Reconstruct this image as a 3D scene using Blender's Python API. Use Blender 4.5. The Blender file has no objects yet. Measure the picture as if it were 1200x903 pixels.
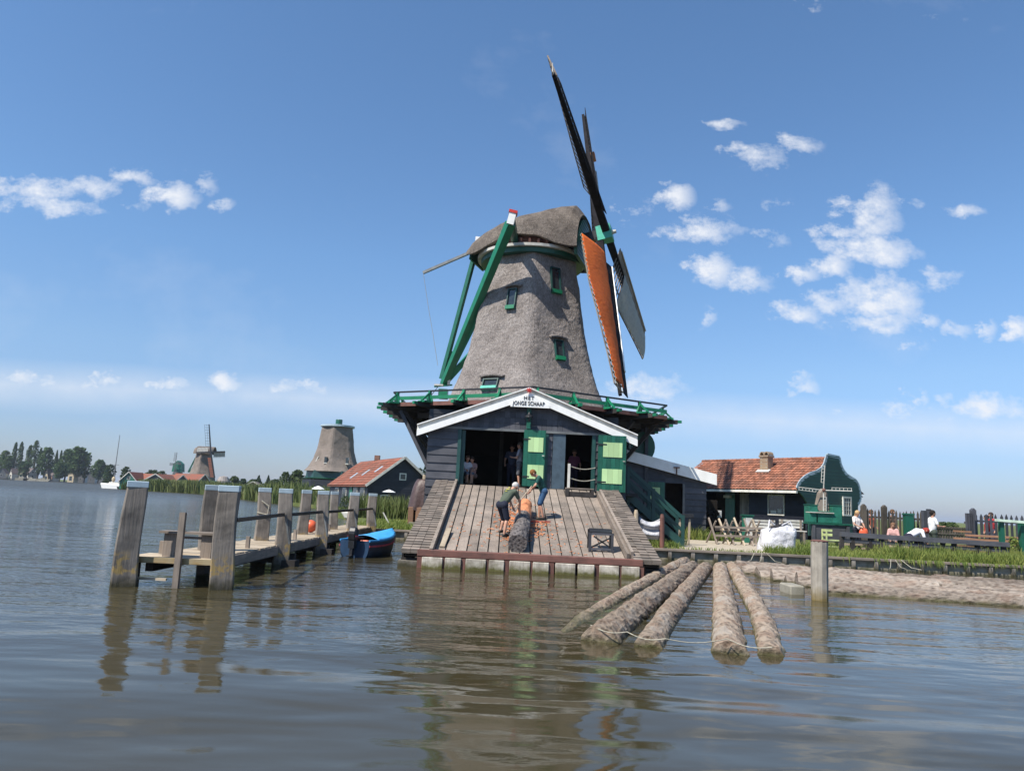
import bpy, bmesh, math, random
from mathutils import Vector, Matrix, noise
from math import sin, cos, pi, radians, sqrt, atan2
random.seed(7)
rnd = random.random
def U(a, b): return a + (b-a)*random.random()
sc = bpy.context.scene
col = sc.collection
V = Vector
# ------------------------------------------------------------ camera model (pixel of the 1200x903 photo + distance -> point)
FPX, CX, CY, EYE = 867.0, 600.0, 451.5, 2.1
WZ = .28                                    # level of the water; the camera is 1.8 m above it
ROLL, PITCH = radians(2.75), math.atan(135/867)
fw = V((0, cos(PITCH), sin(PITCH))); up0 = V((0, -sin(PITCH), cos(PITCH))); rt0 = V((1, 0, 0))
rt = rt0*cos(ROLL) + up0*sin(ROLL); up = up0*cos(ROLL) - rt0*sin(ROLL)
CAM = V((0, 0, EYE))
def ray(px, py): return fw*FPX + rt*(px-CX) + up*(CY-py)
def at(px, py, Y):
    d = ray(px, py); return CAM + d*(Y/d.y)
def onz(px, py, z):
    d = ray(px, py); return CAM + d*((z-EYE)/d.z)
def hit(px, py, p0, n):
    d = ray(px, py); return CAM + d*((p0-CAM).dot(n)/d.dot(n))
cam = bpy.data.cameras.new('camera'); cam.lens = FPX/1200*36; cam.sensor_width = 36
cam.clip_start = .1; cam.clip_end = 20000
co = bpy.data.objects.new('camera', cam); col.objects.link(co)
co.matrix_world = Matrix.Translation(CAM) @ Matrix((rt, up, -fw)).transposed().to_4x4()
sc.camera = co
# ------------------------------------------------------------ materials
def lin(c):
    c = c/255.0
    return c/12.92 if c <= .04045 else ((c+.055)/1.055)**2.4
class NT:
    def __init__(s, name):
        s.m = bpy.data.materials.new(name); s.m.use_nodes = True
        s.t = s.m.node_tree; s.n = s.t.nodes; s.b = s.n['Principled BSDF']
        s.tc = s.n.new('ShaderNodeTexCoord')
    def N(s, typ, **kw):
        n = s.n.new('ShaderNode'+typ)
        for k, v in kw.items(): setattr(n, k, v)
        return n
    def L(s, a, b): s.t.links.new(a, b)
    def mapping(s, scale, coord='Object'):
        m = s.N('Mapping'); m.inputs['Scale'].default_value = scale
        s.L(s.tc.outputs[coord], m.inputs['Vector']); return m.outputs[0]
    def noise(s, scale, detail=4, vec=None, rough=.6):
        n = s.N('TexNoise'); n.inputs['Scale'].default_value = scale; n.inputs['Detail'].default_value = detail
        n.inputs['Roughness'].default_value = rough
        if vec is None: vec = s.tc.outputs['Object']
        s.L(vec, n.inputs['Vector']); return n.outputs['Fac']
    def ramp(s, fac, stops):
        r = s.N('ValToRGB'); e = r.color_ramp.elements
        while len(e) < len(stops): e.new(.5)
        for i, (p, c) in enumerate(stops):
            e[i].position = p; e[i].color = (c[0], c[1], c[2], 1) if hasattr(c, '__len__') else (c, c, c, 1)
        s.L(fac, r.inputs[0]); return r.outputs[0]
    def mul(s, a, b, typ='MULTIPLY', fac=1.0):
        m = s.N('Mix', data_type='RGBA', blend_type=typ)
        for sock, v in ((m.inputs[6], a), (m.inputs[7], b)):
            if hasattr(v, 'links'): s.L(v, sock)
            else: sock.default_value = (*v, 1)
        if hasattr(fac, 'links'): s.L(fac, m.inputs[0])
        else: m.inputs[0].default_value = fac
        return m.outputs[2]
    def math(s, op, a, b=0.0, c=None):
        m = s.N('Math', operation=op)
        for i, v in enumerate((a, b) if c is None else (a, b, c)):
            if hasattr(v, 'links'): s.L(v, m.inputs[i])
            else: m.inputs[i].default_value = v
        return m.outputs[0]
    def tone(s, lo=.75, hi=1.25):
        a = s.N('Attribute', attribute_name='tone')
        return s.math('MULTIPLY_ADD', a.outputs['Fac'], hi-lo, lo)
    def bump(s, h, strength=.5, dist=.02):
        b = s.N('Bump'); b.inputs['Strength'].default_value = strength; b.inputs['Distance'].default_value = dist
        s.L(h, b.inputs['Height']); s.L(b.outputs[0], s.b.inputs['Normal'])
    def scale_col(s, c, f):
        m = s.N('VectorMath', operation='SCALE')
        if hasattr(c, 'links'): s.L(c, m.inputs[0])
        else: m.inputs[0].default_value = c
        if hasattr(f, 'links'): s.L(f, m.inputs['Scale'])
        else: m.inputs['Scale'].default_value = f
        return m.outputs[0]
def surf(name, c, rough=.7, var=.25, nscale=3.0, grain=None, bump=.3, bdist=.01, tone=(.8, 1.2), c2=None, fine=40, spec=.5, metal=0):
    """general weathered surface: base colour, mottling, fine grain (optionally stretched along an axis), per-piece tone"""
    s = NT(name)
    vec = s.mapping(grain) if grain else s.tc.outputs['Object']
    big = s.noise(nscale, 5)
    fi = s.noise(fine, 4, vec)
    c2 = c2 or tuple(x*.55 for x in c)
    base = s.mul(c, c2, 'MIX', s.ramp(big, [(.42, 0), (.72, 1)]))
    k = s.math('MULTIPLY_ADD', fi, var*2, 1-var)
    k = s.math('MULTIPLY', k, s.tone(*tone))
    s.L(s.scale_col(base, k), s.b.inputs['Base Color'])
    s.b.inputs['Roughness'].default_value = rough
    s.b.inputs['Specular IOR Level'].default_value = spec
    s.b.inputs['Metallic'].default_value = metal
    if bump: s.bump(fi, bump, bdist)
    return s.m
M = {}
GX, GY, GZ = (.06, 1, 1), (1, .06, 1), (1, 1, .06)
def wood(name, c, **kw):
    M[name+'_x'] = surf(name+'_grain_across', c, grain=GX, **kw)
    M[name+'_y'] = surf(name+'_grain_deep', c, grain=GY, **kw)
    M[name+'_z'] = surf(name+'_grain_up', c, grain=GZ, **kw)
wood('grey', (.262, .216, .178), rough=.85, var=.5, nscale=1.6, c2=(.15, .13, .11), bump=.6, bdist=.012, fine=30, spec=.2)
wood('tar', (.072, .073, .083), rough=.55, var=.3, nscale=2, bump=.35, c2=(.04, .043, .052), fine=25, spec=.35, tone=(.7, 1.3))
wood('pitch', (.022, .021, .024), rough=.85, var=.3, bump=.4, fine=25, spec=.08)
wood('darkwood', (.05, .045, .042), rough=.8, var=.35, bump=.5, fine=25, spec=.2)
wood('green', (.012, .105, .065), rough=.42, var=.12, nscale=2.5, c2=(.009, .075, .05), bump=.15, fine=25)
wood('darkgreen', (.014, .060, .052), rough=.45, var=.15, nscale=2.5, c2=(.010, .042, .04), bump=.2, fine=25)
wood('housegreen', (.025, .088, .072), rough=.55, var=.2, nscale=1.2, c2=(.02, .065, .056), bump=.25, fine=25)
wood('brightgreen', (.01, .19, .085), rough=.4, var=.12, nscale=2.5, c2=(.008, .14, .07), bump=.12, fine=25)
wood('tan', (.42, .35, .26), rough=.85, var=.35, nscale=3, c2=(.3, .24, .17), bump=.4, fine=30, spec=.2)
wood('redbrown', (.16, .075, .06), rough=.75, var=.4, nscale=2.5, c2=(.09, .05, .042), bump=.5, fine=30, spec=.25)
M['white'] = surf('white_paint', (.84, .84, .81), rough=.45, var=.08, nscale=3, c2=(.74, .73, .69), bump=.1, tone=(.95, 1.03))
M['offwhite'] = surf('weathered_white', (.62, .60, .54), rough=.6, var=.15, nscale=3, c2=(.42, .4, .35), bump=.2)
M['bluegrey'] = surf('zinc_cap', (.33, .41, .46), rough=.5, var=.1, nscale=5, c2=(.25, .31, .34), bump=.1, spec=.4)
M['red'] = surf('red_paint', (.5, .03, .02), rough=.4, bump=0)
M['teal'] = surf('bright_teal_paint', (.06, .42, .30), rough=.5, var=.1, bump=.1)
M['palegreen'] = surf('pale_green_panel', (.43, .62, .30), rough=.55, var=.06, nscale=2, c2=(.38, .56, .27), bump=.1)
M['bluedoor'] = surf('blue_grey_door_paint', (.065, .10, .13), rough=.45, var=.15, bump=.15)
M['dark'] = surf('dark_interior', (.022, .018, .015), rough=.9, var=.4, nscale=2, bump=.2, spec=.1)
M['black'] = surf('black_iron', (.018, .018, .02), rough=.4, var=.2, bump=.1)
M['iron'] = surf('grey_iron', (.16, .17, .17), rough=.5, var=.2, bump=.1)
M['rope'] = surf('rope_fibre', (.40, .37, .29), rough=.9, var=.3, nscale=20, fine=120)
M['bag'] = surf('woven_white_sack', (.56, .56, .58), rough=.7, var=.18, nscale=2.5, c2=(.40, .40, .43), bump=1.0, bdist=.12, fine=3.5)
M['sand'] = surf('pale_sand', (.50, .43, .33), rough=.95, var=.2, nscale=1.2, c2=(.40, .35, .25), bump=.5, bdist=.03, fine=25)
M['concrete'] = surf('weathered_board', (.28, .26, .21), rough=.85, var=.4, nscale=1.5, c2=(.14, .13, .09), bump=.4)
M['orangewood'] = surf('fresh_stripped_wood', (.62, .25, .11), rough=.8, var=.35, nscale=6, c2=(.42, .14, .06), bump=.6, bdist=.02, fine=30)
M['skin'] = surf('skin', (.5, .27, .18), rough=.55, var=.05, bump=0, tone=(1, 1))
M['glass'] = surf('window_glass', (.03, .04, .045), rough=.08, var=.1, bump=0, spec=.8)
M['curtain'] = surf('window_net_curtain', (.5, .5, .48), rough=.8)
M['leather'] = surf('shoe_leather', (.03, .025, .02), rough=.6)
M['bluehull'] = surf('dark_blue_hull', (.025, .055, .11), rough=.35, var=.15, nscale=2, bump=.1)
M['bluetarp'] = surf('blue_boat_tarp', (.05, .33, .66), rough=.5, var=.1, nscale=2.5, c2=(.04, .25, .54), bump=.3, bdist=.02, fine=8)
M['pinkred'] = surf('red_gunwale', (.65, .08, .12), rough=.5)
M['orange'] = surf('orange_float', (.75, .13, .05), rough=.4, var=.08)
M['browntarp'] = surf('brown_tarpaulin', (.085, .05, .045), rough=.5, var=.2, nscale=3, bump=.6, bdist=.03, fine=7)
def cloth(name, c): return surf(name, c, rough=.85, var=.12, nscale=9, bump=.3, bdist=.01, fine=30, tone=(1, 1), spec=.2, c2=tuple(x*.85 for x in c))
def sailmat(name, c, c2):
    s = NT(name); w = s.noise(2.5, 5, s.mapping((1.3, 1.3, 3)))
    s.L(s.scale_col(s.mul(c, c2, 'MIX', s.ramp(w, [(.4, 0), (.7, 1)])), 1.0), s.b.inputs['Base Color'])
    s.b.inputs['Roughness'].default_value = .8; s.b.inputs['Specular IOR Level'].default_value = .2
    s.bump(w, .5, .08)
    tr = s.N('BsdfTranslucent'); tr.inputs[0].default_value = (*c, 1)
    mx = s.N('MixShader'); mx.inputs[0].default_value = .3
    s.L(s.b.outputs[0], mx.inputs[1]); s.L(tr.outputs[0], mx.inputs[2]); s.L(mx.outputs[0], s.n['Material Output'].inputs[0])
    return s.m
M['orangesail'] = sailmat('orange_sailcloth', (.82, .20, .045), (.68, .145, .035))
M['greysail'] = sailmat('pale_sailcloth', (.55, .54, .50), (.42, .41, .38))
# thatch
s = NT('thatch')
f1 = s.noise(17, 6, s.mapping((1, 1, .45)), .8); f2 = s.noise(1.0, 6); f3 = s.noise(5, 5, s.mapping((1.6, 1.6, .5)), .7)
c = s.mul((.365, .325, .30), (.26, .228, .208), 'MIX', s.ramp(f2, [(.38, 0), (.68, 1)]))
k = s.math('MULTIPLY', s.math('MULTIPLY_ADD', f1, 2.6, -.3), s.math('MULTIPLY_ADD', f3, .9, .55))
s.L(s.scale_col(c, k), s.b.inputs['Base Color']); s.b.inputs['Roughness'].default_value = .95
s.b.inputs['Specular IOR Level'].default_value = .1
f4 = s.noise(3.2, 4, s.mapping((.35, .35, 2.2))); s.bump(s.math('ADD', s.math('ADD', f1, s.math('MULTIPLY', f3, .7)), s.math('MULTIPLY', f4, .3)), 1.0, .13); M['thatch'] = s.m
M['thatchcap'] = None
def thatch2():
    s = NT('weathered_cap_thatch'); f1 = s.noise(13, 7, s.mapping((1, 1, .6)), .8); f2 = s.noise(1.6, 6)
    c = s.mul((.235, .20, .17), (.13, .11, .095), 'MIX', s.ramp(f2, [(.36, 0), (.66, 1)]))
    s.L(s.scale_col(c, s.math('MULTIPLY_ADD', f1, 3.0, -.5)), s.b.inputs['Base Color']); s.b.inputs['Roughness'].default_value = .95
    s.b.inputs['Specular IOR Level'].default_value = .1; s.bump(f1, 1.0, .12); return s.m
M['thatchcap'] = thatch2(); M['thatchfar'] = surf('brown_grey_far_thatch', (.22, .185, .16), rough=.95, var=.45, nscale=.8, c2=(.14, .12, .10), bump=.6, bdist=.1, fine=8, spec=.1)
# bark
def bark(name, c1, c2, wet=True):
    s = NT(name)
    st_ = (.4, 1, 1) if 'pink' in name else (1, .35, 1)
    vo = s.N('TexVoronoi'); vo.inputs['Scale'].default_value = 13; s.L(s.mapping(st_), vo.inputs['Vector'])
    n = s.noise(22, 7, s.mapping(st_), .75)
    k = s.math('ADD', s.math('MULTIPLY', vo.outputs['Distance'], .8), n)
    c = s.ramp(k, [(.42, tuple(x*.22 for x in c1)), (.60, c1), (.80, tuple((x+y)/2 for x, y in zip(c1, c2))), (1.0, c2)])
    c = s.mul(c, (c1[0]*1.25, c1[1]*.82, c1[2]*.65), 'MIX', s.math('MULTIPLY', s.ramp(s.noise(3.5, 4, s.mapping(st_)), [(.50, 0), (.60, 1)]), .32))
    c = s.mul(c, (.38, .34, .29), 'MIX', s.math('MULTIPLY', s.ramp(s.noise(2.1, 5, s.mapping(st_)), [(.58, 0), (.64, 1)]), .6))
    if wet:
        g = s.N('NewGeometry'); sp = s.N('SeparateXYZ'); s.L(g.outputs['Position'], sp.inputs[0])
        w = s.ramp(s.math('ADD', sp.outputs['Z'], s.math('MULTIPLY', s.noise(3), .16)), [(.07+WZ, 1), (.17+WZ, 0)])
        c = s.mul(c, (.085, .08, .03), 'MIX', w)
        s.L(s.math('MULTIPLY_ADD', w, -.45, .85), s.b.inputs['Roughness'])
    s.L(s.scale_col(c, s.tone(.68, 1.25)), s.b.inputs['Base Color'])
    if not wet: s.b.inputs['Roughness'].default_value = .85
    s.b.inputs['Specular IOR Level'].default_value = .25
    s.bump(k, .9, .04); return s.m
M['bark'] = bark('floating_log_bark', (.17, .13, .095), (.36, .285, .215))
M['barkpink'] = bark('flaking_pinkish_bark', (.155, .122, .096), (.30, .25, .205))
M['barkdark'] = bark('dark_wet_bark', (.05, .045, .045), (.17, .15, .14), False)
# painted blocks with algae at the waterline, posts with lichen
def waterline(name, c, c2, alg, z0, z1, grain=GZ, lichen=None, lz=(.3, .9)):
    s = NT(name); fi = s.noise(28, 5, s.mapping(grain)); big = s.noise(2.5, 5)
    base = s.mul(c, c2, 'MIX', s.ramp(big, [(.42, 0), (.66, 1)]))
    g = s.N('NewGeometry'); sp = s.N('SeparateXYZ'); s.L(g.outputs['Position'], sp.inputs[0])
    zz = s.math('ADD', sp.outputs['Z'], s.math('MULTIPLY_ADD', s.noise(6), .3, -.15))
    if lichen:
        a = s.ramp(zz, [(lz[0]/3, 0), ((lz[0]+.08)/3, 1), ((lz[1]-.2)/3, 1), (lz[1]/3, 0)])
        a.node.inputs[0].links and s.t.links.remove(a.node.inputs[0].links[0])
        s.L(s.math('DIVIDE', zz, 3.0), a.node.inputs[0])
        sp2 = s.ramp(s.noise(7, 5), [(.47, 0), (.56, 1)])
        base = s.mul(base, lichen, 'MIX', s.math('MULTIPLY', s.math('MULTIPLY', a, sp2), .8))
    w = s.N('MapRange'); w.inputs[1].default_value = z0+WZ; w.inputs[2].default_value = z1+WZ; w.inputs[3].default_value = 1; w.inputs[4].default_value = 0
    s.L(zz, w.inputs[0])
    base = s.mul(base, alg, 'MIX', w.outputs[0])
    s.L(s.scale_col(base, s.math('MULTIPLY', s.math('MULTIPLY_ADD', fi, .9, .55), s.tone(.85, 1.15))), s.b.inputs['Base Color'])
    s.b.inputs['Roughness'].default_value = .8; s.b.inputs['Specular IOR Level'].default_value = .25
    s.bump(fi, .6, .015); return s.m
M['fender'] = waterline('white_fender_with_algae', (.50, .46, .39), (.22, .19, .15), (.09, .085, .028), .04, .20)
M['post'] = waterline('grey_mooring_post', (.23, .20, .17), (.12, .105, .09), (.05, .045, .025), .02, .2, lichen=(.40, .27, .09), lz=(.48, .92))
M['postplain'] = waterline('grey_mooring_post_plain', (.29, .26, .225), (.2, .175, .15), (.06, .055, .03), .05, .25)
M['quay'] = waterline('old_quay_boards', (.27, .24, .19), (.15, .14, .09), (.06, .06, .03), -.02, .10, grain=GX)
# foliage
def leaf(name, c1, c2, tr=.25):
    s = NT(name); a = s.N('Attribute', attribute_name='tone')
    c = s.mul(c1, c2, 'MIX', a.outputs['Fac'])
    s.L(c, s.b.inputs['Base Color']); s.b.inputs['Roughness'].default_value = .6; s.b.inputs['Specular IOR Level'].default_value = .25
    t = s.N('BsdfTranslucent'); s.L(c, t.inputs[0]); mx = s.N('MixShader'); mx.inputs[0].default_value = tr
    s.L(s.b.outputs[0], mx.inputs[1]); s.L(t.outputs[0], mx.inputs[2]); s.L(mx.outputs[0], s.n['Material Output'].inputs[0])
    return s.m
M['grass'] = leaf('grass_blades', (.085, .15, .025), (.30, .33, .09), .35)
M['reed'] = leaf('reed_blades', (.075, .115, .03), (.22, .235, .09))
M['leafdark'] = leaf('dark_leaves', (.022, .045, .02), (.06, .095, .035))
M['leafmid'] = leaf('green_leaves', (.035, .065, .02), (.09, .12, .04))
M['leaffar'] = leaf('far_tree_leaves', (.035, .075, .02), (.10, .16, .05)); M['trunk'] = surf('tree_trunk_bark', (.1, .08, .06), rough=.9)
# ------------------------------------------------------------ mesh builder
class MB:
    def __init__(s): s.v = []; s.f = []; s.t = []; s.mi = []
    def add(s, verts, faces, tone=None, mi=0):
        o = len(s.v); s.v += [V(p) for p in verts]
        t = rnd() if tone is None else tone
        for f in faces: s.f.append([o+i for i in f]); s.t.append(t); s.mi.append(mi)
    def box(s, c, d, axes=None, tone=None, mi=0):
        c = V(c); ax = axes or (V((1, 0, 0)), V((0, 1, 0)), V((0, 0, 1)))
        vs = [c + ax[0]*(d[0]/2*i) + ax[1]*(d[1]/2*j) + ax[2]*(d[2]/2*k) for k in (-1, 1) for j in (-1, 1) for i in (-1, 1)]
        s.add(vs, [(0, 2, 3, 1), (4, 5, 7, 6), (0, 1, 5, 4), (2, 6, 7, 3), (0, 4, 6, 2), (1, 3, 7, 5)], tone, mi); return s
    def span(s, a, b, tone=None, mi=0):
        a, b = V(a), V(b); return s.box((a+b)/2, [abs(x) for x in (b-a)], tone=tone, mi=mi)
    def beam(s, p, q, w, h, upv=(0, 0, 1), w2=None, h2=None, tone=None, mi=0):
        p, q = V(p), V(q); d = (q-p).normalized(); u = V(upv)
        if abs(d.dot(u)) > .98: u = V((0, 1, 0))
        x = d.cross(u).normalized(); y = x.cross(d).normalized()
        w2 = w if w2 is None else w2; h2 = h if h2 is None else h2
        vs = [p+x*(i*w/2)+y*(j*h/2) for j in (-1, 1) for i in (-1, 1)] + [q+x*(i*w2/2)+y*(j*h2/2) for j in (-1, 1) for i in (-1, 1)]
        s.add(vs, [(0, 2, 3, 1), (4, 5, 7, 6), (0, 1, 5, 4), (2, 6, 7, 3), (0, 4, 6, 2), (1, 3, 7, 5)], tone, mi); return s
    def tube(s, pts, r, n=8, tone=None, mi=0, cap=True):
        pts = [V(p) for p in pts]; rs = r if hasattr(r, '__len__') else [r]*len(pts)
        vs = []; ref = None
        for i, p in enumerate(pts):
            d = (pts[min(i+1, len(pts)-1)]-pts[max(i-1, 0)]).normalized()
            if ref is None: ref = d.orthogonal().normalized()
            ref = (ref-d*ref.dot(d)).normalized(); y = d.cross(ref)
            vs += [p+(ref*cos(2*pi*k/n)+y*sin(2*pi*k/n))*rs[i] for k in range(n)]
        fs = [(i*n+k, i*n+(k+1) % n, (i+1)*n+(k+1) % n, (i+1)*n+k) for i in range(len(pts)-1) for k in range(n)]
        if cap: fs += [tuple(range(n-1, -1, -1)), tuple(range((len(pts)-1)*n, len(pts)*n))]
        s.add(vs, fs, tone, mi); return s
    def prism(s, pts2, o, u, v, n, d0, d1, tone=None, mi=0):
        """polygon pts2 in the (u,v) frame at o, extruded along n; d0/d1 numbers or functions of (a,b)"""
        o, u, v, n = V(o), V(u), V(v), V(n); k = len(pts2)
        g0 = d0 if callable(d0) else (lambda a, b: d0); g1 = d1 if callable(d1) else (lambda a, b: d1)
        vs = [o+u*a+v*b+n*g0(a, b) for a, b in pts2] + [o+u*a+v*b+n*g1(a, b) for a, b in pts2]
        fs = [tuple(range(k-1, -1, -1)), tuple(range(k, 2*k))] + [(i, (i+1) % k, k+(i+1) % k, k+i) for i in range(k)]
        s.add(vs, fs, tone, mi); return s
    def boards(s, poly, o, u, v, n, pitch, t=(.035, .012), phase=0, vert=False, gap=0.0, mi=0):
        """convex polygon covered with lapped boards"""
        ax = 0 if vert else 1
        lo = min(p[ax] for p in poly); hi = max(p[ax] for p in poly)
        b = lo+phase
        while b < hi-1e-4:
            q = clip(clip(poly, ax, max(b+gap, lo), 1), ax, min(b+pitch, hi), -1)
            if len(q) >= 3:
                j = U(-.003, .003)
                if vert: s.prism(q, o, u, v, n, 0, t[0]+j, mi=mi)
                else:
                    f = (lambda bb: (lambda a, z: t[0]+j+(t[1]-t[0])*(z-bb)/pitch))(b)
                    s.prism(q, o, u, v, n, 0, f, mi=mi)
            b += pitch
        return s
    def sphere(s, c, r, n=10, tone=None, mi=0, noise_amp=0):
        c = V(c); rr = r if hasattr(r, '__len__') else (r, r, r); m = n//2+1; vs = []
        for i in range(m+1):
            th = pi*i/m
            for k in range(n if 0 < i < m else 1):
                d = V((sin(th)*cos(2*pi*k/n), sin(th)*sin(2*pi*k/n), cos(th)))
                a = 1+noise_amp*noise.noise(d*2+c) if noise_amp else 1
                vs.append(c+V((d.x*rr[0], d.y*rr[1], d.z*rr[2]))*a)
        idx = lambda i, k: 0 if i == 0 else (1+(m-1)*n if i == m else 1+(i-1)*n+k % n)
        fs = []
        for i in range(m):
            for k in range(n):
                q = [idx(i, k), idx(i+1, k), idx(i+1, k+1), idx(i, k+1)]
                r_ = []
                for x in q:
                    if x not in r_: r_.append(x)
                fs.append(tuple(r_))
        s.add(vs, fs, tone, mi); return s
    def capsule(s, p, q, r1, r2, n=10):
        s.sphere(p, r1, n); s.sphere(q, r2, n)
        if (V(q)-V(p)).length > 1e-4: s.tube([p, q], [r1, r2], n)
        return s
    def lathe(s, prof, c=(0, 0, 0), n=24, tone=None, mi=0):
        c = V(c); vs = [c+V((r*cos(2*pi*k/n), r*sin(2*pi*k/n), z)) for r, z in prof for k in range(n)]
        fs = [(i*n+k, i*n+(k+1) % n, (i+1)*n+(k+1) % n, (i+1)*n+k) for i in range(len(prof)-1) for k in range(n)]
        fs += [tuple(range(n-1, -1, -1)), tuple(range((len(prof)-1)*n, len(prof)*n))]
        s.add(vs, fs, tone, mi); return s
    def grid(s, fn, nu, nv, tone=None, mi=0, wrap=False):
        o = []; 
        for i in range(nu+1):
            for j in range(nv+1): o.append(fn(i/nu, j/nv))
        s.add(o, [(i*(nv+1)+j, (i+1)*(nv+1)+j, (i+1)*(nv+1)+j+1, i*(nv+1)+j+1) for i in range(nu) for j in range(nv)], tone, mi); return s
    def build(s, name, mat, parent=None, smooth=False, bevel=0, solid=0):
        me = bpy.data.meshes.new(name)
        if parent is None:
            lo = V((min(p.x for p in s.v), min(p.y for p in s.v), min(p.z for p in s.v)))
            hi = V((max(p.x for p in s.v), max(p.y for p in s.v), 0)); org = V(((lo.x+hi.x)/2, (lo.y+hi.y)/2, lo.z))
        else: org = worg(parent)
        me.from_pydata([p-org for p in s.v], [], s.f); 
        a = me.attributes.new('tone', 'FLOAT', 'FACE'); a.data.foreach_set('value', s.t)
        for m in (mat if isinstance(mat, (list, tuple)) else [mat]): me.materials.append(M[m] if isinstance(m, str) else m)
        me.polygons.foreach_set('material_index', s.mi)
        if smooth: me.polygons.foreach_set('use_smooth', [True]*len(me.polygons))
        bm = bmesh.new(); bm.from_mesh(me); bmesh.ops.recalc_face_normals(bm, faces=bm.faces); bm.to_mesh(me); bm.free()
        ob = bpy.data.objects.new(name, me); col.objects.link(ob)
        if parent is None: ob.location = org
        else: ob.parent = parent
        if solid:
            md = ob.modifiers.new('thick', 'SOLIDIFY'); md.thickness = solid; md.offset = 0
        if bevel:
            md = ob.modifiers.new('edge', 'BEVEL'); md.width = bevel; md.segments = 1; md.limit_method = 'ANGLE'
        return ob
def worg(o):
    p = V(o.location)
    while o.parent: o = o.parent; p += o.location
    return p
def clip(poly, ax, val, sgn):
    out = []
    for i in range(len(poly)):
        a, b = poly[i], poly[(i+1) % len(poly)]
        da, db = (a[ax]-val)*sgn, (b[ax]-val)*sgn
        if da >= 0: out.append(a)
        if (da > 0) != (db > 0) and da != db:
            t = da/(da-db)
            if 0 < t < 1: out.append((a[0]+(b[0]-a[0])*t, a[1]+(b[1]-a[1])*t))
    return out
def tag(o, label=None, cat=None, group=None, kind=None):
    if label: o['label'] = label
    if cat: o['category'] = cat
    if group: o['group'] = group
    if kind: o['kind'] = kind
    return o
def thing(name, label, cat, loc, rz=0, group=None):
    o = bpy.data.objects.new(name, None); col.objects.link(o); o.location = loc; o.rotation_euler = (0, 0, rz)
    o.empty_display_size = .3
    return tag(o, label, cat, group)
def dup(root, loc, rz=0, label=None, group=None, scale=None):
    r = root.copy(); col.objects.link(r); r.location = loc; r.rotation_euler = (0, 0, rz)
    if scale: r.scale = scale
    if label: r['label'] = label
    if group: r['group'] = group
    for ch in list(root.children):
        c_ = ch.copy(); col.objects.link(c_); c_.parent = r
        for g in list(ch.children):
            d = g.copy(); col.objects.link(d); d.parent = c_
    return r
X, Y_, Z = V((1, 0, 0)), V((0, 1, 0)), V((0, 0, 1)); F_ = V((0, -1, 0))
def rect(a0, a1, b0, b1): return [(a0, b0), (a1, b0), (a1, b1), (a0, b1)]
# ------------------------------------------------------------ sky, sun
SAZ, SEL = radians(-130), radians(52)
w = bpy.data.worlds.new("World"); sc.world = w; w.use_nodes = True
nt = w.node_tree; nn = nt.nodes; LK = nt.links.new
bg = nn['Background']; sky = nn.new('ShaderNodeTexSky'); sky.sky_type = 'NISHITA'; sky.sun_disc = False
sky.sun_elevation = SEL; sky.sun_rotation = SAZ % (2*pi); sky.air_density = 1.0; sky.dust_density = .35; sky.ozone_density = 2.2; sky.altitude = 0
def wm(op, a, b=0.0, c=None, clamp=False):
    m = nn.new('ShaderNodeMath'); m.operation = op; m.use_clamp = clamp
    for i, v in enumerate((a, b) if c is None else (a, b, c)):
        if hasattr(v, 'links'): LK(v, m.inputs[i])
        else: m.inputs[i].default_value = v
    return m.outputs[0]
tc = nn.new('ShaderNodeTexCoord'); sp = nn.new('ShaderNodeSeparateXYZ'); LK(tc.outputs['Generated'], sp.inputs[0])
yy = wm('MAXIMUM', sp.outputs['Y'], .05)
ca = wm('DIVIDE', sp.outputs['X'], yy); cb = wm('DIVIDE', sp.outputs['Z'], yy)
cmb = nn.new('ShaderNodeCombineXYZ'); LK(ca, cmb.inputs[0]); LK(cb, cmb.inputs[1])
mp = nn.new('ShaderNodeMapping'); mp.inputs['Scale'].default_value = (1, 1.3, 1); LK(cmb.outputs[0], mp.inputs[0])
def wnoise(scale, det, rough=.6):
    n = nn.new('ShaderNodeTexNoise'); n.inputs['Scale'].default_value = scale; n.inputs['Detail'].default_value = det
    n.inputs['Roughness'].default_value = rough; LK(mp.outputs[0], n.inputs['Vector']); return n
nA = wnoise(22, 10, .66); nB = wnoise(7, 4)
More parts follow.
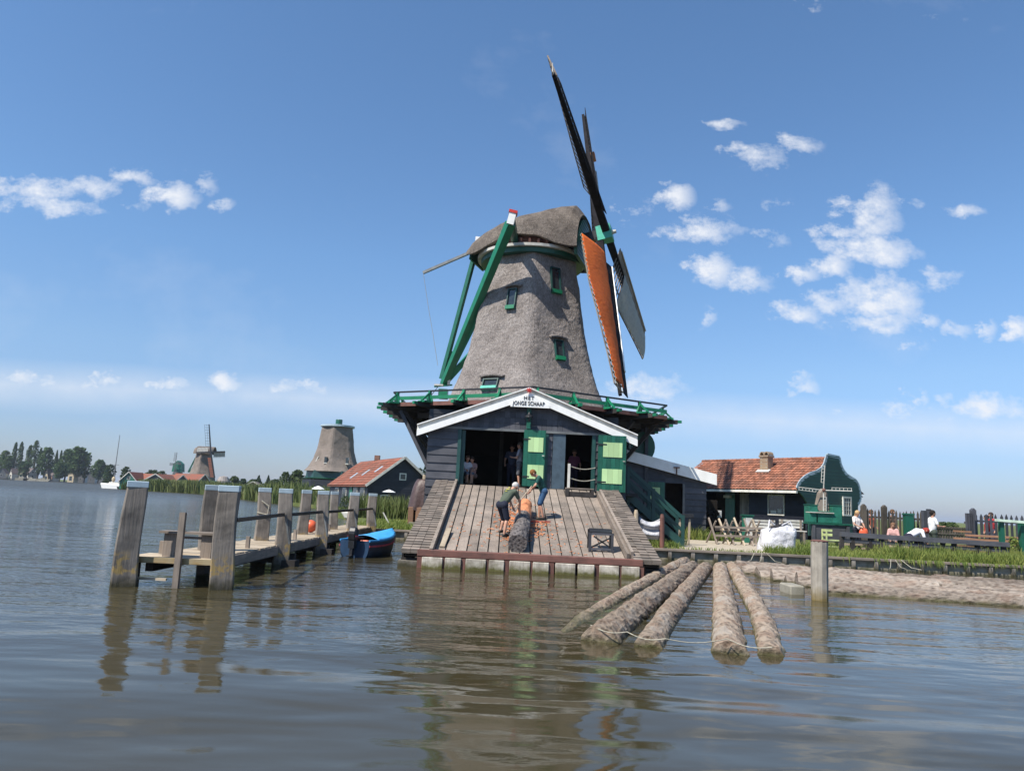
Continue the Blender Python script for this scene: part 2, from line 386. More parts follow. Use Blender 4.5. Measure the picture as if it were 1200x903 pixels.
# warp the cloud coordinates a little so outlines are ragged
wv = nn.new('ShaderNodeVectorMath'); wv.operation = 'MULTIPLY_ADD'; LK(nA.outputs['Color'], wv.inputs[0])
wv.inputs[1].default_value = (.075, .05, 0); LK(cmb.outputs[0], wv.inputs[2])
clouds = [ # photo x, y, half width, half height, density
 (850,146,22,8,.75),(888,180,32,15,.85),(938,170,24,12,.8),(915,190,14,14,.5),(793,230,19,17,1.0),(745,250,26,14,.55),(818,268,42,13,1.0),(846,242,14,8,.5),
 (835,316,22,19,1.0),(878,331,26,14,.8),(905,280,26,18,.45),(925,243,30,8,.35),(1022,248,30,24,1.0),(1062,240,28,10,.5),(990,272,28,9,.85),
 (1020,290,46,18,1.0),(975,308,22,16,.95),(940,318,20,10,.9),(1040,352,40,28,1.0),(1000,340,20,22,.8),(935,365,26,12,.9),(968,355,30,12,.8),(1030,378,40,12,.95),
 (1100,325,30,14,.6),(1132,250,22,7,.75),(1090,372,12,10,.8),(1122,385,20,12,.55),(1160,386,9,12,.7),(1192,384,14,16,1.0),(1075,400,16,9,.5),(832,372,9,11,.65),(943,453,16,12,.8),
 (1077,467,10,12,.8),(955,358,60,26,.3),(1140,250,8,4,.3),
 (50,222,66,13,.8),(60,240,60,9,.8),(90,218,50,10,.85),(150,206,30,10,.85),(205,228,26,15,1.0),(240,215,18,14,.6),(265,242,14,9,.6),(165,240,24,7,.45),(20,214,30,8,.6),(380,243,14,4,.25),(12,280,16,5,.3),
 (955,6,20,9,.45),(1110,22,26,8,.3),(20,446,26,10,.8),(60,446,24,9,.7),(130,447,30,8,.8),(200,448,30,9,.75),(262,450,24,11,.9),(322,453,28,9,.8),(372,455,24,8,.7),
 (765,455,36,14,.85),(1150,478,50,16,.8),(980,480,60,10,.4),(1095,485,60,12,.6)]
dens = None
for (x, y, a, b, d) in clouds:
    r0 = ray(x, y); q = (r0.x/r0.y+.0375, r0.z/r0.y+.025)
    sc_ = r0.y/FPX
    m = nn.new('ShaderNodeVectorMath'); m.operation = 'SUBTRACT'; LK(wv.outputs[0], m.inputs[0]); m.inputs[1].default_value = (q[0], q[1], 0)
    m2 = nn.new('ShaderNodeVectorMath'); m2.operation = 'MULTIPLY'; LK(m.outputs[0], m2.inputs[0]); k = FPX*.64
    m2.inputs[1].default_value = (k/a, k/b, 0)
    m3 = nn.new('ShaderNodeVectorMath'); m3.operation = 'LENGTH'; LK(m2.outputs[0], m3.inputs[0])
    g = wm('MULTIPLY', wm('SUBTRACT', 1.25, m3.outputs['Value'], clamp=True), d)
    dens = g if dens is None else wm('MAXIMUM', dens, g)
# low veil band of cumulus near the horizon: thin haze cloud between two elevations
def band(c, h, amt):
    t = wm('ABSOLUTE', wm('DIVIDE', wm('SUBTRACT', cb, c), h)); return wm('MULTIPLY', wm('SUBTRACT', 1.0, t, clamp=True), amt)
veil = wm('MULTIPLY', band(.124, .038, .62), wm('MULTIPLY_ADD', wnoise(6, 7, .62).outputs['Fac'], 1.7, -.15, clamp=True))
wisp = wm('MULTIPLY', wm('SUBTRACT', wnoise(2.2, 9, .62).outputs['Fac'], .55, clamp=True), .9)
fac = wm('SUBTRACT', wm('ADD', wm('MULTIPLY', dens, 1.05), wm('MULTIPLY', nA.outputs['Fac'], 2.5)), 1.62)
cl = wm('MULTIPLY', wm('MULTIPLY', fac, 1.15, clamp=True), wm('MULTIPLY', dens, 3.0, clamp=True))
cl = wm('MAXIMUM', cl, wm('MAXIMUM', veil, wisp))
cl = wm('MULTIPLY', cl, wm('GREATER_THAN', sp.outputs['Y'], .06))
cl = wm('MULTIPLY', cl, .93)
CLOUDC = (6.0, 6.2, 6.6, 1)
mix = nn.new('ShaderNodeMix'); mix.data_type = 'RGBA'; LK(cl, mix.inputs[0])
tint = nn.new('ShaderNodeMix'); tint.data_type = 'RGBA'; tint.blend_type = 'MULTIPLY'; tint.inputs[0].default_value = 1
LK(sky.outputs[0], tint.inputs[6])
hz = nn.new('ShaderNodeValToRGB'); e = hz.color_ramp.elements
for p_, c__ in ((.17, (.76, .87, 1.0)), (.30, (.80, .99, 1.13)), (.6, (.80, 1.02, 1.16))):
    q_ = e.new(p_); q_.color = (*c__, 1)
e[0].position = 0; e[0].color = (.46, .51, .72, 1); e[-1].color = (.8, 1.02, 1.16, 1)
q_ = e.new(.07); q_.color = (.58, .67, .90, 1)
LK(sp.outputs['Z'], hz.inputs[0]); LK(hz.outputs[0], tint.inputs[7])
LK(tint.outputs[2], mix.inputs[6]); mix.inputs[7].default_value = CLOUDC
LK(mix.outputs[2], bg.inputs[0]); bg.inputs[1].default_value = .109
SUN = bpy.data.lights.new('sun', 'SUN'); SUN.energy = 5.0; SUN.angle = radians(.55); SUN.color = (1, .94, .85)
so = bpy.data.objects.new('sun', SUN); col.objects.link(so)
sd = V((sin(SAZ)*cos(SEL), cos(SAZ)*cos(SEL), sin(SEL)))
so.rotation_euler = sd.to_track_quat('Z', 'Y').to_euler(); so.location = (-30, -20, 50)
vs = sc.view_settings; vs.view_transform = 'Standard'; vs.look = 'None'; vs.exposure = .45; vs.gamma = 1
# ------------------------------------------------------------ water
s = NT('river_water')
def wn(sx, sy, scale, det, rough=.5):
    return s.noise(scale, det, s.mapping((sx, sy, 1)), rough)
g = s.N('NewGeometry'); sp_ = s.N('SeparateXYZ'); s.L(g.outputs['Position'], sp_.inputs[0])
def mrange(v, a, b, c_, d): 
    m = s.N('MapRange'); m.inputs[1].default_value = a; m.inputs[2].default_value = b; m.inputs[3].default_value = c_; m.inputs[4].default_value = d
    s.L(v, m.inputs[0]); return m.outputs[0]
swell = wn(.32, 1.0, .75, 1, .4); mid = wn(.38, 1.0, 2.3, 1, .4); rip = wn(.5, 1.0, 7.5, 2, .5); fine = wn(.6, 1.0, 20, 2, .5)
patch = s.ramp(s.noise(.16, 3), [(.42, 0), (.62, 1)])
dist = mrange(sp_.outputs['Y'], 7.5, 13, 0, 1)              # the river is choppier away from the bank
left = mrange(sp_.outputs['X'], 0, -6, .38, 1.0)
rough_w = s.math('MULTIPLY', dist, left)
far = mrange(sp_.outputs['Y'], 18, 120, 1, 4)
h = s.math('ADD', s.math('MULTIPLY', swell, .085), s.math('MULTIPLY', mid, s.math('MULTIPLY_ADD', rough_w, .026, .018)))
h = s.math('ADD', h, s.math('MULTIPLY', rip, s.math('MULTIPLY', s.math('MULTIPLY_ADD', rough_w, .026, .0012), s.math('MULTIPLY_ADD', patch, .7, .6))))
h = s.math('ADD', h, s.math('MULTIPLY', fine, s.math('MULTIPLY', rough_w, .0055)))
h = s.math('MULTIPLY', h, far)
bp = s.N('Bump'); bp.inputs['Strength'].default_value = 1.0; bp.inputs['Distance'].default_value = 1.0; s.L(h, bp.inputs['Height'])
s.L(bp.outputs[0], s.b.inputs['Normal'])
s.L(s.mul((.055, .043, .020), (.040, .038, .022), 'MIX', s.noise(.2, 2)), s.b.inputs['Base Color'])
s.L(mrange(sp_.outputs['Y'], 14, 160, .012, .34), s.b.inputs['Roughness']); s.b.inputs['IOR'].default_value = 1.333; s.b.inputs['Specular IOR Level'].default_value = .40
M['water'] = s.m
mb = MB(); mb.add([(-6000, -60, WZ), (6000, -60, WZ), (6000, 9000, WZ), (-6000, 9000, WZ)], [(0, 1, 2, 3)])
tag(mb.build('river_water', 'water'), kind='structure')
# ------------------------------------------------------------ land
s = NT('grassy_ground')
n1 = s.noise(.6, 6); n2 = s.noise(9, 5)
c = s.mul((.09, .13, .035), (.17, .17, .07), 'MIX', s.ramp(n1, [(.35, 0), (.7, 1)]))
s.L(s.scale_col(c, s.math('MULTIPLY_ADD', n2, .9, .5)), s.b.inputs['Base Color']); s.b.inputs['Roughness'].default_value = .95
s.b.inputs['Specular IOR Level'].default_value = .1; s.bump(n2, .8, .1); M['ground'] = s.m
GZ_ = .65
def land(name, pts, z, mat='ground', zb=-.6):
    mb = MB(); mb.prism(pts, (0, 0, 0), X, Y_, Z, zb, z, tone=.5); return tag(mb.build(name, mat), kind='structure')
coast = [(6000, 27.15), (4.6, 27.15), (4.6, 31.65), (-6.95, 31.65), (-8.2, 41), (-9.6, 49), (-13, 57), (-18.5, 78), (-31, 100), (-47, 130), (-70, 170), (-88, 180), (-93, 190), (-92, 212), (-130, 420), (-130, 8800), (6000, 8800)]
land('ground', coast, GZ_)
land('far_bank', [(-2500, 420), (-330, 480), (-330, 510), (-250, 600), (-140, 690), (-135, 8800), (-5900, 8800), (-5900, 420)], .7)
mb = MB(); mb.prism([(5.0, 27.4), (11.2, 27.4), (11.6, 31), (12.5, 36.5), (7.2, 36.5), (6.6, 32.5), (4.8, 32)], (0, 0, 0), X, Y_, Z, GZ_-.1, GZ_+.012)
tag(mb.build('sand_path', 'sand'), kind='structure')
# ============================================================ THE SAWMILL
AX = V((.78, 39.2, 0))                                   # axis of the hexagonal tower
mill = thing('windmill', 'large thatched windmill with orange canvas on one sail, rising behind the saw shed', 'windmill', (AX.x, AX.y, GZ_))
prof = [(6.3, 4.72), (6.9, 4.62), (7.39, 4.44), (7.97, 4.2), (8.66, 3.95), (9.35, 3.72), (10.1, 3.52), (10.74, 3.38), (12.13, 3.14), (13.56, 2.90), (14.3, 2.76), (15.0, 2.66)]
def RZ(z):
    for (z0, r0), (z1, r1) in zip(prof, prof[1:]):
        if z <= z1: return r0+(r1-r0)*(z-z0)/(z1-z0)
    return prof[-1][1]
def hexr(phi):                                            # hexagon, slightly rounded corners, vertex towards -Y
    a = (phi+pi/2+pi/6) % (pi/3)-pi/6; a = (phi+pi/2) % (pi/3)
    a = min(a, pi/3-a)                                    # 0 at a vertex
    return .866/cos(pi/6-a) if a > .12 else .942+(1-(a/.12)**2)*.024
def tower_mesh(cx, cy, z0, z1, rf, nz=60, na=132, amp=.045):
    mb = MB(); vs = []
    for i in range(nz+1):
        z = z0+(z1-z0)*i/nz; R = rf(z)
        for k in range(na):
            ph = -pi/2+2*pi*k/na; r = R*hexr(ph)
            p = V((cx+r*cos(ph), cy+r*sin(ph), z)); d = noise.noise(p*1.1)*amp+noise.noise(p*5)*amp*.5
            vs.append(p+V((cos(ph), sin(ph), 0))*d)
    mb.add(vs, [(i*na+k, i*na+(k+1) % na, (i+1)*na+(k+1) % na, (i+1)*na+k) for i in range(nz) for k in range(na)], .5); return mb
tower = tower_mesh(AX.x, AX.y, 6.35, 15.0, RZ).build('tower', 'thatch', mill)
# windows set in the thatch; side -1 left facet, +1 right facet
def facet(side, z):
    n = V((side*.5, -.866, 0)); e = V((.866*side, .5, 0)); return V((AX.x, AX.y, z))+n*RZ(z)*.866, n, e
def tower_window(px0, py0, px1, py1, side, sill='brightgreen_x', hood=True):
    pm = None; z = 10
    for _ in range(12):
        p0, n, e = facet(side, z); p = hit((px0+px1)/2, (py0+py1)/2, p0, n); z = p.z
    dz = abs(hit((px0+px1)/2, py0, p0, n).z-hit((px0+px1)/2, py1, p0, n).z); dw = abs((hit(px0, (py0+py1)/2, p0, n)-hit(px1, (py0+py1)/2, p0, n)).dot(e))
    # lean of the facet
    q1, q0 = facet(side, z+.5)[0], facet(side, z-.5)[0]; u = (q1-q0).normalized(); nn_ = e.cross(u)*(1 if side < 0 else -1)
    if nn_.dot(n) < 0: nn_ = -nn_
    mb = MB(); t = .06
    for sx in (-1, 1): mb.box(p+e*sx*(dw/2-t/2)+nn_*.02, (t, .22, dz), (e, nn_, u))
    mb.box(p+u*(dz/2-t/2)+nn_*.02, (dw, .2, t), (e, nn_, u))
    fr = mb.build('window', 'darkgreen_z', tower)
    mb = MB(); mb.box(p-u*(dz/2-.08)+nn_*.06, (dw, .26, .2), (e, nn_, u)); mb.build('sill', sill, fr) if False else mb.build('window_sill', sill, tower)
    mb = MB(); mb.box(p+nn_*.015, (dw-.1, .08, dz-.1), (e, nn_, u))
    mb.build('window_opening', 'glass', tower)
    if hood:
        mb = MB(); mb.grid(lambda a, b: p+u*(dz/2+.05+.08*(1-(2*a-1)**2)+.12*b)+e*(a-.5)*(dw+.5)+nn_*(.20*(1-b)+.02), 8, 2)
        mb.build('thatch_hood', 'thatch', tower, solid=.07)
tower_window(595, 338, 605.5, 363, -1)
tower_window(645, 313, 656, 345, 1, hood=False)
tower_window(649.5, 398, 660, 423, 1)
tower_window(566, 443.5, 584, 458, -1, sill='teal')
# cap, in the frame of the wind shaft: a along the shaft (front, right), t towards the camera
SA, SI = radians(-17.5), radians(11.95)
a_ = V((cos(SA), sin(SA), 0)); t_ = V((sin(SA), -cos(SA), 0))
def capP(s_, t, z): return V((AX.x, AX.y, 0))+a_*s_+t_*t+Z*z
sec = [(-3.35, 1.15, 15.35, 15.75), (-2.9, 1.75, 15.1, 16.15), (-2.2, 2.25, 15.1, 16.5), (-1.2, 2.60, 15.48, 16.90), (-.2, 2.74, 15.74, 17.22), (.9, 2.68, 15.62, 17.5), (1.9, 2.5, 15.2, 17.78), (2.55, 2.3, 15.1, 17.8), (2.95, 2.15, 15.1, 17.3)]
mb = MB()
def capf(i_, j_):
    x = i_*(len(sec)-1); k = min(int(x), len(sec)-2); f = x-k
    S = [sec[k][q]+(sec[k+1][q]-sec[k][q])*f for q in range(4)]
    g = j_*2-1; c_ = abs(g); sg = 1 if g >= 0 else -1
    th = c_*pi/2
    tt = S[1]*(sin(th)**.80); zz = S[2]+(S[3]-S[2])*(cos(th)**.85 if cos(th) > 0 else 0)
    p = capP(S[0], sg*tt, zz)
    return p+V((0, 0, 1))*noise.noise(p*1.5)*.05+t_*sg*noise.noise(p*1.7)*.04
mb.grid(capf, 40, 40)
S0 = sec[-1]
mb.build('cap', 'thatchcap', mill, solid=.22)
# boarded front of the cap and rear boarding
mb = MB(); pf = [(-1.95, 14.75), (1.95, 14.75), (2.1, 15.3), (1.75, 16.2), (1.0, 16.95), (0, 17.35), (-1.0, 16.95), (-1.75, 16.2), (-2.1, 15.3)]
mb.boards(pf, V((AX.x, AX.y, 0))+a_*2.93, t_, Z, a_, .2, (.05, .03)); mb.prism(pf, V((AX.x, AX.y, 0))+a_*2.8, t_, Z, a_, 0, .12)
mb.build('cap_front', 'green_x', mill)
mb = MB(); mb.prism([(-1.1, 15.1), (1.1, 15.1), (.9, 15.7), (-.9, 15.7)], V((AX.x, AX.y, 0))+a_*-3.3, t_, Z, a_, 0, .1); mb.build('cap_back', 'green_x', mill)
# turning ring: green kerb, pale ring with dark rollers, reddish rafters' ends
mb = MB(); mb.lathe([(2.55, 14.78), (2.78, 14.78), (2.80, 15.02), (2.55, 15.02)], AX, 48); mb.build('kerb_ring', 'green_x', mill)
mb = MB(); mb.lathe([(2.6, 15.03), (2.98, 15.03), (3.0, 15.17), (2.6, 15.19)], AX, 48); mb.build('cap_ring', 'offwhite', mill)
mb = MB(); mb.lathe([(2.3, 15.19), (2.5, 15.19), (2.5, 15.72), (2.3, 15.72)], AX, 48); mb.build('ring_wall', 'redbrown_x', mill)
for k in range(38):
    ph = 2*pi*k/38; d = V((cos(ph), sin(ph), 0))
    if d.y > .4: continue
    mb = MB(); mb.beam(AX+d*2.3+Z*15.5, AX+d*2.82+Z*15.36, .11, .2); mb.build('rafter_end', 'redbrown_y', mill)
# cross beams (spruiten), tail pole and braces
ns_end = at(599, 256, 34.85)
nroot = capP(-.3, 2.2, 15.35)
mb = MB(); mb.beam(nroot, ns_end+(nroot-ns_end).normalized()*.35, .34, .34); sp1 = mb.build('cross_beam', 'green_y', mill)
dirn = (ns_end-nroot).normalized()
mb = MB(); e0 = at(597.5, 264, 34.85); e1 = at(601, 251, 34.85); mb.beam(e0, e1, .34, .4, upv=(0, 1, 0)); mb.build('beam_end', 'white', mill)
mb = MB(); mb.beam(e1, e1+(e1-e0).normalized()*.14, .42, .48, upv=(0, 1, 0)); mb.build('end_cap', 'red', mill)
fs_end = AX*2-V((ns_end.x, ns_end.y, 0)) - V((AX.x, AX.y, 0))*0; fs_end = V((2*AX.x-ns_end.x, 2*AX.y-ns_end.y, 0))+a_*-.6+Z*(ns_end.z-.1)
mb = MB(); mb.beam(capP(-.3, -2.2, 15.35), fs_end, .34, .34); mb.build('cross_beam', 'green_y', mill)
foot = at(520, 450, 41.0)
L1 = at(598, 262, 34.85)
mb = MB(); mb.beam(L1, foot, .40, .42, w2=.34, h2=.34); mb.build('long_brace', 'brightgreen_z', mill)
mb = MB(); mb.beam(fs_end, foot, .30, .30); mb.build('long_brace', 'brightgreen_z', mill)
s2 = at(559, 289, 40.0)
mb = MB(); mb.beam(s2, at(517.5, 444, 41.0), .22, .22); mb.build('tail_pole', 'green_z', mill)
mb = MB(); mb.beam(capP(-2.8, .3, 15.2), s2+V((-.15, -.1, .05)), .3, .26); mb.build('cross_beam', 'green_y', mill)
mb = MB(); mb.beam(s2, s2+V((.03, 0, .55)), .26, .26, upv=(0, 1, 0)); mb.box(s2+V((.22, -.05, .12)), (.3, .2, .16)); mb.build('beam_end', 'white', mill)
s3 = AX+a_*-2.9-t_*2.8+Z*15.2
mb = MB(); mb.beam(s3, foot+V((.2, .3, .5)), .2, .2); mb.build('short_brace', 'green_z', mill)
s4 = AX+a_*-4.8+Z*8.0
mb = MB(); mb.beam(at(530, 412, 41), at(521, 447, 41.05), .34, .34); mb.build('tail_shoe', 'brightgreen_z', mill)
pb0, pb1 = at(562, 291, 39.8), at(496, 319.5, 41)
mb = MB(); mb.beam(pb0, pb1, .13, .15); mb.build('brake_lever', 'iron', mill)
mb = MB(); mb.tube([pb1, at(502, 360, 41), at(508, 395, 41), at(513, 428, 41)], .012, 5); mb.build('brake_rope', 'rope', mill)
mb = MB(); mb.tube([at(517, 448, 41), at(500, 470, 40)], .02, 5); mb.build('anchor_chain', 'black', mill)
# winch at the tail foot
mb = MB(); mb.box(foot+V((0, .1, -.55)), (.5, .7, .5)); mb.beam(foot+V((-.5, -.25, -.2)), foot+V((.5, -.2, -.05)), .08, .08); mb.build('tail_winch', 'brightgreen_x', mill)
mb = MB(); mb.box(foot+V((.3, -.25, .1)), (.14, .14, .35)); mb.box(foot+V((-.25, -.3, -.1)), (.5, .07, .09)); mb.build('winch_collar', 'offwhite', mill)
# stage (hexagonal gallery)
SR = 7.6; SX = V((.92, 39.2, 0)); SZ = 6.50
hexv = [SX+V((SR*sin(pi/3*k), -SR*cos(pi/3*k), 0)) for k in range(6)]     # 0 = front vertex, 1 = right front ...
mb = MB()
inner = [AX+V((4.35*sin(pi/3*k), -4.35*cos(pi/3*k), 0)) for k in range(6)]
for k in range(6):
    o0, o1, i0, i1 = hexv[k], hexv[(k+1) % 6], inner[k], inner[(k+1) % 6]
    n = 17
    for j in range(n):
        f0, f1 = j/n, (j+.94)/n
        q = [o0.lerp(i0, f0), o1.lerp(i1, f0), o1.lerp(i1, f1), o0.lerp(i0, f1)]
        mb.prism([(p.x, p.y) for p in q], (0, 0, 0), X, Y_, Z, SZ-.06, SZ)
mb.build('stage_deck', 'darkwood_x', mill)
mb = MB()
for k in range(6):
    o0, o1 = hexv[k], hexv[(k+1) % 6]; mb.beam(o0+Z*(SZ-.10), o1+Z*(SZ-.10), .10, .18)
mb.build('deck_edge', 'redbrown_x', mill)
RH = .50
rail = MB(); mid = MB()
def outw(k): return V((sin(pi/3*(k+.5)), -cos(pi/3*(k+.5)), 0))
body_r = 4.6
for k in range(6):
    o0, o1 = hexv[k], hexv[(k+1) % 6]; n = outw(k)
    rail.beam(o0+Z*(SZ+RH), o1+Z*(SZ+RH), .09, .07); mid.beam(o0+Z*(SZ+.20), o1+Z*(SZ+.20), .05, .16)
    for j in range(4 if k not in (2, 3) else 4):
        p = o0.lerp(o1, (j+.12)/4 if k in (0, 5) else (j+.5)/4); nd = (p-V((SX.x, SX.y, 0))).normalized()
        if k in (1, 4): nd = n
        mb = MB(); mb.beam(p-nd*3.2+Z*(SZ-.28), p+nd*.75+Z*(SZ-.18), .16, .20); jb = mb.build('stage_joist', 'brightgreen_y' if False else 'darkwood_y', mill)
        mb = MB(); mb.beam(p+nd*.08+Z*(SZ-.175), p+nd*.95+Z*(SZ-.155), .15, .13); mb.build('joist_end', 'brightgreen_y', mill)
        mb = MB(); mb.beam(p+Z*(SZ-.05), p+Z*(SZ+RH), .12, .12, upv=nd)
        mb.beam(p+Z*(SZ+RH-.08), p+nd*.55+Z*(SZ-.08), .09, .07); e_ = Z.cross(nd)
        mb.beam(p+Z*(SZ+RH-.1)+e_*.0, p+e_*.22+Z*(SZ-.05), .07, .06); mb.beam(p+Z*(SZ+RH-.1), p-e_*.22+Z*(SZ-.05), .07, .06)
        mb.box(p+nd*.25+Z*(SZ-.04), (.5, .5, .08), (e_, nd, Z)); mb.build('railing_post', 'brightgreen_z', mill)
        # strut from the body up to the stage edge
        q = V((SX.x, SX.y, 0))+(p-V((SX.x, SX.y, 0)))*.62
        if k in (0, 1, 4, 5):
            mb = MB(); mb.beam(q+Z*3.4, p-nd*.35+Z*(SZ-.38), .16, .18); mb.build('stage_strut', 'darkwood_z', mill)
rail.build('handrail', 'black', mill); mid.build('mid_rail', 'brightgreen_x', mill)
# girders ringed under the deck
mb = MB()
for f in (.62, .82):
    hv = [V((SX.x, SX.y, 0))+(p-V((SX.x, SX.y, 0)))*f for p in hexv]
    for k in range(6): mb.beam(hv[k]+Z*(SZ-.50), hv[(k+1) % 6]+Z*(SZ-.50), .18, .24)
mb.build('under_girder', 'darkwood_x', mill)
# tarred base under the stage
mb = MB(); x0, x1, y0, y1 = -3.75, 5.0, 34.2, 44.5
for (o, u, n, wd) in ((V((x0, y0, 0)), X, F_, x1-x0), (V((x0, y1, 0)), -Y_, -X, y1-y0), (V((x1, y0, 0)), Y_, X, y1-y0), (V((x1, y1, 0)), -X, Y_, x1-x0)):
    mb.boards(rect(0, wd, GZ_, 6.15), o, u, Z, n, .24)
    mb.prism(rect(.0, wd, GZ_, 6.15), o, u, Z, n, -.12, -.002)
mb.build('base_wall', 'black', mill)
mb = MB()
for sx, k in ((-1, 4), (1, 1)):      # slanting boarded flank on the left, upright posts on the right
    if sx < 0:
        a0, a1 = hexv[5]+V((.35, .2, SZ-.34)), hexv[5]+V((2.35, .0, 2.6)); b0, b1 = hexv[4]+V((.35, 0, SZ-.34)), hexv[4]+V((2.35, 0, 2.6))
        for j in range(9):
            f = j/8; mb.beam(a0.lerp(b0, f), a1.lerp(b1, f), .26, .16)
mb.build('flank_strut', 'tar_z', mill)
for px in (744.5, 752.5, 757.5):
    p = at(px, 520, 37.5+(757-px)*.1); mb = MB(); mb.beam(V((p.x, p.y, 1)), V((p.x, p.y, SZ-.4)), .16, .16); mb.build('stage_post', 'tar_z', mill)
p = at(752, 524, 38); mb = MB(); mb.lathe([(.0, -.25), (.62, -.25), (.62, .25), (0, .25)], (0, 0, 0), 20)
mb.v = [p+V((v.x, v.z*1.4, v.y*1.25)) for v in mb.v]; mb.build('hoist_wheel', 'green_z', mill)
# ---- sails
R_ = 10.15; hub = V((4.50, 38.0, 16.44))
sh = V((cos(SA)*cos(SI), sin(SA)*cos(SI), sin(SI))); un = t_.copy(); wu = sh.cross(un)
if wu.z < 0: wu = -wu
mb = MB(); mb.beam(hub-sh*2.2, hub+sh*.45, .5, .5); mb.build('wind_shaft', 'black', mill)
mb = MB(); mb.box(hub+sh*.1, (.78, .78, .8), (sh, un, wu)); mb.build('hub', 'teal', mill)
mb = MB(); mb.tube([hub+sh*.45, hub+sh*.72], [.13, .09], 10); mb.build('hub_nose', 'offwhite', mill)
ALF = radians(68.25)
for k in range(4):
    th = ALF+k*pi/2; e = un*sin(th)+wu*cos(th); lead = un*cos(th)-wu*sin(th)       # direction of rotation
    off = sh*(.22 if k % 2 == 0 else -.22)
    H0 = hub+off
    root = MB(); root.beam(H0, H0+e*R_, .36, .40, upv=sh, w2=.17, h2=.15)
    sail = root.build('sail_stock', 'pitch_z', mill)
    def P(r, c_, depth=0.0):            # r along stock, c_ chord (+ leading), weather twist
        be = radians(25-14*(r/R_)); c_ = c_*(1-(.55 if k == 1 else .18)*max(0, r/R_-.45)/.55) if c_ < 0 else c_; ch = lead*cos(be)+sh*sin(be); nn2 = sh*cos(be)-lead*sin(be)
        return H0+e*r+ch*c_+nn2*(.12+depth)
    r0, r1 = 1.9, R_-.12; wd = 1.95
    bars = MB()
    nb = 27
    for i in range(nb):
        r = r0+(r1-r0)*i/(nb-1); bars.beam(P(r, .05), P(r, -wd), .05, .045)
    for cc in (-.62, -1.28, -wd):
        for i in range(14):
            ra, rb = r0+(r1-r0)*i/14, r0+(r1-r0)*(i+1)/14; bars.beam(P(ra, cc), P(rb, cc), .05, .05)
    bars.build('sail_lattice', 'grey_x' if k != 3 else 'darkwood_x', sail)
    lb = MB(); 
    for i in range(12):
        ra, rb = r0+(r1-r0)*i/12+.02, r0+(r1-r0)*(i+1)/12
        lb.add([P(ra, .12, .03), P(rb, .12, .03), P(rb, .62, .03), P(ra, .62, .03), P(ra, .12, 0), P(rb, .12, 0), P(rb, .62, 0), P(ra, .62, 0)], [(0, 1, 2, 3), (7, 6, 5, 4), (0, 4, 5, 1), (1, 5, 6, 2), (2, 6, 7, 3), (3, 7, 4, 0)])
    lb.build('leading_board', 'pitch_x' if k != 2 else 'grey_x', sail)
    if k in (1, 2):
        cv = MB(); top = r0-.5 if k == 1 else r0+1.6
        def cvf(i_, j_):
            r = top+(r1-top-.15)*i_; wdt = (wd+.06)*((1-.10*max(0, (i_-.35)/.65)**1.25) if k == 1 else 1)
            sag = .10*sin(pi*j_)*(.75+.25*sin(i_*17))+.012*sin(i_*47+j_*7)
            return P(r, -.02-wdt*j_, .10+sag)
        cv.grid(cvf, 60, 14); cv.build('canvas', 'orangesail' if k == 1 else 'greysail', sail, smooth=True, solid=.012)
        if k == 1:
            fr = MB()
            for i in range(30):
                r = top+(r1-top)*i/30; wdt = (wd+.06)*(1-.10*max(0, (i/30-.35)/.65)**1.25)
                fr.tube([P(r, -wdt, .12), P(r+.17, -wdt-.10, .05), P(r+.34, -wdt, .12)], .014, 4)
            fr.build('lacing', 'rope', sail)
            st = MB(); st.beam(P(2.0, .62, .06), P(8.6, .56, .06), .04, .20, upv=lead); st.build('white_edge', 'white', sail)
        else:
            st = MB(); st.beam(P(2.2, .60, .06), P(r1, .56, .06), .05, .12, upv=lead); st.build('white_edge', 'offwhite', sail)
    if k == 3:
        cv = MB(); cv.grid(lambda i_, j_: P(r0+(5.2-r0)*i_, -.05-.3*j_*(1-.4*i_), .12+.12*sin(pi*j_)), 20, 6); cv.build('rolled_canvas', 'greysail', sail, solid=.02)
        fg = MB(); q = P(6.4, -.1, .1); fg.box(q, (.35, .3, .5), (sh, un, wu)); fg.build('canvas_bundle', 'orangewood', sail)
    if k == 0:
        lr = MB(); lr.tube([H0+e*(R_-.1), H0+e*(R_+.12), H0+e*(R_+.15)+Z*.38], [.05, .03, .012], 5); lr.build('tip_rod', 'offwhite', sail)
# ============================================================ SAW SHED
FY = 28.0; FL = 2.62
def W(px, py, Y=FY): return at(px, py, Y)
shed = thing('saw_shed', 'dark boarded saw shed with white gable trim and name board above the ramp', 'shed', (.66, FY, GZ_))
O = V((0, FY, 0)); gx, gz, gs = .66, 6.20, .385
def roofz(x): return gz-gs*abs(x-gx)
XL, XR = W(500, 540).x, 4.45
dl, d1, d2, d3, d4 = W(537, 540).x, W(641, 540).x, W(646.5, 540).x, W(662, 540).x, W(695, 540).x
dtop = W(575, 503.5).z
mb = MB()
mb.boards([(XL, 1.9), (dl, 1.9), (dl, roofz(dl)-.06), (XL, roofz(XL)-.06)], O, X, Z, F_, .30, (.05, .015)); mb.build('left_wall', 'tar_x', shed)
mb = MB(); mb.boards(rect(d1-.02, d2, 2.3, dtop), O, X, Z, F_, .30, (.05, .015)); mb.build('middle_wall', 'tar_x', shed)
mb = MB(); mb.boards([(d4, 2.3), (XR, 2.3), (XR, roofz(XR)-.05), (d4+.8, dtop), (d4, dtop)], O, X, Z, F_, .30, (.05, .015)); mb.build('right_wall', 'tar_x', shed)
mb = MB(); gp = [(dl-.05, dtop+.05), (XR-.3, dtop+.05), (XR-.3, roofz(XR-.3)-.05), (gx, gz-.05), (dl-.05, roofz(dl-.05)-.05)]
b = dtop+.05
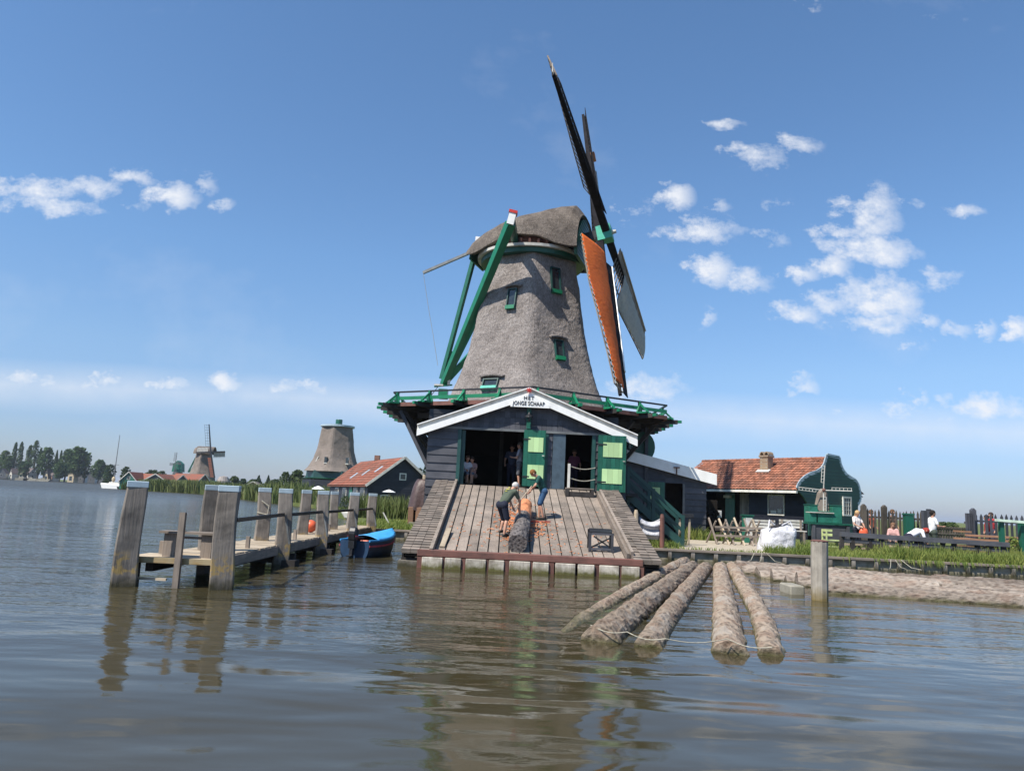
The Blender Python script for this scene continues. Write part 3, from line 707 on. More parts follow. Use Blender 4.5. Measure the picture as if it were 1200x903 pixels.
while b < gz-.2:                                            # little shingle-like boards of the gable
    q = clip(clip(gp, 1, b, 1), 1, b+.225, -1)
    if len(q) > 2:
        a0 = min(p[0] for p in q); a1 = max(p[0] for p in q); x_ = a0-(a0 % .2)
        while x_ < a1:
            r_ = clip(clip(q, 0, x_, 1), 0, x_+.192, -1)
            if len(r_) > 2: mb.prism(r_, O, X, Z, F_, 0, (lambda bb: (lambda a, z: .045-.02*(z-bb)/.225))(b))
            x_ += .2
    b += .225
mb.build('gable_boards', 'tar_z', shed)
mb = MB(); mb.prism(gp, O, X, Z, F_, -.05, -.003); mb.build('gable_backing', 'black', shed)
mb = MB(); mb.span((XL+.5, FY-.09, dtop-.03), (XR, FY-.0, dtop+.055)); mb.build('lintel', 'iron', shed)
for x in (dl, d1-.05, d4):
    mb = MB(); mb.span((x-.06, FY-.07, 2.4), (x+.07, FY+.1, dtop-.03)); mb.build('door_post', 'darkgreen_z', shed)
mb = MB(); mb.span((dl+.04, FY+.05, 2.4), (dl+.22, FY+.12, dtop-.05)); mb.boards(rect(0, .9, 2.6, dtop-.1), V((dl+.12, FY+.1, 0)), Y_, Z, X, .3); mb.build('folded_door', 'darkgreen_z', shed)
# roof, verge boards, walls, room
mb = MB()
for sg in (-1, 1):
    xe = gx+sg*4.12; mb.add([(gx, FY-.22, gz+.02), (xe, FY-.22, gz-gs*4.12+.02), (xe, 31.4, gz-gs*4.12+.02), (gx, 31.4, gz+.02), (gx, FY-.22, gz+.12), (xe, FY-.22, gz-gs*4.12+.12), (xe, 31.4, gz-gs*4.12+.12), (gx, 31.4, gz+.12)], [(0, 1, 2, 3), (7, 6, 5, 4), (0, 4, 5, 1), (1, 5, 6, 2), (2, 6, 7, 3), (3, 7, 4, 0)])
mb.build('roof', 'darkwood_y', shed)
for sg in (-1, 1):
    def vp(x, dz, dy=0): return V((gx+sg*x, FY-.26-dy, gz-gs*x+dz))
    for nm, m_, za, zb, dy in (('verge_cap', 'white', .13, .17, .09), ('verge_board', 'iron' if False else 'offwhite', -.04, .13, .0), ('verge_trim', 'white', -.27, -.03, .05)):
        mb = MB(); mb.prism([(0, za), (4.14, za-gs*4.14), (4.14, zb-gs*4.14), (0, zb)], V((gx, FY-.25, gz)), X*sg, Z, F_, 0, .04+dy); mb.build(nm, m_, shed)
mb = MB()
mb.prism(rect(XL, XL+.1, 1.9, roofz(XL)), (0, FY+.02, 0), X, Z, Y_, 0, 6); mb.prism(rect(XR-.1, XR, 1.9, roofz(XR)), (0, FY+.02, 0), X, Z, Y_, 0, 6)
mb.build('side_wall', 'tar_x', shed)
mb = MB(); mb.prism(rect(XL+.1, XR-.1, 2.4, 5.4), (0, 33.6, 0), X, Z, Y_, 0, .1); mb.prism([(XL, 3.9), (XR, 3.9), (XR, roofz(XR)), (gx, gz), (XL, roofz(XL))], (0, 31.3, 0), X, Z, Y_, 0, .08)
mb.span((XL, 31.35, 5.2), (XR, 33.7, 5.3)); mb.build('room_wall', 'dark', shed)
mb = MB(); mb.boards(rect(XL+.1, XR-.1, 0, 5.5), V((0, FY+.0, FL-.06)), X, Y_, Z, .25, (.06, .06), gap=.01); mb.build('room_floor', 'darkwood_x', shed)
mb = MB(); mb.span((XL+.02, FY+.1, 2.1), (XR, FY+.3, FL-.08)); mb.build('sill_beam', 'darkwood_x', shed)
for x in (-.4, .35, 2.2, 3.5):
    mb = MB(); mb.span((x, 31.0, FL), (x+.16, 31.16, 5.2)); mb.build('interior_post', 'darkwood_z', shed)
# name board, ornament and lamp
nbx0, nbx1 = W(598, 478).x, W(643.5, 480).x; nz = W(620, 478.5).z
mb = MB(); mb.prism([(nbx0, nz), (nbx1, nz), (nbx1, min(nz+.10, gz)), (gx+.12, gz-.12), (gx-.12, gz-.12), (nbx0, nz+.10)], (0, FY-.33, 0), X, Z, F_, 0, .03)
nb_ = mb.build('name_board', 'white', shed)
def text(txt, size, loc, parent, name, mat, font_scale=1.0, ext=.004, rot=(pi/2, 0, 0), sp=1.0):
    cu = bpy.data.curves.new(name, 'FONT'); cu.body = txt; cu.size = size; cu.extrude = ext; cu.align_x = 'CENTER'; cu.align_y = 'CENTER'; cu.space_character = sp; cu.offset = size*.012
    tmp = bpy.data.objects.new('tmp', cu); col.objects.link(tmp)
    me = bpy.data.meshes.new_from_object(tmp); bpy.data.objects.remove(tmp)
    me.materials.clear(); me.materials.append(M[mat]); ob = bpy.data.objects.new(name, me); col.objects.link(ob)
    ob.parent = parent; ob.location = V(loc)-worg(parent); ob.rotation_euler = rot; ob.scale = (font_scale, 1, 1); return ob
text('HET', .19, (gx, FY-.372, nz+.345), nb_, 'lettering', 'black', sp=1.25)
text('JONGE SCHAAP', .215, (gx, FY-.372, nz+.14), nb_, 'lettering', 'black', sp=1.08, font_scale=.74)
mb = MB(); c_ = V((gx, FY-.42, gz+.04))
for k in range(8): a = pi*k/4; mb.beam(c_, c_+V((cos(a)*.13, 0, sin(a)*.13)), .05, .05, w2=.01, h2=.01)
mb.build('gable_star', 'red', shed)
lp = W(620, 489, FY-.35)
mb = MB(); mb.beam(V((lp.x, FY-.05, lp.z+.22)), V((lp.x, FY-.38, lp.z+.2)), .04, .04); mb.beam(V((lp.x, FY-.06, lp.z-.4)), V((lp.x, FY-.06, lp.z+.45)), .16, .05); mb.build('lamp_bracket', 'green_z', shed)
mb = MB(); mb.lathe([(.03, .2), (.06, .12), (.16, .04), (.17, 0), (.05, 0), (.05, -.1), (.03, -.14)], lp, 16); mb.build('lamp', 'black', shed)
def door_leaf(px0, py0, px1, py1, Y, panels, name, parent, label=None):
    p0, p1 = at(px0, py1, Y), at(px1, py0, Y); mb = MB()
    x0, x1, z0, z1 = p0.x, p1.x, min(p0.z, at(px1, py1, Y).z), max(p1.z, at(px0, py0, Y).z)
    mb.boards(rect(x0, x1, z0, z1), V((0, Y, 0)), X, Z, F_, .16, (.045, .045), vert=True, gap=.006); mb.span((x0, Y+.001, z0), (x1, Y+.02, z1))
    d = mb.build(name, 'green_z', parent)
    for (a, b_, c__, d_) in panels:
        q0, q1 = at(a, d_, Y-.07), at(c__, b_, Y-.07); mb = MB(); mb.boards(rect(q0.x, q1.x, q0.z, q1.z), V((0, Y-.048, 0)), X, Z, F_, .2, (.022, .022), vert=True, gap=.004); mb.build('panel', 'palegreen', d)
    mb = MB()
    for z_ in (z0+.35, z1-.35): mb.beam(V((x0-.02, Y-.06, z_)), V((x0+.3*(x1-x0), Y-.06, z_)), .03, .05)
    mb.build('hinge', 'black', d); mb = MB(); mb.beam(V((x1-.12, Y-.09, (z0+z1)/2+.1)), V((x1-.04, Y-.09, (z0+z1)/2+.1)), .03, .03); mb.build('latch', 'offwhite', d)
    return d
door_leaf(611.5, 504.5, 640, 569, 27.8, [(618.6, 512.8, 637, 529), (617.5, 545, 637, 560.4)], 'door', shed)
door_leaf(699.5, 511, 734, 575.4, 27.6, [(706.5, 519, 729.5, 535), (705, 550, 729, 566)], 'door', shed)
mb = MB(); mb.boards(rect(d2+.02, d3, FL, dtop-.04), O, X, Z, F_, .5, (.04, .04), vert=True); mb.build('blue_grey_door', 'bluedoor', shed)
# ============================================================ RAMP
RY0, RZ0, RY1, RZ1 = 20.0, .64, 28.0, FL
rs = V((0, RY1-RY0, RZ1-RZ0)); RL = rs.length; rs.normalize(); rn = X.cross(rs).normalized()
rp0 = V((0, RY0, RZ0))
def RP(px, py): return hit(px, py, rp0, rn)
def rpt(x, d, h_=0): return V((x, RY0, RZ0))+rs*d+rn*h_
ramp_ = thing('timber_ramp', 'grey plank ramp sloping from the shed doors down to white fender blocks', 'ramp', (.7, 24, 0))
RX0, RX1 = -1.86, 3.27
mb = MB(); n = 18; pw = (RX1-RX0)/n
for i in range(n):
    x0 = RX0+i*pw; cuts = [0, U(1.6, 3.4), U(4.8, 6.4), RL]
    for a, b in zip(cuts, cuts[1:]):
        h_ = U(-.006, .006); mb.prism([(x0+.016, a+.008), (x0+pw-.014, a+.008), (x0+pw-.014, b-.008), (x0+.016, b-.008)], rp0, X, rs, rn, -.05, h_)
mb.build('deck', 'grey_y', ramp_, bevel=.006)
mb = MB(); mb.prism(rect(RX0-.75, RX1+.8, .02, RL-.02), rp0, X, rs, rn, -.12, -.07); mb.build('underlay', 'darkwood_y', ramp_)
for (a, b, sg) in ((-2.68, RX0-.10, -1), (RX1+.14, 4.12, 1)):
    mb = MB(); nst = 34; st = RL/nst
    for i in range(-1, nst):
        d = i*st
        for xa, xb in ((a, a+(b-a)*.33-.01), (a+(b-a)*.33, a+(b-a)*.66-.01), (a+(b-a)*.66, b)):
            h_ = .16+U(-.012, .012); mb.prism([(d+.02, h_-.12), (d+st-.0, h_-.14), (d+st-.0, h_-.03), (d+.02, h_+.0)], V((xa, RY0, RZ0)), rs, rn, X, 0, xb-xa)
    mb.build('side_ramp', 'grey_x', ramp_)
mb = MB(); mb.beam(rpt(RX0-.05, -.2, .06), rpt(RX0-.05, RL, .06), .09, .27); mb.build('kerb_beam', 'grey_y', ramp_)
for xx in (RX1+.03, RX1+.13):
    mb = MB(); mb.beam(rpt(xx, .1, .09+(xx-RX1)*.6), rpt(xx-.02, RL-.9, .09+(xx-RX1)*.6), .075, .2); mb.build('kerb_beam', 'grey_y', ramp_)
for a in (-2.66, 4.1):
    mb = MB(); mb.prism([(0, -.5), (RL, -2.0), (RL, .03), (0, .03)], V((a-.03, RY0, RZ0)), rs, rn, X, 0, .05); mb.build('side_board', 'darkwood_y', ramp_)
bz = .66
mb = MB()
p0, p1 = at(490, 640, 19.8), at(753, 652, 19.8)
mb.beam(V((p0.x, 19.82, bz)), V((p1.x, 19.82, bz)), .30, .17); mb.build('front_beam', 'redbrown_x', ramp_, bevel=.012)
blocks = [(130, 221), (231, 303), (322, 412), (424, 492), (514, 606), (617, 688), (716, 804), (815, 888), (909, 996), (1007, 1086)]
for a, b in blocks:
    xa, xb = at(460+a/3.75, 655, 19.7).x, at(460+b/3.75, 655, 19.7).x
    mb = MB(); lean = U(-.01, .03); mb.prism([(0, -.15), (.18, -.15), (.22, .56+U(-.02, .015)), (.02, .565)], V((xa, 19.62-lean, 0)), Y_, Z, X, 0, xb-xa); mb.build('fender_block', 'fender', ramp_, bevel=.015)
for px in (492, 520, 542.5, 571.5, 594, 623, 646.5, 673.5, 699.5, 727, 751.5):
    x = at(px, 655, 19.75).x; w_ = .06 if px in (520, 571.5, 623, 673.5, 727) else .13
    mb = MB(); mb.span((x-w_/2, 19.68, -.3), (x+w_/2, 19.95, .56)); mb.build('fender_post', 'redbrown_z', ramp_)
mb = MB(); mb.span((-2.7, 19.98, -.4), (4.15, 20.05, .5)); mb.build('front_wall', 'darkwood_x', ramp_)
for q0, q1 in (((-2.75, 19.72, -.3), (-2.2, 20.3, .44)), ((3.7, 19.75, -.3), (4.2, 20.3, .40))):
    mb = MB(); mb.span(q0, q1); mb.build('corner_block', 'postplain', ramp_)
# ---- objects on the ramp
def rough_log(name, p, q, r1, r2, mat, parent=None, amp=.05, n=28, seg=40, bend=(0, 0, 0), freq=3.0, endmat=None, seed=0, bulge=0):
    mb = MB(); p, q = V(p), V(q); d = (q-p); L_ = d.length; d.normalize(); a = d.orthogonal().normalized(); b = d.cross(a); vs = []
    off = V((seed*3.7, seed*1.3, 0))
    for i in range(seg+1):
        f = i/seg; c0 = p+(q-p)*f+V(bend)*sin(pi*f)
        r = r1+(r2-r1)*f
        for k in range(n):
            th = 2*pi*k/n; dr = a*cos(th)+b*sin(th); base = c0+dr*r
            al = (base-p).dot(d); bs = base-d*al*.62+off; nz = noise.noise(bs*freq)*amp*.8+abs(noise.noise(bs*freq*2.6))*amp*1.1+noise.noise(bs*freq*7)*amp*.45
            vs.append(base+dr*nz)
    fs = [(i*n+k, i*n+(k+1) % n, (i+1)*n+(k+1) % n, (i+1)*n+k) for i in range(seg) for k in range(n)]
    tn = rnd(); mb.add(vs, fs, tn)
    mb.add(vs[:n]+[p+d*r1*.02], [(k, (k+1) % n, n) for k in range(n)], .5, mi=1 if endmat else 0); mb.add(vs[-n:]+[q+d*r2*.06], [((k+1) % n, k, n) for k in range(n)], .5, mi=1 if endmat else 0)
    return mb.build(name, [mat, endmat] if endmat else mat, parent)
e0, e1 = RP(606, 647), RP(612.5, 616); e2 = RP(615.5, 600)
lg = thing('half_stripped_log', 'thick dark log on the ramp, its upper end stripped to orange wood', 'log', (e0.x, e0.y, e0.z))
rough_log('bark_covered_trunk', e0+rn*.24, e1+rn*.24, .25, .235, 'barkdark', lg, amp=.03)
rough_log('stripped_end', e1+rn*.235, e2+rn*.24, .225, .21, 'orangewood', lg, amp=.03)
mb = MB()
for i in range(420):
    a, b = random.gauss(0, 1), random.gauss(0, 1); px, py = (600+a*9, 612+b*13) if i % 3 else (625+a*11, 618+b*7)
    p = RP(px, py)
    if not (RX0 < p.x < RX1 and .2 < (p-rp0).dot(rs) < RL-.3): continue
    an = U(0, pi); u = X*cos(an)+rs*sin(an); v = rn.cross(u); l, ww = U(.03, .13), U(.012, .04)
    mb.box(p+rn*(.012+U(0, .02)), (l, ww, .012), (u, v, rn))
for i in range(150):
    p = rpt(U(RX0+.1, RX1-.1), abs(random.gauss(0, 2.2))+.2, .012); an = U(0, pi); u = X*cos(an)+rs*sin(an); mb.box(p, (U(.03, .12), .02, .01), (u, rn.cross(u), rn))
tag(mb.build('bark_shavings', 'orangewood'), 'orange bark shavings littering the ramp around the log being stripped', 'bark shavings', kind='stuff')
pl = [(523, 634, .42, 1.1), (505+20, 612, 1.2, .0)]
p = RP(518, 642); mb = MB(); mb.beam(p+rn*.04, RP(526, 624)+rn*.12, .14, .04); tag(mb.build('loose_plank', 'tan_y'), 'short brown plank lying loose at the lower left of the ramp', 'plank')
fr = RP(691, 646); fr2 = RP(717, 647)
ft = thing('slatted_crate', 'small black slatted crate standing at the lower right of the ramp', 'crate', fr)
wv_, hh = fr2.x-fr.x, .52
for xx in (0, wv_):
    for dd in (0, .35):
        mb = MB(); b0 = V((fr.x+xx, fr.y, fr.z))+rs*dd; mb.beam(b0, b0+Z*hh, .07, .07, upv=(0, 1, 0)); mb.build('leg', 'tar_z' if dd == 0 else 'black', ft)
for zz, nm in ((hh-.03, 'top_rail'), (.08, 'bottom_rail')):
    mb = MB(); mb.beam(fr+Z*zz-X*.04, fr+X*(wv_+.04)+Z*zz, .06, .06); mb.build(nm, 'tar_x', ft)
mb = MB(); mb.beam(fr+Z*.1, fr+X*wv_+Z*(hh-.1), .03, .04); mb.beam(fr+Z*(hh-.1)+X*.1, fr+X*wv_+Z*.1, .03, .04); mb.build('cross_brace', 'black', ft)
mb = MB(); mb.boards(rect(0, wv_, 0, .35), fr+Z*(hh), X, rs, rn, .09, (.02, .02)); mb.build('slatted_top', 'black', ft)
# roped threshold by the second door
rb = W(666, 573, 27.2); re = W(698, 566, 27.3)
rf = thing('rope_barrier', 'grey post with two sagging ropes closing the narrow shed doorway', 'barrier', (rb.x, rb.y, FL))
mb = MB(); mb.beam(V((rb.x, rb.y, FL-.1)), V((rb.x, rb.y, W(666, 543, 27.2).z)), .09, .09, upv=(0, 1, 0)); mb.build('post', 'offwhite', rf)
for zt in (.85, .42):
    a = V((rb.x, rb.y, FL+zt)); b = V((re.x+.0, 27.5, FL+zt-.02)); mb = MB(); mb.tube([a.lerp(b, i/10)-Z*.09*sin(pi*i/10) for i in range(11)], .018, 6); mb.build('rope', 'rope', rf)
bn = thing('low_bench', 'low dark wooden step with a pale top below the roped doorway', 'bench', (rb.x, 27, FL-.2))
a = RP(663, 582); b = RP(695, 582); topz = a.z+.30
mb = MB(); mb.boards(rect(0, b.x-a.x, 0, .42), V((a.x, a.y, topz)), X, Y_, Z, .2, (.04, .04), gap=.01); mb.build('seat', 'grey_x', bn)
for xx in (a.x+.05, b.x-.05):
    mb = MB(); mb.span((xx-.06, a.y+.02, a.z-.05), (xx+.06, a.y+.4, topz)); mb.build('leg', 'darkwood_z', bn)
mb = MB(); mb.span((a.x+.11, a.y+.05, a.z+.02), (b.x-.11, a.y+.09, a.z+.2)); mb.build('stretcher', 'darkwood_x', bn)
# ============================================================ ANNEX, STAIRS
AY = 37.5
an = thing('annex', 'low dark boarded annex with a broad white roof edge behind the green stairs', 'annex', (8, AY, GZ_))
ax0, ax1 = 5.02, at(827, 590, AY).x; tz0, tz1 = at(735, 531, AY).z, at(836, 559, AY).z
xa, xb = at(735, 531, AY).x, at(838, 559, AY).x; sl = (tz1-tz0)/(xb-xa)
def az(x): return tz0+sl*(x-xa)
o0, o1 = at(779, 590, AY).x, at(800, 590, AY).x; oz = at(790, 566, AY).z
mb = MB(); OA = V((0, AY, 0))
for poly in ([(ax0, .5), (o0, .5), (o0, az(o0)-.1), (ax0, az(ax0)-.1)], [(o1, .5), (ax1, .5), (ax1, az(ax1)-.1), (o1, az(o1)-.1)], [(o0, oz), (o1, oz), (o1, az(o1)-.1), (o0, az(o0)-.1)]):
    mb.boards(poly, OA, X, Z, F_, .30, (.06, .015))
mb.boards(rect(0, 6, .5, az(ax1)-.1), V((ax1, AY, 0)), Y_, Z, X, .3, (.05, .015)); mb.prism(rect(ax0, ax1, .5, 3.4), (0, AY+5, 0), X, Z, Y_, 0, .1)
mb.build('wall', 'tar_x', an)
mb = MB(); mb.prism([(ax0-.3, az(ax0-.3)), (xb, az(xb)), (xb, az(xb)+.10), (ax0-.3, az(ax0-.3)+.10)], (0, AY-.25, 0), X, Z, Y_, 0, 6.3); mb.build('roof', 'darkwood_y', an)
mb = MB(); mb.prism([(ax0-.3, az(ax0-.3)-.40), (xb, az(xb)-.40), (xb, az(xb)+.14), (ax0-.3, az(ax0-.3)+.14)], (0, AY-.26, 0), X, Z, F_, 0, .06); mb.build('roof_edge', 'white', an)
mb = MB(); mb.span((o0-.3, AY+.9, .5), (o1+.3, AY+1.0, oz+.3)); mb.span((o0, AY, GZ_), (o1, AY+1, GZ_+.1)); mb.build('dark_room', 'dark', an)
mb = MB(); mb.span((o1-.02, AY-.09, .7), (o1+.08, AY-.0, oz)); mb.build('door_frame', 'iron', an)
door_leaf(758, 565, 779, 640, AY-.12, [(761, 571, 773.5, 584)], 'green_door', an)
p = at(793, 548, AY-.4); mb = MB(); mb.tube([p, p-Z*.35], [.03, .03], 6); mb.box(p+Z*.02, (.3, .06, .06)); mb.build('wall_hook', 'redbrown_x', an)
st = thing('stairs', 'dark green wooden stairs with handrails going down from the shed to the grass', 'stairs', (6, 30, GZ_))
s0, s1 = V((4.75, 29.4, FL)), V((at(793, 635, 30.3).x, 29.4, .75)); dS = (s1-s0)
for yy_ in (29.3, 30.3):
    a = V((s0.x, yy_, s0.z-.08)); b = V((s1.x, yy_, s1.z)); mb = MB(); mb.beam(a, b, .06, .28); mb.build('stringer', 'darkgreen_x', st)
    mb = MB(); mb.beam(a+Z*1.05, b+Z*1.0, .07, .13); mb.build('handrail', 'darkgreen_x', st)
    mb = MB(); mb.beam(a+Z*.58, b+Z*.52, .05, .12); mb.build('mid_rail', 'darkgreen_x', st)
    for f in (0, .46, 1.0):
        q = a.lerp(b, f); mb = MB(); mb.span((q.x-.06, q.y-.06, GZ_-.1), (q.x+.06, q.y+.06, q.z+1.12)); mb.build('newel_post', 'darkgreen_z', st)
for i in range(9):
    q = s0.lerp(s1, (i+.5)/9); mb = MB(); mb.span((q.x-.16, 29.34, q.z-.06), (q.x+.12, 30.26, q.z-.02)); mb.build('tread', 'darkwood_y', st)
mb = MB(); mb.span((4.5, 28.2, FL-.14), (4.95, 30.4, FL-.03)); mb.build('landing', 'darkwood_x', st)
# hanging sack and rusty posts
p0, p1 = at(747.5, 634, 27.5), at(773.5, 607, 27.5)
sk = MB()
def skf(a, b):
    x = p0.x+(p1.x-p0.x)*(a*.9+.1*a*b+.05); z = p0.z+.1+(p1.z-p0.z-.1)*b-.16*sin(pi*a)*b
    return V((x, 27.5+.10*sin(b*13+a*2)*(.5+.5*sin(pi*a)), z))
sk.grid(skf, 20, 34); tag(sk.build('hanging_sack', 'bag', smooth=True, solid=.03), 'white woven sack hung in folds between two brown posts beside the ramp', 'sack')
for i, (px, ya, yb, lb) in enumerate(((745.5, 597, 626, 'reddish brown post left of the hanging white sack'), (776, 602, 637, 'taller reddish brown post right of the hanging white sack'), (737, 596, 618, 'short thin grey post between the ramp and the white sack'))):
    a, b = at(px, yb, 27.4), at(px, ya, 27.4); mb = MB(); mb.tube([V((a.x, a.y, .3)), b-Z*.12, b], [.085, .08, .05] if i < 2 else [.05, .05, .04], 8, mi=0)
    tag(mb.build('post', 'tan_z' if i == 0 else ('redbrown_z' if i == 1 else 'grey_z')), lb, 'post')
tr = thing('trestle', 'dark beam on pale legs standing in the grass before the annex', 'trestle', (8, 31, GZ_))
a, b = at(792, 604, 31), at(812, 604, 31); mb = MB(); mb.beam(a, b, .25, .16); mb.build('beam', 'black', tr)
for px, px2 in ((808, 807), (796, 801), (797, 793)):
    a = at(px, 608, 31); b = onz(px2, 636, GZ_); mb = MB(); mb.beam(a, V((at(px2, 630, 31).x, 31.0, GZ_)), .08, .08, upv=(0, 1, 0)); mb.build('leg', 'tan_z', tr)
# ============================================================ RED ROOFED HOUSE WITH BELL GABLE
ec = at(935, 574, 44); el_ = at(826, 571.5, 50)
ez = 3.52; ec.z = ez; el_.z = ez
dw_ = V((el_.x-ec.x, el_.y-ec.y, 0)).normalized(); db = V((-dw_.y, dw_.x, 0)); 
if db.y < 0: db = -db
nfr = -db; ngb = -dw_                       # front wall normal, gable normal
GW = 6.9; LEN = 10.5
house = thing('bell_gabled_house', 'low house with orange tiled roof, brick chimney and green bell shaped gable', 'house', (ec.x, ec.y, GZ_))
rz_ = 5.62
gp = []
for (a, b) in [(735, 338), (742, 315), (760, 288), (785, 265), (820, 245), (860, 232), (890, 212), (908, 185), (918, 150), (926, 124), (1003, 140), (1012, 185), (1028, 222), (1050, 252), (1080, 272), (1108, 288), (1126, 318), (1136, 360), (1138, 410), (1122, 440), (1118, 640), (806, 640), (806, 470), (795, 432), (775, 395), (750, 365), (735, 355)]:
    p = hit(800+a/5.4545, 510+b/5.4545, ec, ngb); gp.append(((p-ec).dot(db), p.z))
mx = max(p[0] for p in gp)
mb = MB(); pts = gp; mb.prism(pts, V((ec.x, ec.y, 0)), db, Z, ngb, -.10, 0)
gab = mb.build('gable', 'housegreen_x', house)
mb = MB()
for i in range(24):
    z = .9+i*.22
    xs = []
    for (x1, z1), (x2, z2) in zip(pts, pts[1:]+pts[:1]):
        if (z1-z)*(z2-z) < 0: xs.append(x1+(x2-x1)*(z-z1)/(z2-z1))
    if len(xs) >= 2: mb.prism([(min(xs)+.05, z), (max(xs)-.05, z), (max(xs)-.05, z+.05), (min(xs)+.05, z+.05)], V((ec.x, ec.y, 0)), db, Z, ngb, .0, .022)
mb.build('board_edges', 'housegreen_x', gab)
mb = MB(); tr_ = [V((ec.x, ec.y, 0))+db*x+Z*z for x, z in pts[:20]]
for a, b in zip(tr_, tr_[1:]): mb.beam(a+ngb*-.03, b+ngb*-.03, .2, .07, upv=ngb)
mb.build('gable_trim', 'bluegrey', gab)
# roof with rows of pantiles (real waves)
mid_w = GW/2; ov = .0
def pantile(mb, o, u, v, L_, S_, pitch=.25, course=.33):
    """o corner, u along the eave, v up the slope"""
    n = u.cross(v).normalized()
    if n.z < 0: n = -n
    nc = int(S_/course)
    for j in range(nc):
        vs = []; nu = int(L_/pitch*4)
        for jj in (0, 1):
            for i in range(nu+1):
                x = i/nu*L_; wv = abs(sin(pi*x/pitch))**.7*.05+.0*jj
                vs.append(o+u*x+v*(j*course+(course+.03)*jj)+n*(wv+(.045 if jj == 0 else .0)))
        for i in range(0, nu, 4):
            q = vs[i:i+5]+vs[nu+1+i:nu+1+i+5]
            if len(q) == 10: mb.add(q, [(k, k+1, 6+k, 5+k) for k in range(4)])
M['tile'] = surf('orange_clay_tiles', (.31, .125, .075), rough=.85, var=.35, nscale=1.4, c2=(.18, .095, .07), bump=.2, tone=(.62, 1.3), spec=.25)
M['tileold'] = surf('rusty_red_tiles', (.25, .09, .06), rough=.85, var=.35, nscale=.6, c2=(.17, .10, .075), bump=.2, tone=(.75, 1.2), spec=.2)
e_f = V((ec.x, ec.y, ez))-ngb*.02; rid = e_f+db*mid_w+Z*(rz_-ez)
slope = (rid-e_f); SL = slope.length; sv = slope.normalized()
mb = MB(); pantile(mb, e_f-sv*.05, dw_, sv, LEN, SL+.1); 
e_b = e_f+db*GW; pantile(mb, e_b, dw_, (rid-e_b).normalized(), LEN, SL+.1, course=.66)
mb.build('roof', 'tile', house)
mb = MB()
for i in range(int(LEN/.35)): a = rid+dw_*(i*.35)+Z*.03; mb.tube([a, a+dw_*.36], [.115, .10], 8)
mb.build('ridge_tiles', 'tile', house)
mb = MB(); mb.prism([(0.02, ez-.12), (GW-.02, ez-.12), (mid_w, rz_-.12)], V((e_f.x, e_f.y, 0)), db, Z, dw_, .1, LEN-.1); mb.build('roof_void', 'dark', house)
mb = MB(); mb.beam(e_f+dw_*.0-db*.06-Z*.10, e_f+dw_*LEN-db*.06-Z*.10, .16, .14); mb.build('gutter', 'offwhite', house)
wf = V((ec.x, ec.y, 0))+db*.95                                # front wall line, set back under the eave
def onwall(px, py): return hit(px, py, wf, nfr)
def wc(px, py): p = onwall(px, py); return (p-wf).dot(dw_), p.z
mb = MB(); ww = []
aL = wc(846, 590)[0]; aM = wc(878, 590)[0]
mb.boards(rect(.05, aM, .5, ez), wf, dw_, Z, nfr, .28, (.04, .015)); mb.boards(rect(aL+1.6, LEN, .5, ez), wf, dw_, Z, nfr, .28, (.04, .015))
M['blackwall'] = surf('black_painted_boards', (.016, .018, .028), rough=.5, var=.2, grain=GX, bump=.2, spec=.3)
mb.prism(rect(0.05, LEN, .5, ez), wf+db*5.0, dw_, Z, nfr, 0, .1); mb.prism(rect(0, 5, .5, ez+.2), wf+dw_*LEN, db, Z, dw_, 0, .1)
mb.build('front_wall', 'blackwall', house)
mb = MB(); mb.span((0, 0, 0), (.01, .01, .01)) if False else None
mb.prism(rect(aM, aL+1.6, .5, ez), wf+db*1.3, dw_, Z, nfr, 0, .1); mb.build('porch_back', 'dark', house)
(wa, z1_), (wb, z0_) = wc(900.5, 579), wc(920, 604)
w0, w1, zz0, zz1 = min(wa, wb), max(wa, wb), min(z0_, z1_), max(z0_, z1_)
mb = MB()
for q in (rect(w0, w1, zz0, zz0+.07), rect(w0, w1, zz1-.07, zz1), rect(w0, w0+.07, zz0+.07, zz1-.07), rect(w1-.07, w1, zz0+.07, zz1-.07)): mb.prism(q, wf, dw_, Z, nfr, 0, .09)
wn_ = mb.build('window', 'offwhite', house)
mb = MB(); mb.prism(rect(w0+.07, w1-.07, zz0+.07, zz1-.07), wf, dw_, Z, nfr, .03, .055); mb.build('pane', 'glass', wn_)
mb = MB(); mb.prism(rect(w0+.2, w0+.5, zz0+.12, zz0+.4), wf, dw_, Z, nfr, .058, .066); mb.prism(rect(w1-.62, w1-.2, zz0+.1, zz0+.3), wf, dw_, Z, nfr, .058, .066); mb.build('sill_items', 'curtain', wn_)
for (xa_, ya_, xb_, yb_, m_, nm) in ((847, 577, 858, 612, 'green_z', 'green_door'), (864, 576, 876, 612, 'grey_z', 'weathered_door')):
    (a1, b1), (a2, b2) = wc(xa_, ya_), wc(xb_, yb_); mb = MB(); mb.boards(rect(min(a1, a2), max(a1, a2), GZ_, b1), wf+db*.3, dw_, Z, nfr, .22, (.05, .05), vert=True, gap=.01); mb.build(nm, m_, house)
a1, b1 = wc(849, 579); mb = MB(); mb.prism(rect(a1-.45, a1+.05, b1-.22, b1-.05), wf, dw_, Z, nfr, -.2, .05); mb.build('porch_lamp', 'offwhite', house)
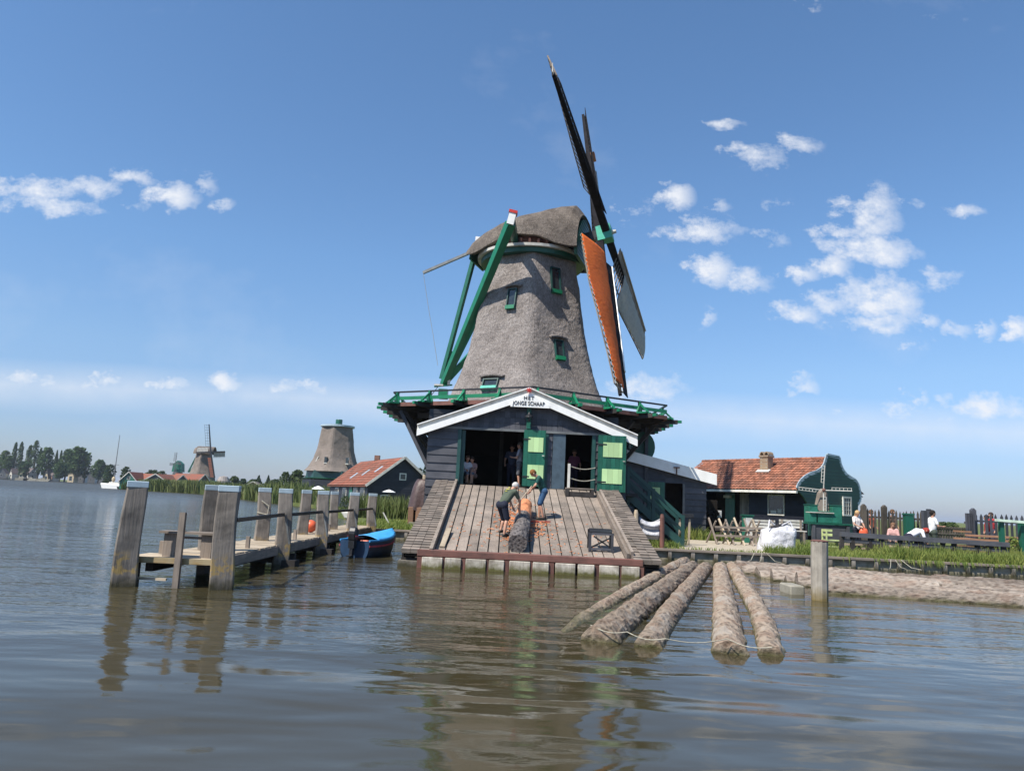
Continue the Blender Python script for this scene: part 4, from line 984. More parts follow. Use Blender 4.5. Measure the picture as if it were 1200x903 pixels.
# gable window (right end)
def gc(px, py): p = hit(px, py, ec, ngb); return (p-V((ec.x, ec.y, 0))).dot(db), p.z
(g0, k0), (g1, k1) = gc(987, 604), gc(996.5, 582); O2 = V((ec.x, ec.y, 0))
mb = MB()
for q in (rect(g0, g1, k0, k0+.1), rect(g0, g1, k1-.1, k1), rect(g0, g0+.1, k0+.1, k1-.1), rect(g1-.1, g1, k0+.1, k1-.1)): mb.prism(q, O2, db, Z, ngb, 0, .09)
gw_ = mb.build('window', 'offwhite', house); mb = MB(); mb.prism(rect(g0+.1, g1-.1, k0+.1, k1-.1), O2, db, Z, ngb, .03, .05); mb.build('pane', 'glass', gw_)
mb = MB()
for i in (1, 2): x_ = g0+.1+(g1-g0-.2)*i/3; mb.prism(rect(x_-.015, x_+.015, k0+.1, k1-.1), O2, db, Z, ngb, .052, .075)
for i in (1, 2, 3): z_ = k0+.1+(k1-k0-.2)*i/4; mb.prism(rect(g0+.1, g1-.1, z_-.015, z_+.015), O2, db, Z, ngb, .05, .07)
mb.build('glazing_bars', 'offwhite', gw_)
# chimney
M['brick'] = NT('yellow_brick').m
s = NT('yellow_brick'); br = s.N('TexBrick'); br.inputs['Color1'].default_value = (.30, .21, .125, 1); br.inputs['Color2'].default_value = (.22, .145, .095, 1); br.inputs['Mortar'].default_value = (.3, .27, .22, 1)
br.inputs['Scale'].default_value = 2.2; cx_ = s.N('CombineXYZ'); sx_ = s.N('SeparateXYZ'); s.L(s.tc.outputs['Object'], sx_.inputs[0]); s.L(s.math('ADD', sx_.outputs[0], sx_.outputs[1]), cx_.inputs[0]); s.L(sx_.outputs[2], cx_.inputs[1]); s.L(cx_.outputs[0], br.inputs['Vector'])
s.L(br.outputs[0], s.b.inputs['Base Color']); s.b.inputs['Roughness'].default_value = .9; s.bump(br.outputs['Fac'], -.4, .01); M['brick'] = s.m
cp = hit(912.5, 545, rid, nfr); cb_ = V((cp.x, cp.y, 0))-db*1.25; zt = at(912.5, 529.5, cb_.y).z; fx = (dw_, db, Z)
mb = MB(); mb.box(cb_+Z*((4.3+zt-.35)/2), (.62, .55, zt-.35-4.3), fx); mb.box(cb_+Z*(zt-.33), (.74, .66, .12), fx); ch = mb.build('chimney', 'brick', house, bevel=.01)
for sg in (-1, 1):
    mb = MB(); c_ = cb_+dw_*.18*sg+Z*(zt-.2); pts_ = [c_+dw_*cos(pi*i/8)*.16+Z*(sin(pi*i/8)*.2-.05) for i in range(9)]
    for a, b in zip(pts_, pts_[1:]): mb.beam(a, b, .5, .06, upv=Z if abs((b-a).normalized().z) < .9 else dw_)
    mb.build('chimney_arch', 'brick', ch)
mb = MB(); q = cb_+Z*(ez+(mid_w-1.25)*(rz_-ez)/mid_w+.10); mb.box(q-db*.34-Z*.16, (1.0, .3, .07), (dw_, sv, dw_.cross(sv))); mb.build('flashing', 'offwhite', ch)
p = hit(886, 542, rid, nfr); mb = MB(); mb.sphere(p+Z*.12, (.10, .07, .07), 8); mb.sphere(p+Z*.2+X*.08, .04, 6); mb.beam(p+Z*.1-X*.08, p+Z*.05-X*.2, .05, .02); mb.beam(p+Z*.08, p, .015, .015)
tag(mb.build('bird', 'black'), 'small dark bird perched on the orange tiled roof ridge', 'bird')
p0 = hit(946, 542, rid, nfr)+Z*.05; p1 = at(967, 538, 45.5); mb = MB(); mb.tube([p0, p1], .02, 5); mb.build('stay_wire', 'black', house)
# ============================================================ JETTY
jt = thing('jetty', 'long weathered wooden jetty with thick square mooring posts and iron rails', 'jetty', (-6.1, 14, 0))
DZ = .78
mb = MB(); yv = 14.9
while yv < 31.6:
    mb.span((-6.70+U(-.02, .02), yv+.007, DZ-.05), (-5.45+U(-.02, .02)-(yv-15)*.006, yv+.150, DZ+U(-.004, .004))); yv += .157
mb.build('deck', 'tan_x', jt)
for x in (-6.55, -5.6):
    mb = MB(); mb.beam((x, 14.1, DZ-.17), (x-.08, 31.5, DZ-.17), .14, .22); mb.build('deck_beam', 'darkwood_y', jt)
mb = MB(); mb.prism([(14.7, -5.47), (31.2, -5.57), (31.2, -5.52), (14.7, -5.42)], (0, 0, 0), Y_, X, Z, DZ-.23, DZ-.03); mb.build('edge_board', 'grey_y', jt)
M['lichenboard'] = surf('yellowed_platform_board', (.36, .29, .17), rough=.9, var=.3, grain=GX, nscale=3, c2=(.3, .17, .04), bump=.4)
mb = MB()
for j in range(4): mb.span((-6.95, 13.80+j*.285, DZ-.10), (-5.38, 14.07+j*.285, DZ-.02))
mb.build('end_platform', 'tan_x', jt)
mb = MB(); mb.span((-7.0, 13.73, DZ-.085), (-5.12, 13.795, DZ+.01)); mb.build('front_board', 'lichenboard', jt)
mb = MB(); mb.span((-6.85, 13.77, WZ+.10), (-6.07, 13.81, WZ+.145)); mb.build('low_rail', 'tan_x', jt)
for x in (-6.88, -6.69):
    mb = MB(); mb.span((x, 13.75, -.5), (x+.095, 13.87, DZ-.10)); mb.build('pile', 'darkwood_z', jt)
def mpost(px, Yb, wb, wt, h=2.12, yaw=.35, lean=(0, 0), zb=-.4):
    x = at(px, 620, Yb).x; mb = MB(); nz = 14; vs = []
    q = [(-.5, -.44), (-.44, -.5), (.44, -.5), (.5, -.44), (.5, .44), (.44, .5), (-.44, .5), (-.5, .44)]
    top = h-.09
    for i in range(nz+1):
        z = zb+(top-zb)*i/nz; f = max(0, (z-WZ)/(h-WZ)); ww_ = wb+(wt-wb)*f; ya = yaw+.06*sin(z*1.5+x)
        ox = lean[0]*f+.022*sin(z*2.4+px); oy = lean[1]*f
        for a, b in q:
            k_ = ww_*(1+.07*noise.noise(V((a*3+x, b*3, z*1.4))))
            vs.append(V((x+ox+(a*cos(ya)-b*sin(ya))*k_, Yb+oy+(a*sin(ya)+b*cos(ya))*k_, z)))
    m = 8; mb.add(vs, [(i*m+k, i*m+(k+1) % m, (i+1)*m+(k+1) % m, (i+1)*m+k) for i in range(nz) for k in range(m)]+[tuple(range(nz*m, nz*m+m))])
    po = mb.build('mooring_post', 'post', jt)
    mb = MB(); cw = wt*1.03; c_ = V((x+lean[0]+.022*sin(top*2.4+px), Yb+lean[1], h-.045)); ya = yaw+.06*sin(top*1.5+x)
    mb.box(c_, (cw, cw, .115), (V((cos(ya), sin(ya), 0)), V((-sin(ya), cos(ya), 0)), Z)); mb.build('post_cap', 'bluegrey', po, bevel=.01)
    return V((x, Yb, 0))
P1 = mpost(153, 13.65, .43, .345, yaw=.42, lean=(.02, 0)); F1 = mpost(246, 15.9, .40, .34, yaw=.4); P2 = mpost(265, 13.85, .43, .355, yaw=.30)
F2 = mpost(306.5, 19.6, .36, .31, yaw=.35); P3 = mpost(332, 18.5, .38, .325, yaw=.30)
F3 = mpost(355, 23.3, .33, .285, yaw=.35); P4 = mpost(376.5, 22.6, .36, .325, yaw=.3); F4 = mpost(389.5, 27.3, .29, .26, yaw=.35)
P5 = mpost(412, 27.0, .38, .33, yaw=.3); P6 = mpost(434.5, 31.2, .36, .33, yaw=.3)
Ps = [P2, P3, P4, P5, P6]
for a, b in zip(Ps, Ps[1:]):
    mb = MB(); z = 1.51; mb.beam(a+V((.14, .09, z)), b+V((.04, -.21, z)), .045, .08); mb.build('iron_rail', 'black', jt)
for a in Ps[1:]:
    mb = MB(); mb.beam(a+V((.09, -.23, 1.51)), a+V((.24, -.19, .82)), .045, .07, upv=(0, 1, 0)); mb.build('rail_brace', 'iron', jt)
    mb = MB(); mb.span((a.x+.05, a.y-.17, -.3), (a.x+.40, a.y+.22, WZ+.15)); mb.build('pile_foot', 'darkwood_z', jt)
mb = MB(); mb.beam((-6.6, 15.0, 1.08), (-6.0, 15.0, 1.08), .045, .05); mb.build('iron_rail', 'black', jt)
lad = at(210, 600, 13.6); mb = MB(); mb.beam(V((at(206.5, 683, 13.65).x, 13.65, -.3)), V((lad.x+.04, 13.68, lad.z)), .105, .08, upv=(0, 1, 0)); mb.build('ladder_pole', 'grey_z', jt)
for (pa, pb, py0, Yq) in ((192, 208, 624, 14.4), (236, 250, 626, 14.4)):
    a, b = at(pa, 640, Yq), at(pb, 640, Yq); zt = at((pa+pb)/2, py0, Yq).z
    mb = MB(); mb.span((a.x+.03, Yq-.10, DZ-.02), (b.x-.0, Yq+.10, zt)); mb.build('bollard', 'grey_z', jt)
    mb = MB(); mb.span((a.x-.05-(.22 if pa > 220 else 0), Yq-.17, zt), (b.x+.07, Yq+.17, zt+.04)); mb.build('bollard_top', 'grey_x', jt)
for (x, yq, h) in ((-6.6, 14.65, .24), (-5.72, 16.9, .26), (-5.74, 20.7, .26), (-6.07, 26, .22)):
    mb = MB(); mb.span((x-.04, yq-.04, DZ), (x+.04, yq+.04, DZ+h)); mb.build('peg', 'grey_z', jt)
for a in (F2, P3, P4, P5, F3, F4):
    mb = MB(); mb.beam((-6.68, a.y, DZ-.36), (-5.38, a.y, DZ-.36), .15, .15); mb.build('cross_beam', 'darkwood_x', jt)
mb = MB(); pts_ = [F2+V((.0, -.21, 1.8)), F2+V((.19, -.17, 1.67)), F2+V((.17, -.17, 1.45)), F2+V((-.09, -.21, 1.5))]; mb.tube(pts_, .017, 5); mb.build('mooring_line', 'rope', jt)
# ============================================================ BOAT with outboard
bt = thing('motor_boat', 'small dark blue open boat with a bright blue cover, moored at the jetty', 'boat', (0, 0, 0))
BL, BW = 3.9, 1.55
def hullp(u, v, dz=0):     # u 0 stern..1 bow, v -1..1 girth
    wd = BW/2*(.80+.55*u-1.33*u**3.2) if u < 1 else 0
    wd = max(wd, .02); k = abs(v); sgn = 1 if v > 0 else -1
    sheer = .48+.04*(1-u)**2+.28*u**2.4
    zz = -.18+(sheer+.18)*k**2.2; xx = wd*(1-(1-k)**2.4)*1.0
    return V((xx*sgn, (u-.5)*BL+.25*u**3*k, zz+dz))
mb = MB(); mb.grid(lambda a, b: hullp(a, b*2-1), 22, 20); tr2 = [hullp(0, i/10-1) for i in range(21)]
mb.add(tr2, [tuple(range(21))]); mb.build('hull', 'bluehull', bt, smooth=True)
for sg in (-1, 1):
    mb = MB(); mb.tube([hullp(i/16, sg)+V((0, 0, .0)) for i in range(17)], .04, 6); mb.build('gunwale', 'bluetarp', bt)
    mb = MB()
    for i in range(12): mb.beam(hullp(i/14, sg*.88)+V((sg*.025, 0, 0)), hullp((i+1)/14, sg*.88)+V((sg*.025, 0, 0)), .02, .06)
    mb.build('red_stripe', 'pinkred', bt)
mb = MB()
def tarp(a, b):
    u = .2+.8*a; e = hullp(u, 1); x = e.x*(b*2-1)*1.02; return V((x, e.y, e.z+.03+.13*(1-(b*2-1)**2)*(1-a*.6)+.02*noise.noise(V((x*4, e.y*4, 0)))))
mb.grid(tarp, 20, 14); mb.build('cover', 'bluetarp', bt, smooth=True, solid=.02)
mb = MB(); mb.span((-.5, -1.35, .32), (.5, -1.12, .37)); mb.build('thwart', 'tan_x', bt)
mb = MB(); mb.box((.25, -1.5, .47), (.35, .25, .12)); mb.build('life_jacket', 'orange', bt, bevel=.03)
om = MB(); om.prism([(-.16, .52), (.12, .5), (.2, .75), (.14, .93), (-.1, .98), (-.2, .8)], (-.15, -BL/2-.22, 0), Y_, Z, X, 0, .32); ob_ = om.build('outboard_cowl', 'black', bt, bevel=.05)
om = MB(); om.beam((0, -BL/2-.22, .55), (0, -BL/2-.28, -.35), .12, .2, upv=(0, 1, 0)); om.span((-.12, -BL/2-.36, .28), (.12, -BL/2-.1, .55)); om.beam((0, -BL/2-.28, .05), (0, -BL/2-.55, .04), .2, .03); om.build('outboard_leg', 'black', bt)
om = MB(); om.span((.012+.155, -BL/2-.36, .66), (.175, -BL/2-.08, .70)); om.span((-.175, -BL/2-.36, .66), (-.165, -BL/2-.08, .70)); om.build('cowl_stripe', 'pinkred', bt)
om = MB(); om.tube([(0, -BL/2-.1, .6), (.1, -BL/2+.25, .62), (.14, -BL/2+.5, .6)], [.03, .025, .03], 6); om.build('tiller', 'black', bt)
bt.location = (at(437, 640, 23.2).x, 23.2, WZ+.03); bt.rotation_euler = (0, 0, radians(-12)); bt.scale = (.72, .72, .86)
fl = at(365, 636-.5, 26); fl.z = .16; fl.x = at(365, 607, 28.5).x; fl = at(365, 608, 24.3)
mb = MB(); mb.sphere(V((fl.x, 24.3, DZ+.21)), .20, 14); tag(mb.build('float', 'orange', smooth=True), 'round orange red float lying on the jetty deck', 'float')
# ============================================================ FLOATING LOGS near
def flog(name, label, pts, r1, r2, dz, seed, mat='bark', group=None, amp=.028):
    a = onz(*pts[0], WZ); b = onz(*pts[-1], WZ); bend = (0, 0, 0)
    if len(pts) == 3: m = onz(*pts[1], WZ); bend = m-(a+b)/2
    a.z = WZ+dz[0]-.035; b.z = WZ+dz[1]-.03; r1 *= .80; r2 *= .80
    o = rough_log(name, a, b, r1, r2, mat, amp=amp, n=30, seg=110, bend=bend, seed=seed, freq=4.0); 
    for f in o.data.polygons: f.use_smooth = False
    return tag(o, label, 'log', group)
G1 = 'floating logs roped together in front of the ramp'
flog('floating_log', 'thin leftmost floating log, sunk at its near end', [(650, 760), (703, 712), (802, 661)], .18, .24, (-.20, .08), 1, group=G1)
flog('floating_log', 'thick floating log, second from the left in the roped row', [(703, 752), (752, 712), (812, 667)], .33, .27, (-.05, .08), 2, group=G1, amp=.05)
flog('floating_log', 'floating log in the middle of the roped row', [(760, 758), (791, 712), (827, 667)], .25, .25, (-.03, .06), 3, group=G1)
flog('floating_log', 'thick straight floating log, second from the right in the roped row', [(855, 766), (850, 714), (844, 668)], .31, .26, (-.06, .08), 4, group=G1)
flog('floating_log', 'rightmost floating log of the roped row', [(904, 768), (886, 712), (858, 666)], .22, .24, (-.03, .06), 5, group=G1)
pts_ = [(692, 736), (735, 744), (780, 752), (852, 752), (905, 762)]
w_ = [onz(x, y-4, WZ+.20) for x, y in pts_]; line = []
for a, b in zip(w_, w_[1:]):
    for i in range(8): f = i/8; q = a.lerp(b, f); q.z = WZ+.20-.05*sin(pi*f); line.append(q)
mb = MB(); mb.tube(line+[w_[-1]], .007, 5); tag(mb.build('tie_rope', 'rope'), 'pale thin rope tied across the near ends of the five floating logs', 'rope')
# raft of many logs along the quay
G2 = 'reddish logs packed in a raft along the right quay'
rows = []
for i in range(9):
    f = i/8; rows.append((7.75-.35*f, 18.5+5.2*f, 12.2+f, 17.25+6.0*f, 21+3*f, 15.4+7.6*f))
rn_ = ['front', 'second', 'third', 'fourth', 'fifth', 'sixth', 'seventh', 'eighth', 'rearmost']
sd_ = 10
for ri, (xa_, ya_, xm, ym, xb_, yb_) in enumerate(rows):
    x = xa_+U(-.3, .3); si = 0
    def yr(x): return ya_+(ym-ya_)*(x-xa_)/(xm-xa_) if x < xm else ym+(yb_-ym)*(x-xm)/(xb_-xm)
    while x < xb_:
        l = U(4.2, 6.4); x2 = min(x+l, xb_+1); r = U(.23, .33); sd_ += 1; si += 1
        o = rough_log('raft_log', (x, yr(x)+U(-.1, .1), WZ+U(-.15, .03)), (x2-.15, yr(x2)+U(-.1, .1), WZ+U(-.15, .05)), r, r*U(.75, .95), 'barkpink', amp=.05, n=24, seg=70, seed=sd_, freq=3.4, bend=(0, U(-.12, .12), U(-.05, .05)))
        tag(o, ['left end', 'middle left', 'middle right', 'right end', 'far right'][min(si-1, 4)]+' log of the '+rn_[ri]+' row in the raft by the quay', 'log', G2); x = x2+.05
# lone post and its block
pb = onz(960.5, 703, WZ); mb = MB(); hp = at(958, 634, pb.y).z; r = .178; vs = []
for i in range(11):
    z = -.5+(hp+.5)*i/10
    for k in range(10):
        a = 2*pi*k/10+.2; rr_ = r*(1+.05*noise.noise(V((cos(a)*2, sin(a)*2, z*1.5)))+(.02 if k % 2 else 0)); vs.append(V((pb.x+rr_*cos(a)+.01*z, pb.y+rr_*sin(a), z)))
mb.add(vs, [(i*10+k, i*10+(k+1) % 10, (i+1)*10+(k+1) % 10, (i+1)*10+k) for i in range(10) for k in range(10)]+[tuple(range(100, 110))])
M['postpale'] = waterline('pale_grey_cracked_post', (.40, .36, .30), (.27, .24, .2), (.20, .15, .06), .02, .35)
po = thing('lone_mooring_post', 'pale grey round post standing alone in the water before the quay', 'post', (pb.x, pb.y, 0))
mb.build('post', 'postpale', po); mb = MB(); mb.lathe([(0, hp-.0), (.175, hp-.02), (.188, hp+.015), (.13, hp+.035), (0, hp+.04)], (pb.x+.015, pb.y, 0), 12); mb.build('rusty_top', 'redbrown_x', po)
p = onz(946, 700, WZ); mb = MB(); mb.box((p.x, p.y+.9, WZ+.03), (.34, .7, .34)); tag(mb.build('wood_block', 'concrete', bevel=.03), 'pale squared wood block floating left of the lone post', 'block')
# ============================================================ QUAY WALLS
def quay(label, x0, x1, y, zt, step, plank=True):
    q = thing('quay_wall', label, 'quay', ((x0+x1)/2, y, 0)); mb = MB()
    mb.boards(rect(x0, x1, -.2, zt-.06), V((0, y, 0)), X, Z, F_, .24, (.05, .03)); mb.build('boarding', 'quay', q)
    x = x0+.35
    while x < x1:
        mb = MB(); mb.span((x-.06, y-.15, -.4), (x+.06+U(-.01, .02), y-.055, zt-.07)); mb.build('post', 'postplain', q); x += step
    if plank: mb = MB(); mb.span((x0, y-.17, zt-.055), (x1, y+.18, zt+.015)); mb.build('coping', 'grey_x', q)
quay('long low quay wall of grey boards and posts below the grass bank on the right', 4.75, 23.5, 27.12, .66, .82)
quay('short low quay wall of boards between the jetty and the ramp', -6.95, -2.7, 31.6, .67, .62)
for (a, b) in (((884, 646), (876, 664)), ((893, 647), (890, 663)), ((899, 646), (917, 666)), ((1044, 654), (1043, 668)), ((1049, 653), (1062, 670)), ((1056, 654), (1080, 668))):
    p = onz(*a, .68); p.y = 26.9; p.x = at(a[0], a[1], 26.9).x; q = at(b[0], b[1], 26.0); q.z = max(q.z, WZ+.15)
    mb = MB(); mb.tube([p, p.lerp(q, .5)-Z*.10, q], .010, 5); lbs = 'pale rope hanging from the quay down to the log raft '+('behind the white bag' if a[0] < 950 else 'right of the lone post')
    tag(mb.build('mooring_rope', 'rope'), lbs, 'rope', 'ropes from quay to raft '+('left' if a[0] < 950 else 'right'))
# ============================================================ THINGS ON THE RIGHT BANK
def gp_(px, py): return onz(px, py, GZ_)
# white bulk bag
b0 = gp_(915, 646); mb = MB()
def bagf(a, b):
    th = 2*pi*a; zf = b; r = .72*(1-.12*zf)*(1+.10*noise.noise(V((cos(th)*1.5, sin(th)*1.5, zf*2)))+.05*sin(7*th+zf*5)*zf)
    if b > .8: r *= 1-(b-.8)*2.2
    sq = 1/max(abs(cos(th)), abs(sin(th)))**.45
    return V((b0.x+r*cos(th)*sq+.12*zf, b0.y+.5+r*.8*sin(th)*sq, GZ_+.98*(zf**.9)*(1+.10*cos(th-.3)*zf)+.10*noise.noise(V((th*1.6, zf*4, 2)))*zf))
bagt = thing('bulk_bag', 'big crumpled white bulk bag standing on the grass by the quay', 'bag', (b0.x, b0.y+.5, GZ_))
mb.grid(bagf, 40, 18); mb.build('sack', 'bag', bagt, smooth=True)
for sx in (-.45, .55):
    mb = MB(); mb.tube([V((b0.x+sx, b0.y+.1, GZ_+.85)), V((b0.x+sx*.8, b0.y+.2, GZ_+1.18)), V((b0.x+sx*.3, b0.y+.3, GZ_+1.0))], .035, 6); mb.build('strap', 'bag', bagt)
# yellow green chair
cc = gp_(979, 646); chx = thing('chair', 'small pale yellow green wooden chair on the grass beside the lone post', 'chair', (cc.x, cc.y, GZ_))
M['chairpaint'] = surf('pale_lime_paint', (.55, .62, .28), rough=.5, var=.1)
cw = .62; cx0 = gp_(972, 646).x; cy0 = cc.y
for xx, yy2, hh_ in ((0, 0, .90), (.0, .42, .9), (cw, .05, .44), (cw, .45, .44)):
    mb = MB(); mb.span((cx0+xx-.025, cy0+yy2-.025, GZ_), (cx0+xx+.025, cy0+yy2+.025, GZ_+hh_)); mb.build('leg', 'chairpaint', chx)
mb = MB(); mb.span((cx0-.02, cy0-.03, GZ_+.43), (cx0+cw+.04, cy0+.48, GZ_+.475)); mb.build('seat', 'chairpaint', chx)
for z in (.62, .80):
    mb = MB(); mb.span((cx0-.02, cy0+.01, GZ_+z), (cx0+.02, cy0+.42, GZ_+z+.10)); mb.span((cx0+.0, cy0+.40, GZ_+z), (cx0+.42, cy0+.44, GZ_+z+.1)); mb.build('back_slat', 'chairpaint', chx)
mb = MB(); mb.span((cx0+.02, cy0+.0, GZ_+.18), (cx0+cw-.02, cy0+.03, GZ_+.22)); mb.build('stretcher', 'chairpaint', chx)
# model mill on its table
mt = thing('model_mill', 'little wooden model windmill with four slim pale sails before the green gable', 'model windmill', (14.5, 38, GZ_))
YM = 36.0
c0 = at(965, 574, YM)
mb = MB(); a, b = at(958, 600, YM+.2), at(972, 600, YM+.2); t0, t1 = at(961.5, 577, YM+.2), at(969.5, 577, YM+.2)
mb.add([a, b, b+Y_*.5, a+Y_*.5, t0, t1, t1+Y_*.4, t0+Y_*.4, (t0+t1)/2+Z*.2, (t0+t1)/2+Z*.2+Y_*.4], [(0, 1, 5, 8, 4), (3, 2, 6, 9, 7), (1, 2, 6, 5), (0, 4, 7, 3), (4, 8, 9, 7), (5, 6, 9, 8), (0, 3, 2, 1)]); mb.build('body', 'grey_z', mt)
for (px, py) in ((936, 570.5), (998.5, 575), (966.5, 545), (965, 600)):
    e_ = at(px, py, YM-.05); d = e_-c0; mb = MB(); mb.beam(c0, e_, .035, .045); nr = V((0, -1, 0)).cross(d).normalized()*(.13)
    for i in range(6):
        q = c0+d*(.3+.68*i/5); mb.beam(q, q+nr, .02, .02, upv=(0, 1, 0))
    mb.beam(c0+d*.3+nr, e_+nr, .02, .02, upv=(0, 1, 0)); mb.build('sail', 'offwhite', mt)
mb = MB(); mb.sphere(c0-Y_*.05, .09, 8); mb.build('hub', 'redbrown_x', mt)
tb = thing('display_table', 'dark green table carrying the model windmill and green boxes', 'table', (14.5, 36, GZ_))
a, b = at(943, 611.5, YM), at(996, 613.5, YM); TZ = (a.z+b.z)/2
mb = MB(); mb.span((a.x, YM-.5, TZ-.07), (b.x, YM+.9, TZ)); mb.build('table_top', 'green_x', tb)
for x in (a.x+.25, b.x-.3):
    for y in (YM-.4, YM+.8): mb = MB(); mb.span((x-.07, y-.07, GZ_-.1), (x+.07, y+.07, TZ-.07)); mb.build('leg', 'tar_z', tb)
mb = MB(); mb.span((a.x+.35, YM-.42, GZ_+.25), (b.x-.4, YM-.38, TZ-.1)); mb.build('side_panel', 'tar_x', tb)
M['greenbox'] = surf('mid_green_box', (.02, .15, .10), rough=.5, var=.15)
for (x0_, y0_, x1_, y1_, lb) in ((947, 592, 957, 599, 'long low green box on the left of the model windmill'), (974, 593, 985, 606, 'taller green box right of the model windmill'), (955, 600, 974, 611, 'dark green pedestal box under the model windmill')):
    p, q = at(x0_, y1_, YM), at(x1_, y0_, YM); mb = MB(); zb_ = TZ+.003
    mb.span((p.x, YM-.15, zb_), (q.x, YM+.5, q.z)); mb.span((p.x-.03, YM-.18, q.z+.001), (q.x+.03, YM+.53, q.z+.035)); tag(mb.build('green_box', 'greenbox', bevel=.015), lb, 'box')
mb = MB(); p = at(965, 600, YM); mb.span((at(947, 600, YM).x, YM-.25, at(965, 601, YM).z), (at(975, 600, YM).x, YM+.3, p.z)); tag(mb.build('board', 'offwhite'), 'pale board under the foot of the model windmill', 'board')
# garden benches, rack, bin, bucket
for (xa_, xb_, ya_, yb_, lb) in ((882, 911, 608, 621, 'long pale slatted bench left of the big white bag'), (916, 944, 610, 621, 'pale slatted bench just behind the big white bag')):
    p, q = at(xa_, yb_, 35), at(xb_, ya_, 35); bnc = thing('garden_bench', lb, 'bench', ((p.x+q.x)/2, 35, GZ_))
    for i in range(3):
        z = p.z+.12+i*.14; mb = MB(); mb.span((p.x, 35.3, z), (q.x, 35.34, z+.10)); mb.build('back_slat', 'offwhite', bnc)
    for i in range(3): mb = MB(); mb.span((p.x, 34.85+i*.15, p.z-.02), (q.x, 34.97+i*.15, p.z+.02)); mb.build('seat_slat', 'offwhite', bnc)
    for x in (p.x+.12, q.x-.12):
        mb = MB(); mb.span((x-.04, 34.85, GZ_), (x+.04, 34.93, p.z-.02)); mb.span((x-.04, 35.24, GZ_), (x+.04, 35.3, p.z+.5)); mb.span((x-.035, 34.93, p.z-.1), (x+.035, 35.24, p.z-.03)); mb.build('leg', 'grey_z', bnc)
rk = thing('slatted_rack', 'grey wooden rack of leaning trestles along the sandy path', 'rack', (11, 33.5, GZ_))
for i, px in enumerate((836, 848, 856, 866, 878, 888)):
    a = V((at(px+3+(i % 2)*2, 630, 33).x, 32.8, GZ_)); b = V((at(px-2, 608, 33).x, 33.5, at(px, 607+(i % 3), 33).z)); mb = MB(); mb.beam(a, b, .07, .10, upv=(0, 1, 0)); mb.build('leaning_leg', 'tan_z' if i % 2 else 'grey_z', rk)
    b2 = V((at(px+6, 610, 33).x, 33.4, at(px, 610, 33).z)); mb = MB(); mb.beam(V((at(px-2, 630, 33).x, 33.9, GZ_)), b2, .06, .09, upv=(0, 1, 0)); mb.build('leaning_leg', 'grey_z', rk)
for py, yy2 in ((617, 33.0), (627, 32.85), (620, 33.6)):
    a, b = at(838, py, yy2), at(893, py+2, yy2); mb = MB(); mb.beam(a, b, .08, .09); mb.build('rail', 'grey_x', rk)
p, q = at(871.5, 614, 36), at(882, 603, 36); bi = thing('green_bin', 'square green bin with a pale front by the house wall', 'bin', ((p.x+q.x)/2, 36, GZ_))
mb = MB(); mb.span((p.x, 35.9, GZ_), (q.x, 36.3, q.z-.06)); mb.build('body', 'greenbox', bi, bevel=.02); mb = MB(); mb.span((p.x-.04, 35.86, q.z-.058), (q.x+.04, 36.34, q.z)); mb.build('lid', 'green_x', bi); mb = MB(); mb.span((p.x+.06, 35.87, GZ_+.3), (q.x-.06, 35.897, q.z-.15)); mb.build('front_plate', 'curtain', bi)
p = gp_(873, 627); mb = MB(); mb.lathe([(.0, 0), (.15, 0), (.2, .34), (.21, .34), (.21, .36), (0, .36)], p, 14); tag(mb.build('bucket', 'bluedoor'), 'blue grey bucket standing at the foot of the rack', 'bucket')
# clutter under the porch
for (x0_, y0_, x1_, y1_, m_, lb, nm) in ((829, 586, 841, 615, 'dark', 'dark cupboard stacked with odds and ends at the corner of the annex', 'cupboard'), (836, 598, 846, 606, 'curtain', 'pale bundle lying on the shelf beside the green door', 'bundle')):
    p, q = at(x0_, y1_, 41), at(x1_, y0_, 41); mb = MB(); mb.span((p.x, 41, p.z if nm == 'bundle' else GZ_), (q.x, 41.5, q.z)); 
    if nm == 'cupboard':
        for i in range(5): mb.span((p.x+.03, 40.95, GZ_+.2+i*.3), (q.x-.03, 40.99, GZ_+.24+i*.3))
        for i in range(7): mb.box((U(p.x, q.x), 40.9, GZ_+.35+U(0, 1.3)), (U(.1, .3), .1, U(.05, .2)))
    tag(mb.build(nm, m_, bevel=.02), lb, nm)
# conveyor rail
cr = thing('log_conveyor', 'long dark timber rail on short posts running along the grass bank', 'rail', (19, 29.5, GZ_))
a, b = at(985, 623, 29.8), at(1181, 634.5, 29.0); a.z = 1.42; b.z = 1.34
mb = MB(); mb.beam(a, b, .28, .17); mb.build('top_beam', 'tar_x', cr); mb = MB(); mb.beam(a-Z*.24, b-Z*.24, .12, .12); mb.build('lower_beam', 'tar_x', cr)
for px in (987, 1000, 1021, 1034, 1056, 1080, 1106, 1119, 1146, 1160, 1176):
    f = (px-985)/196; q = a.lerp(b, f); mb = MB(); mb.beam(V((q.x-.08, q.y, GZ_-.1)), q-Z*.08, .15, .13, upv=(0, 1, 0)); mb.build('post', 'darkwood_z', cr)
G3 = 'pale planks lying under the dark rail'
for i, (xa_, xb_) in enumerate(((1003, 1030), (1008, 1048), (1044, 1075), (1100, 1125), (1108, 1140), (985, 1010))):
    p, q = at(xa_, 640, 30.3), at(xb_, 640, 30.3); mb = MB(); z = GZ_+.10+.13*(i % 3); mb.beam(V((p.x, 30.2+.1*(i % 3), z)), V((q.x, 30.3, z+.02)), .2, .07)
    tag(mb.build('plank', 'tan_x'), 'pale plank lying in the grass under the dark rail near its '+['left end', 'left end', 'middle', 'right part', 'right part', 'far left tip'][i], 'plank', G3)
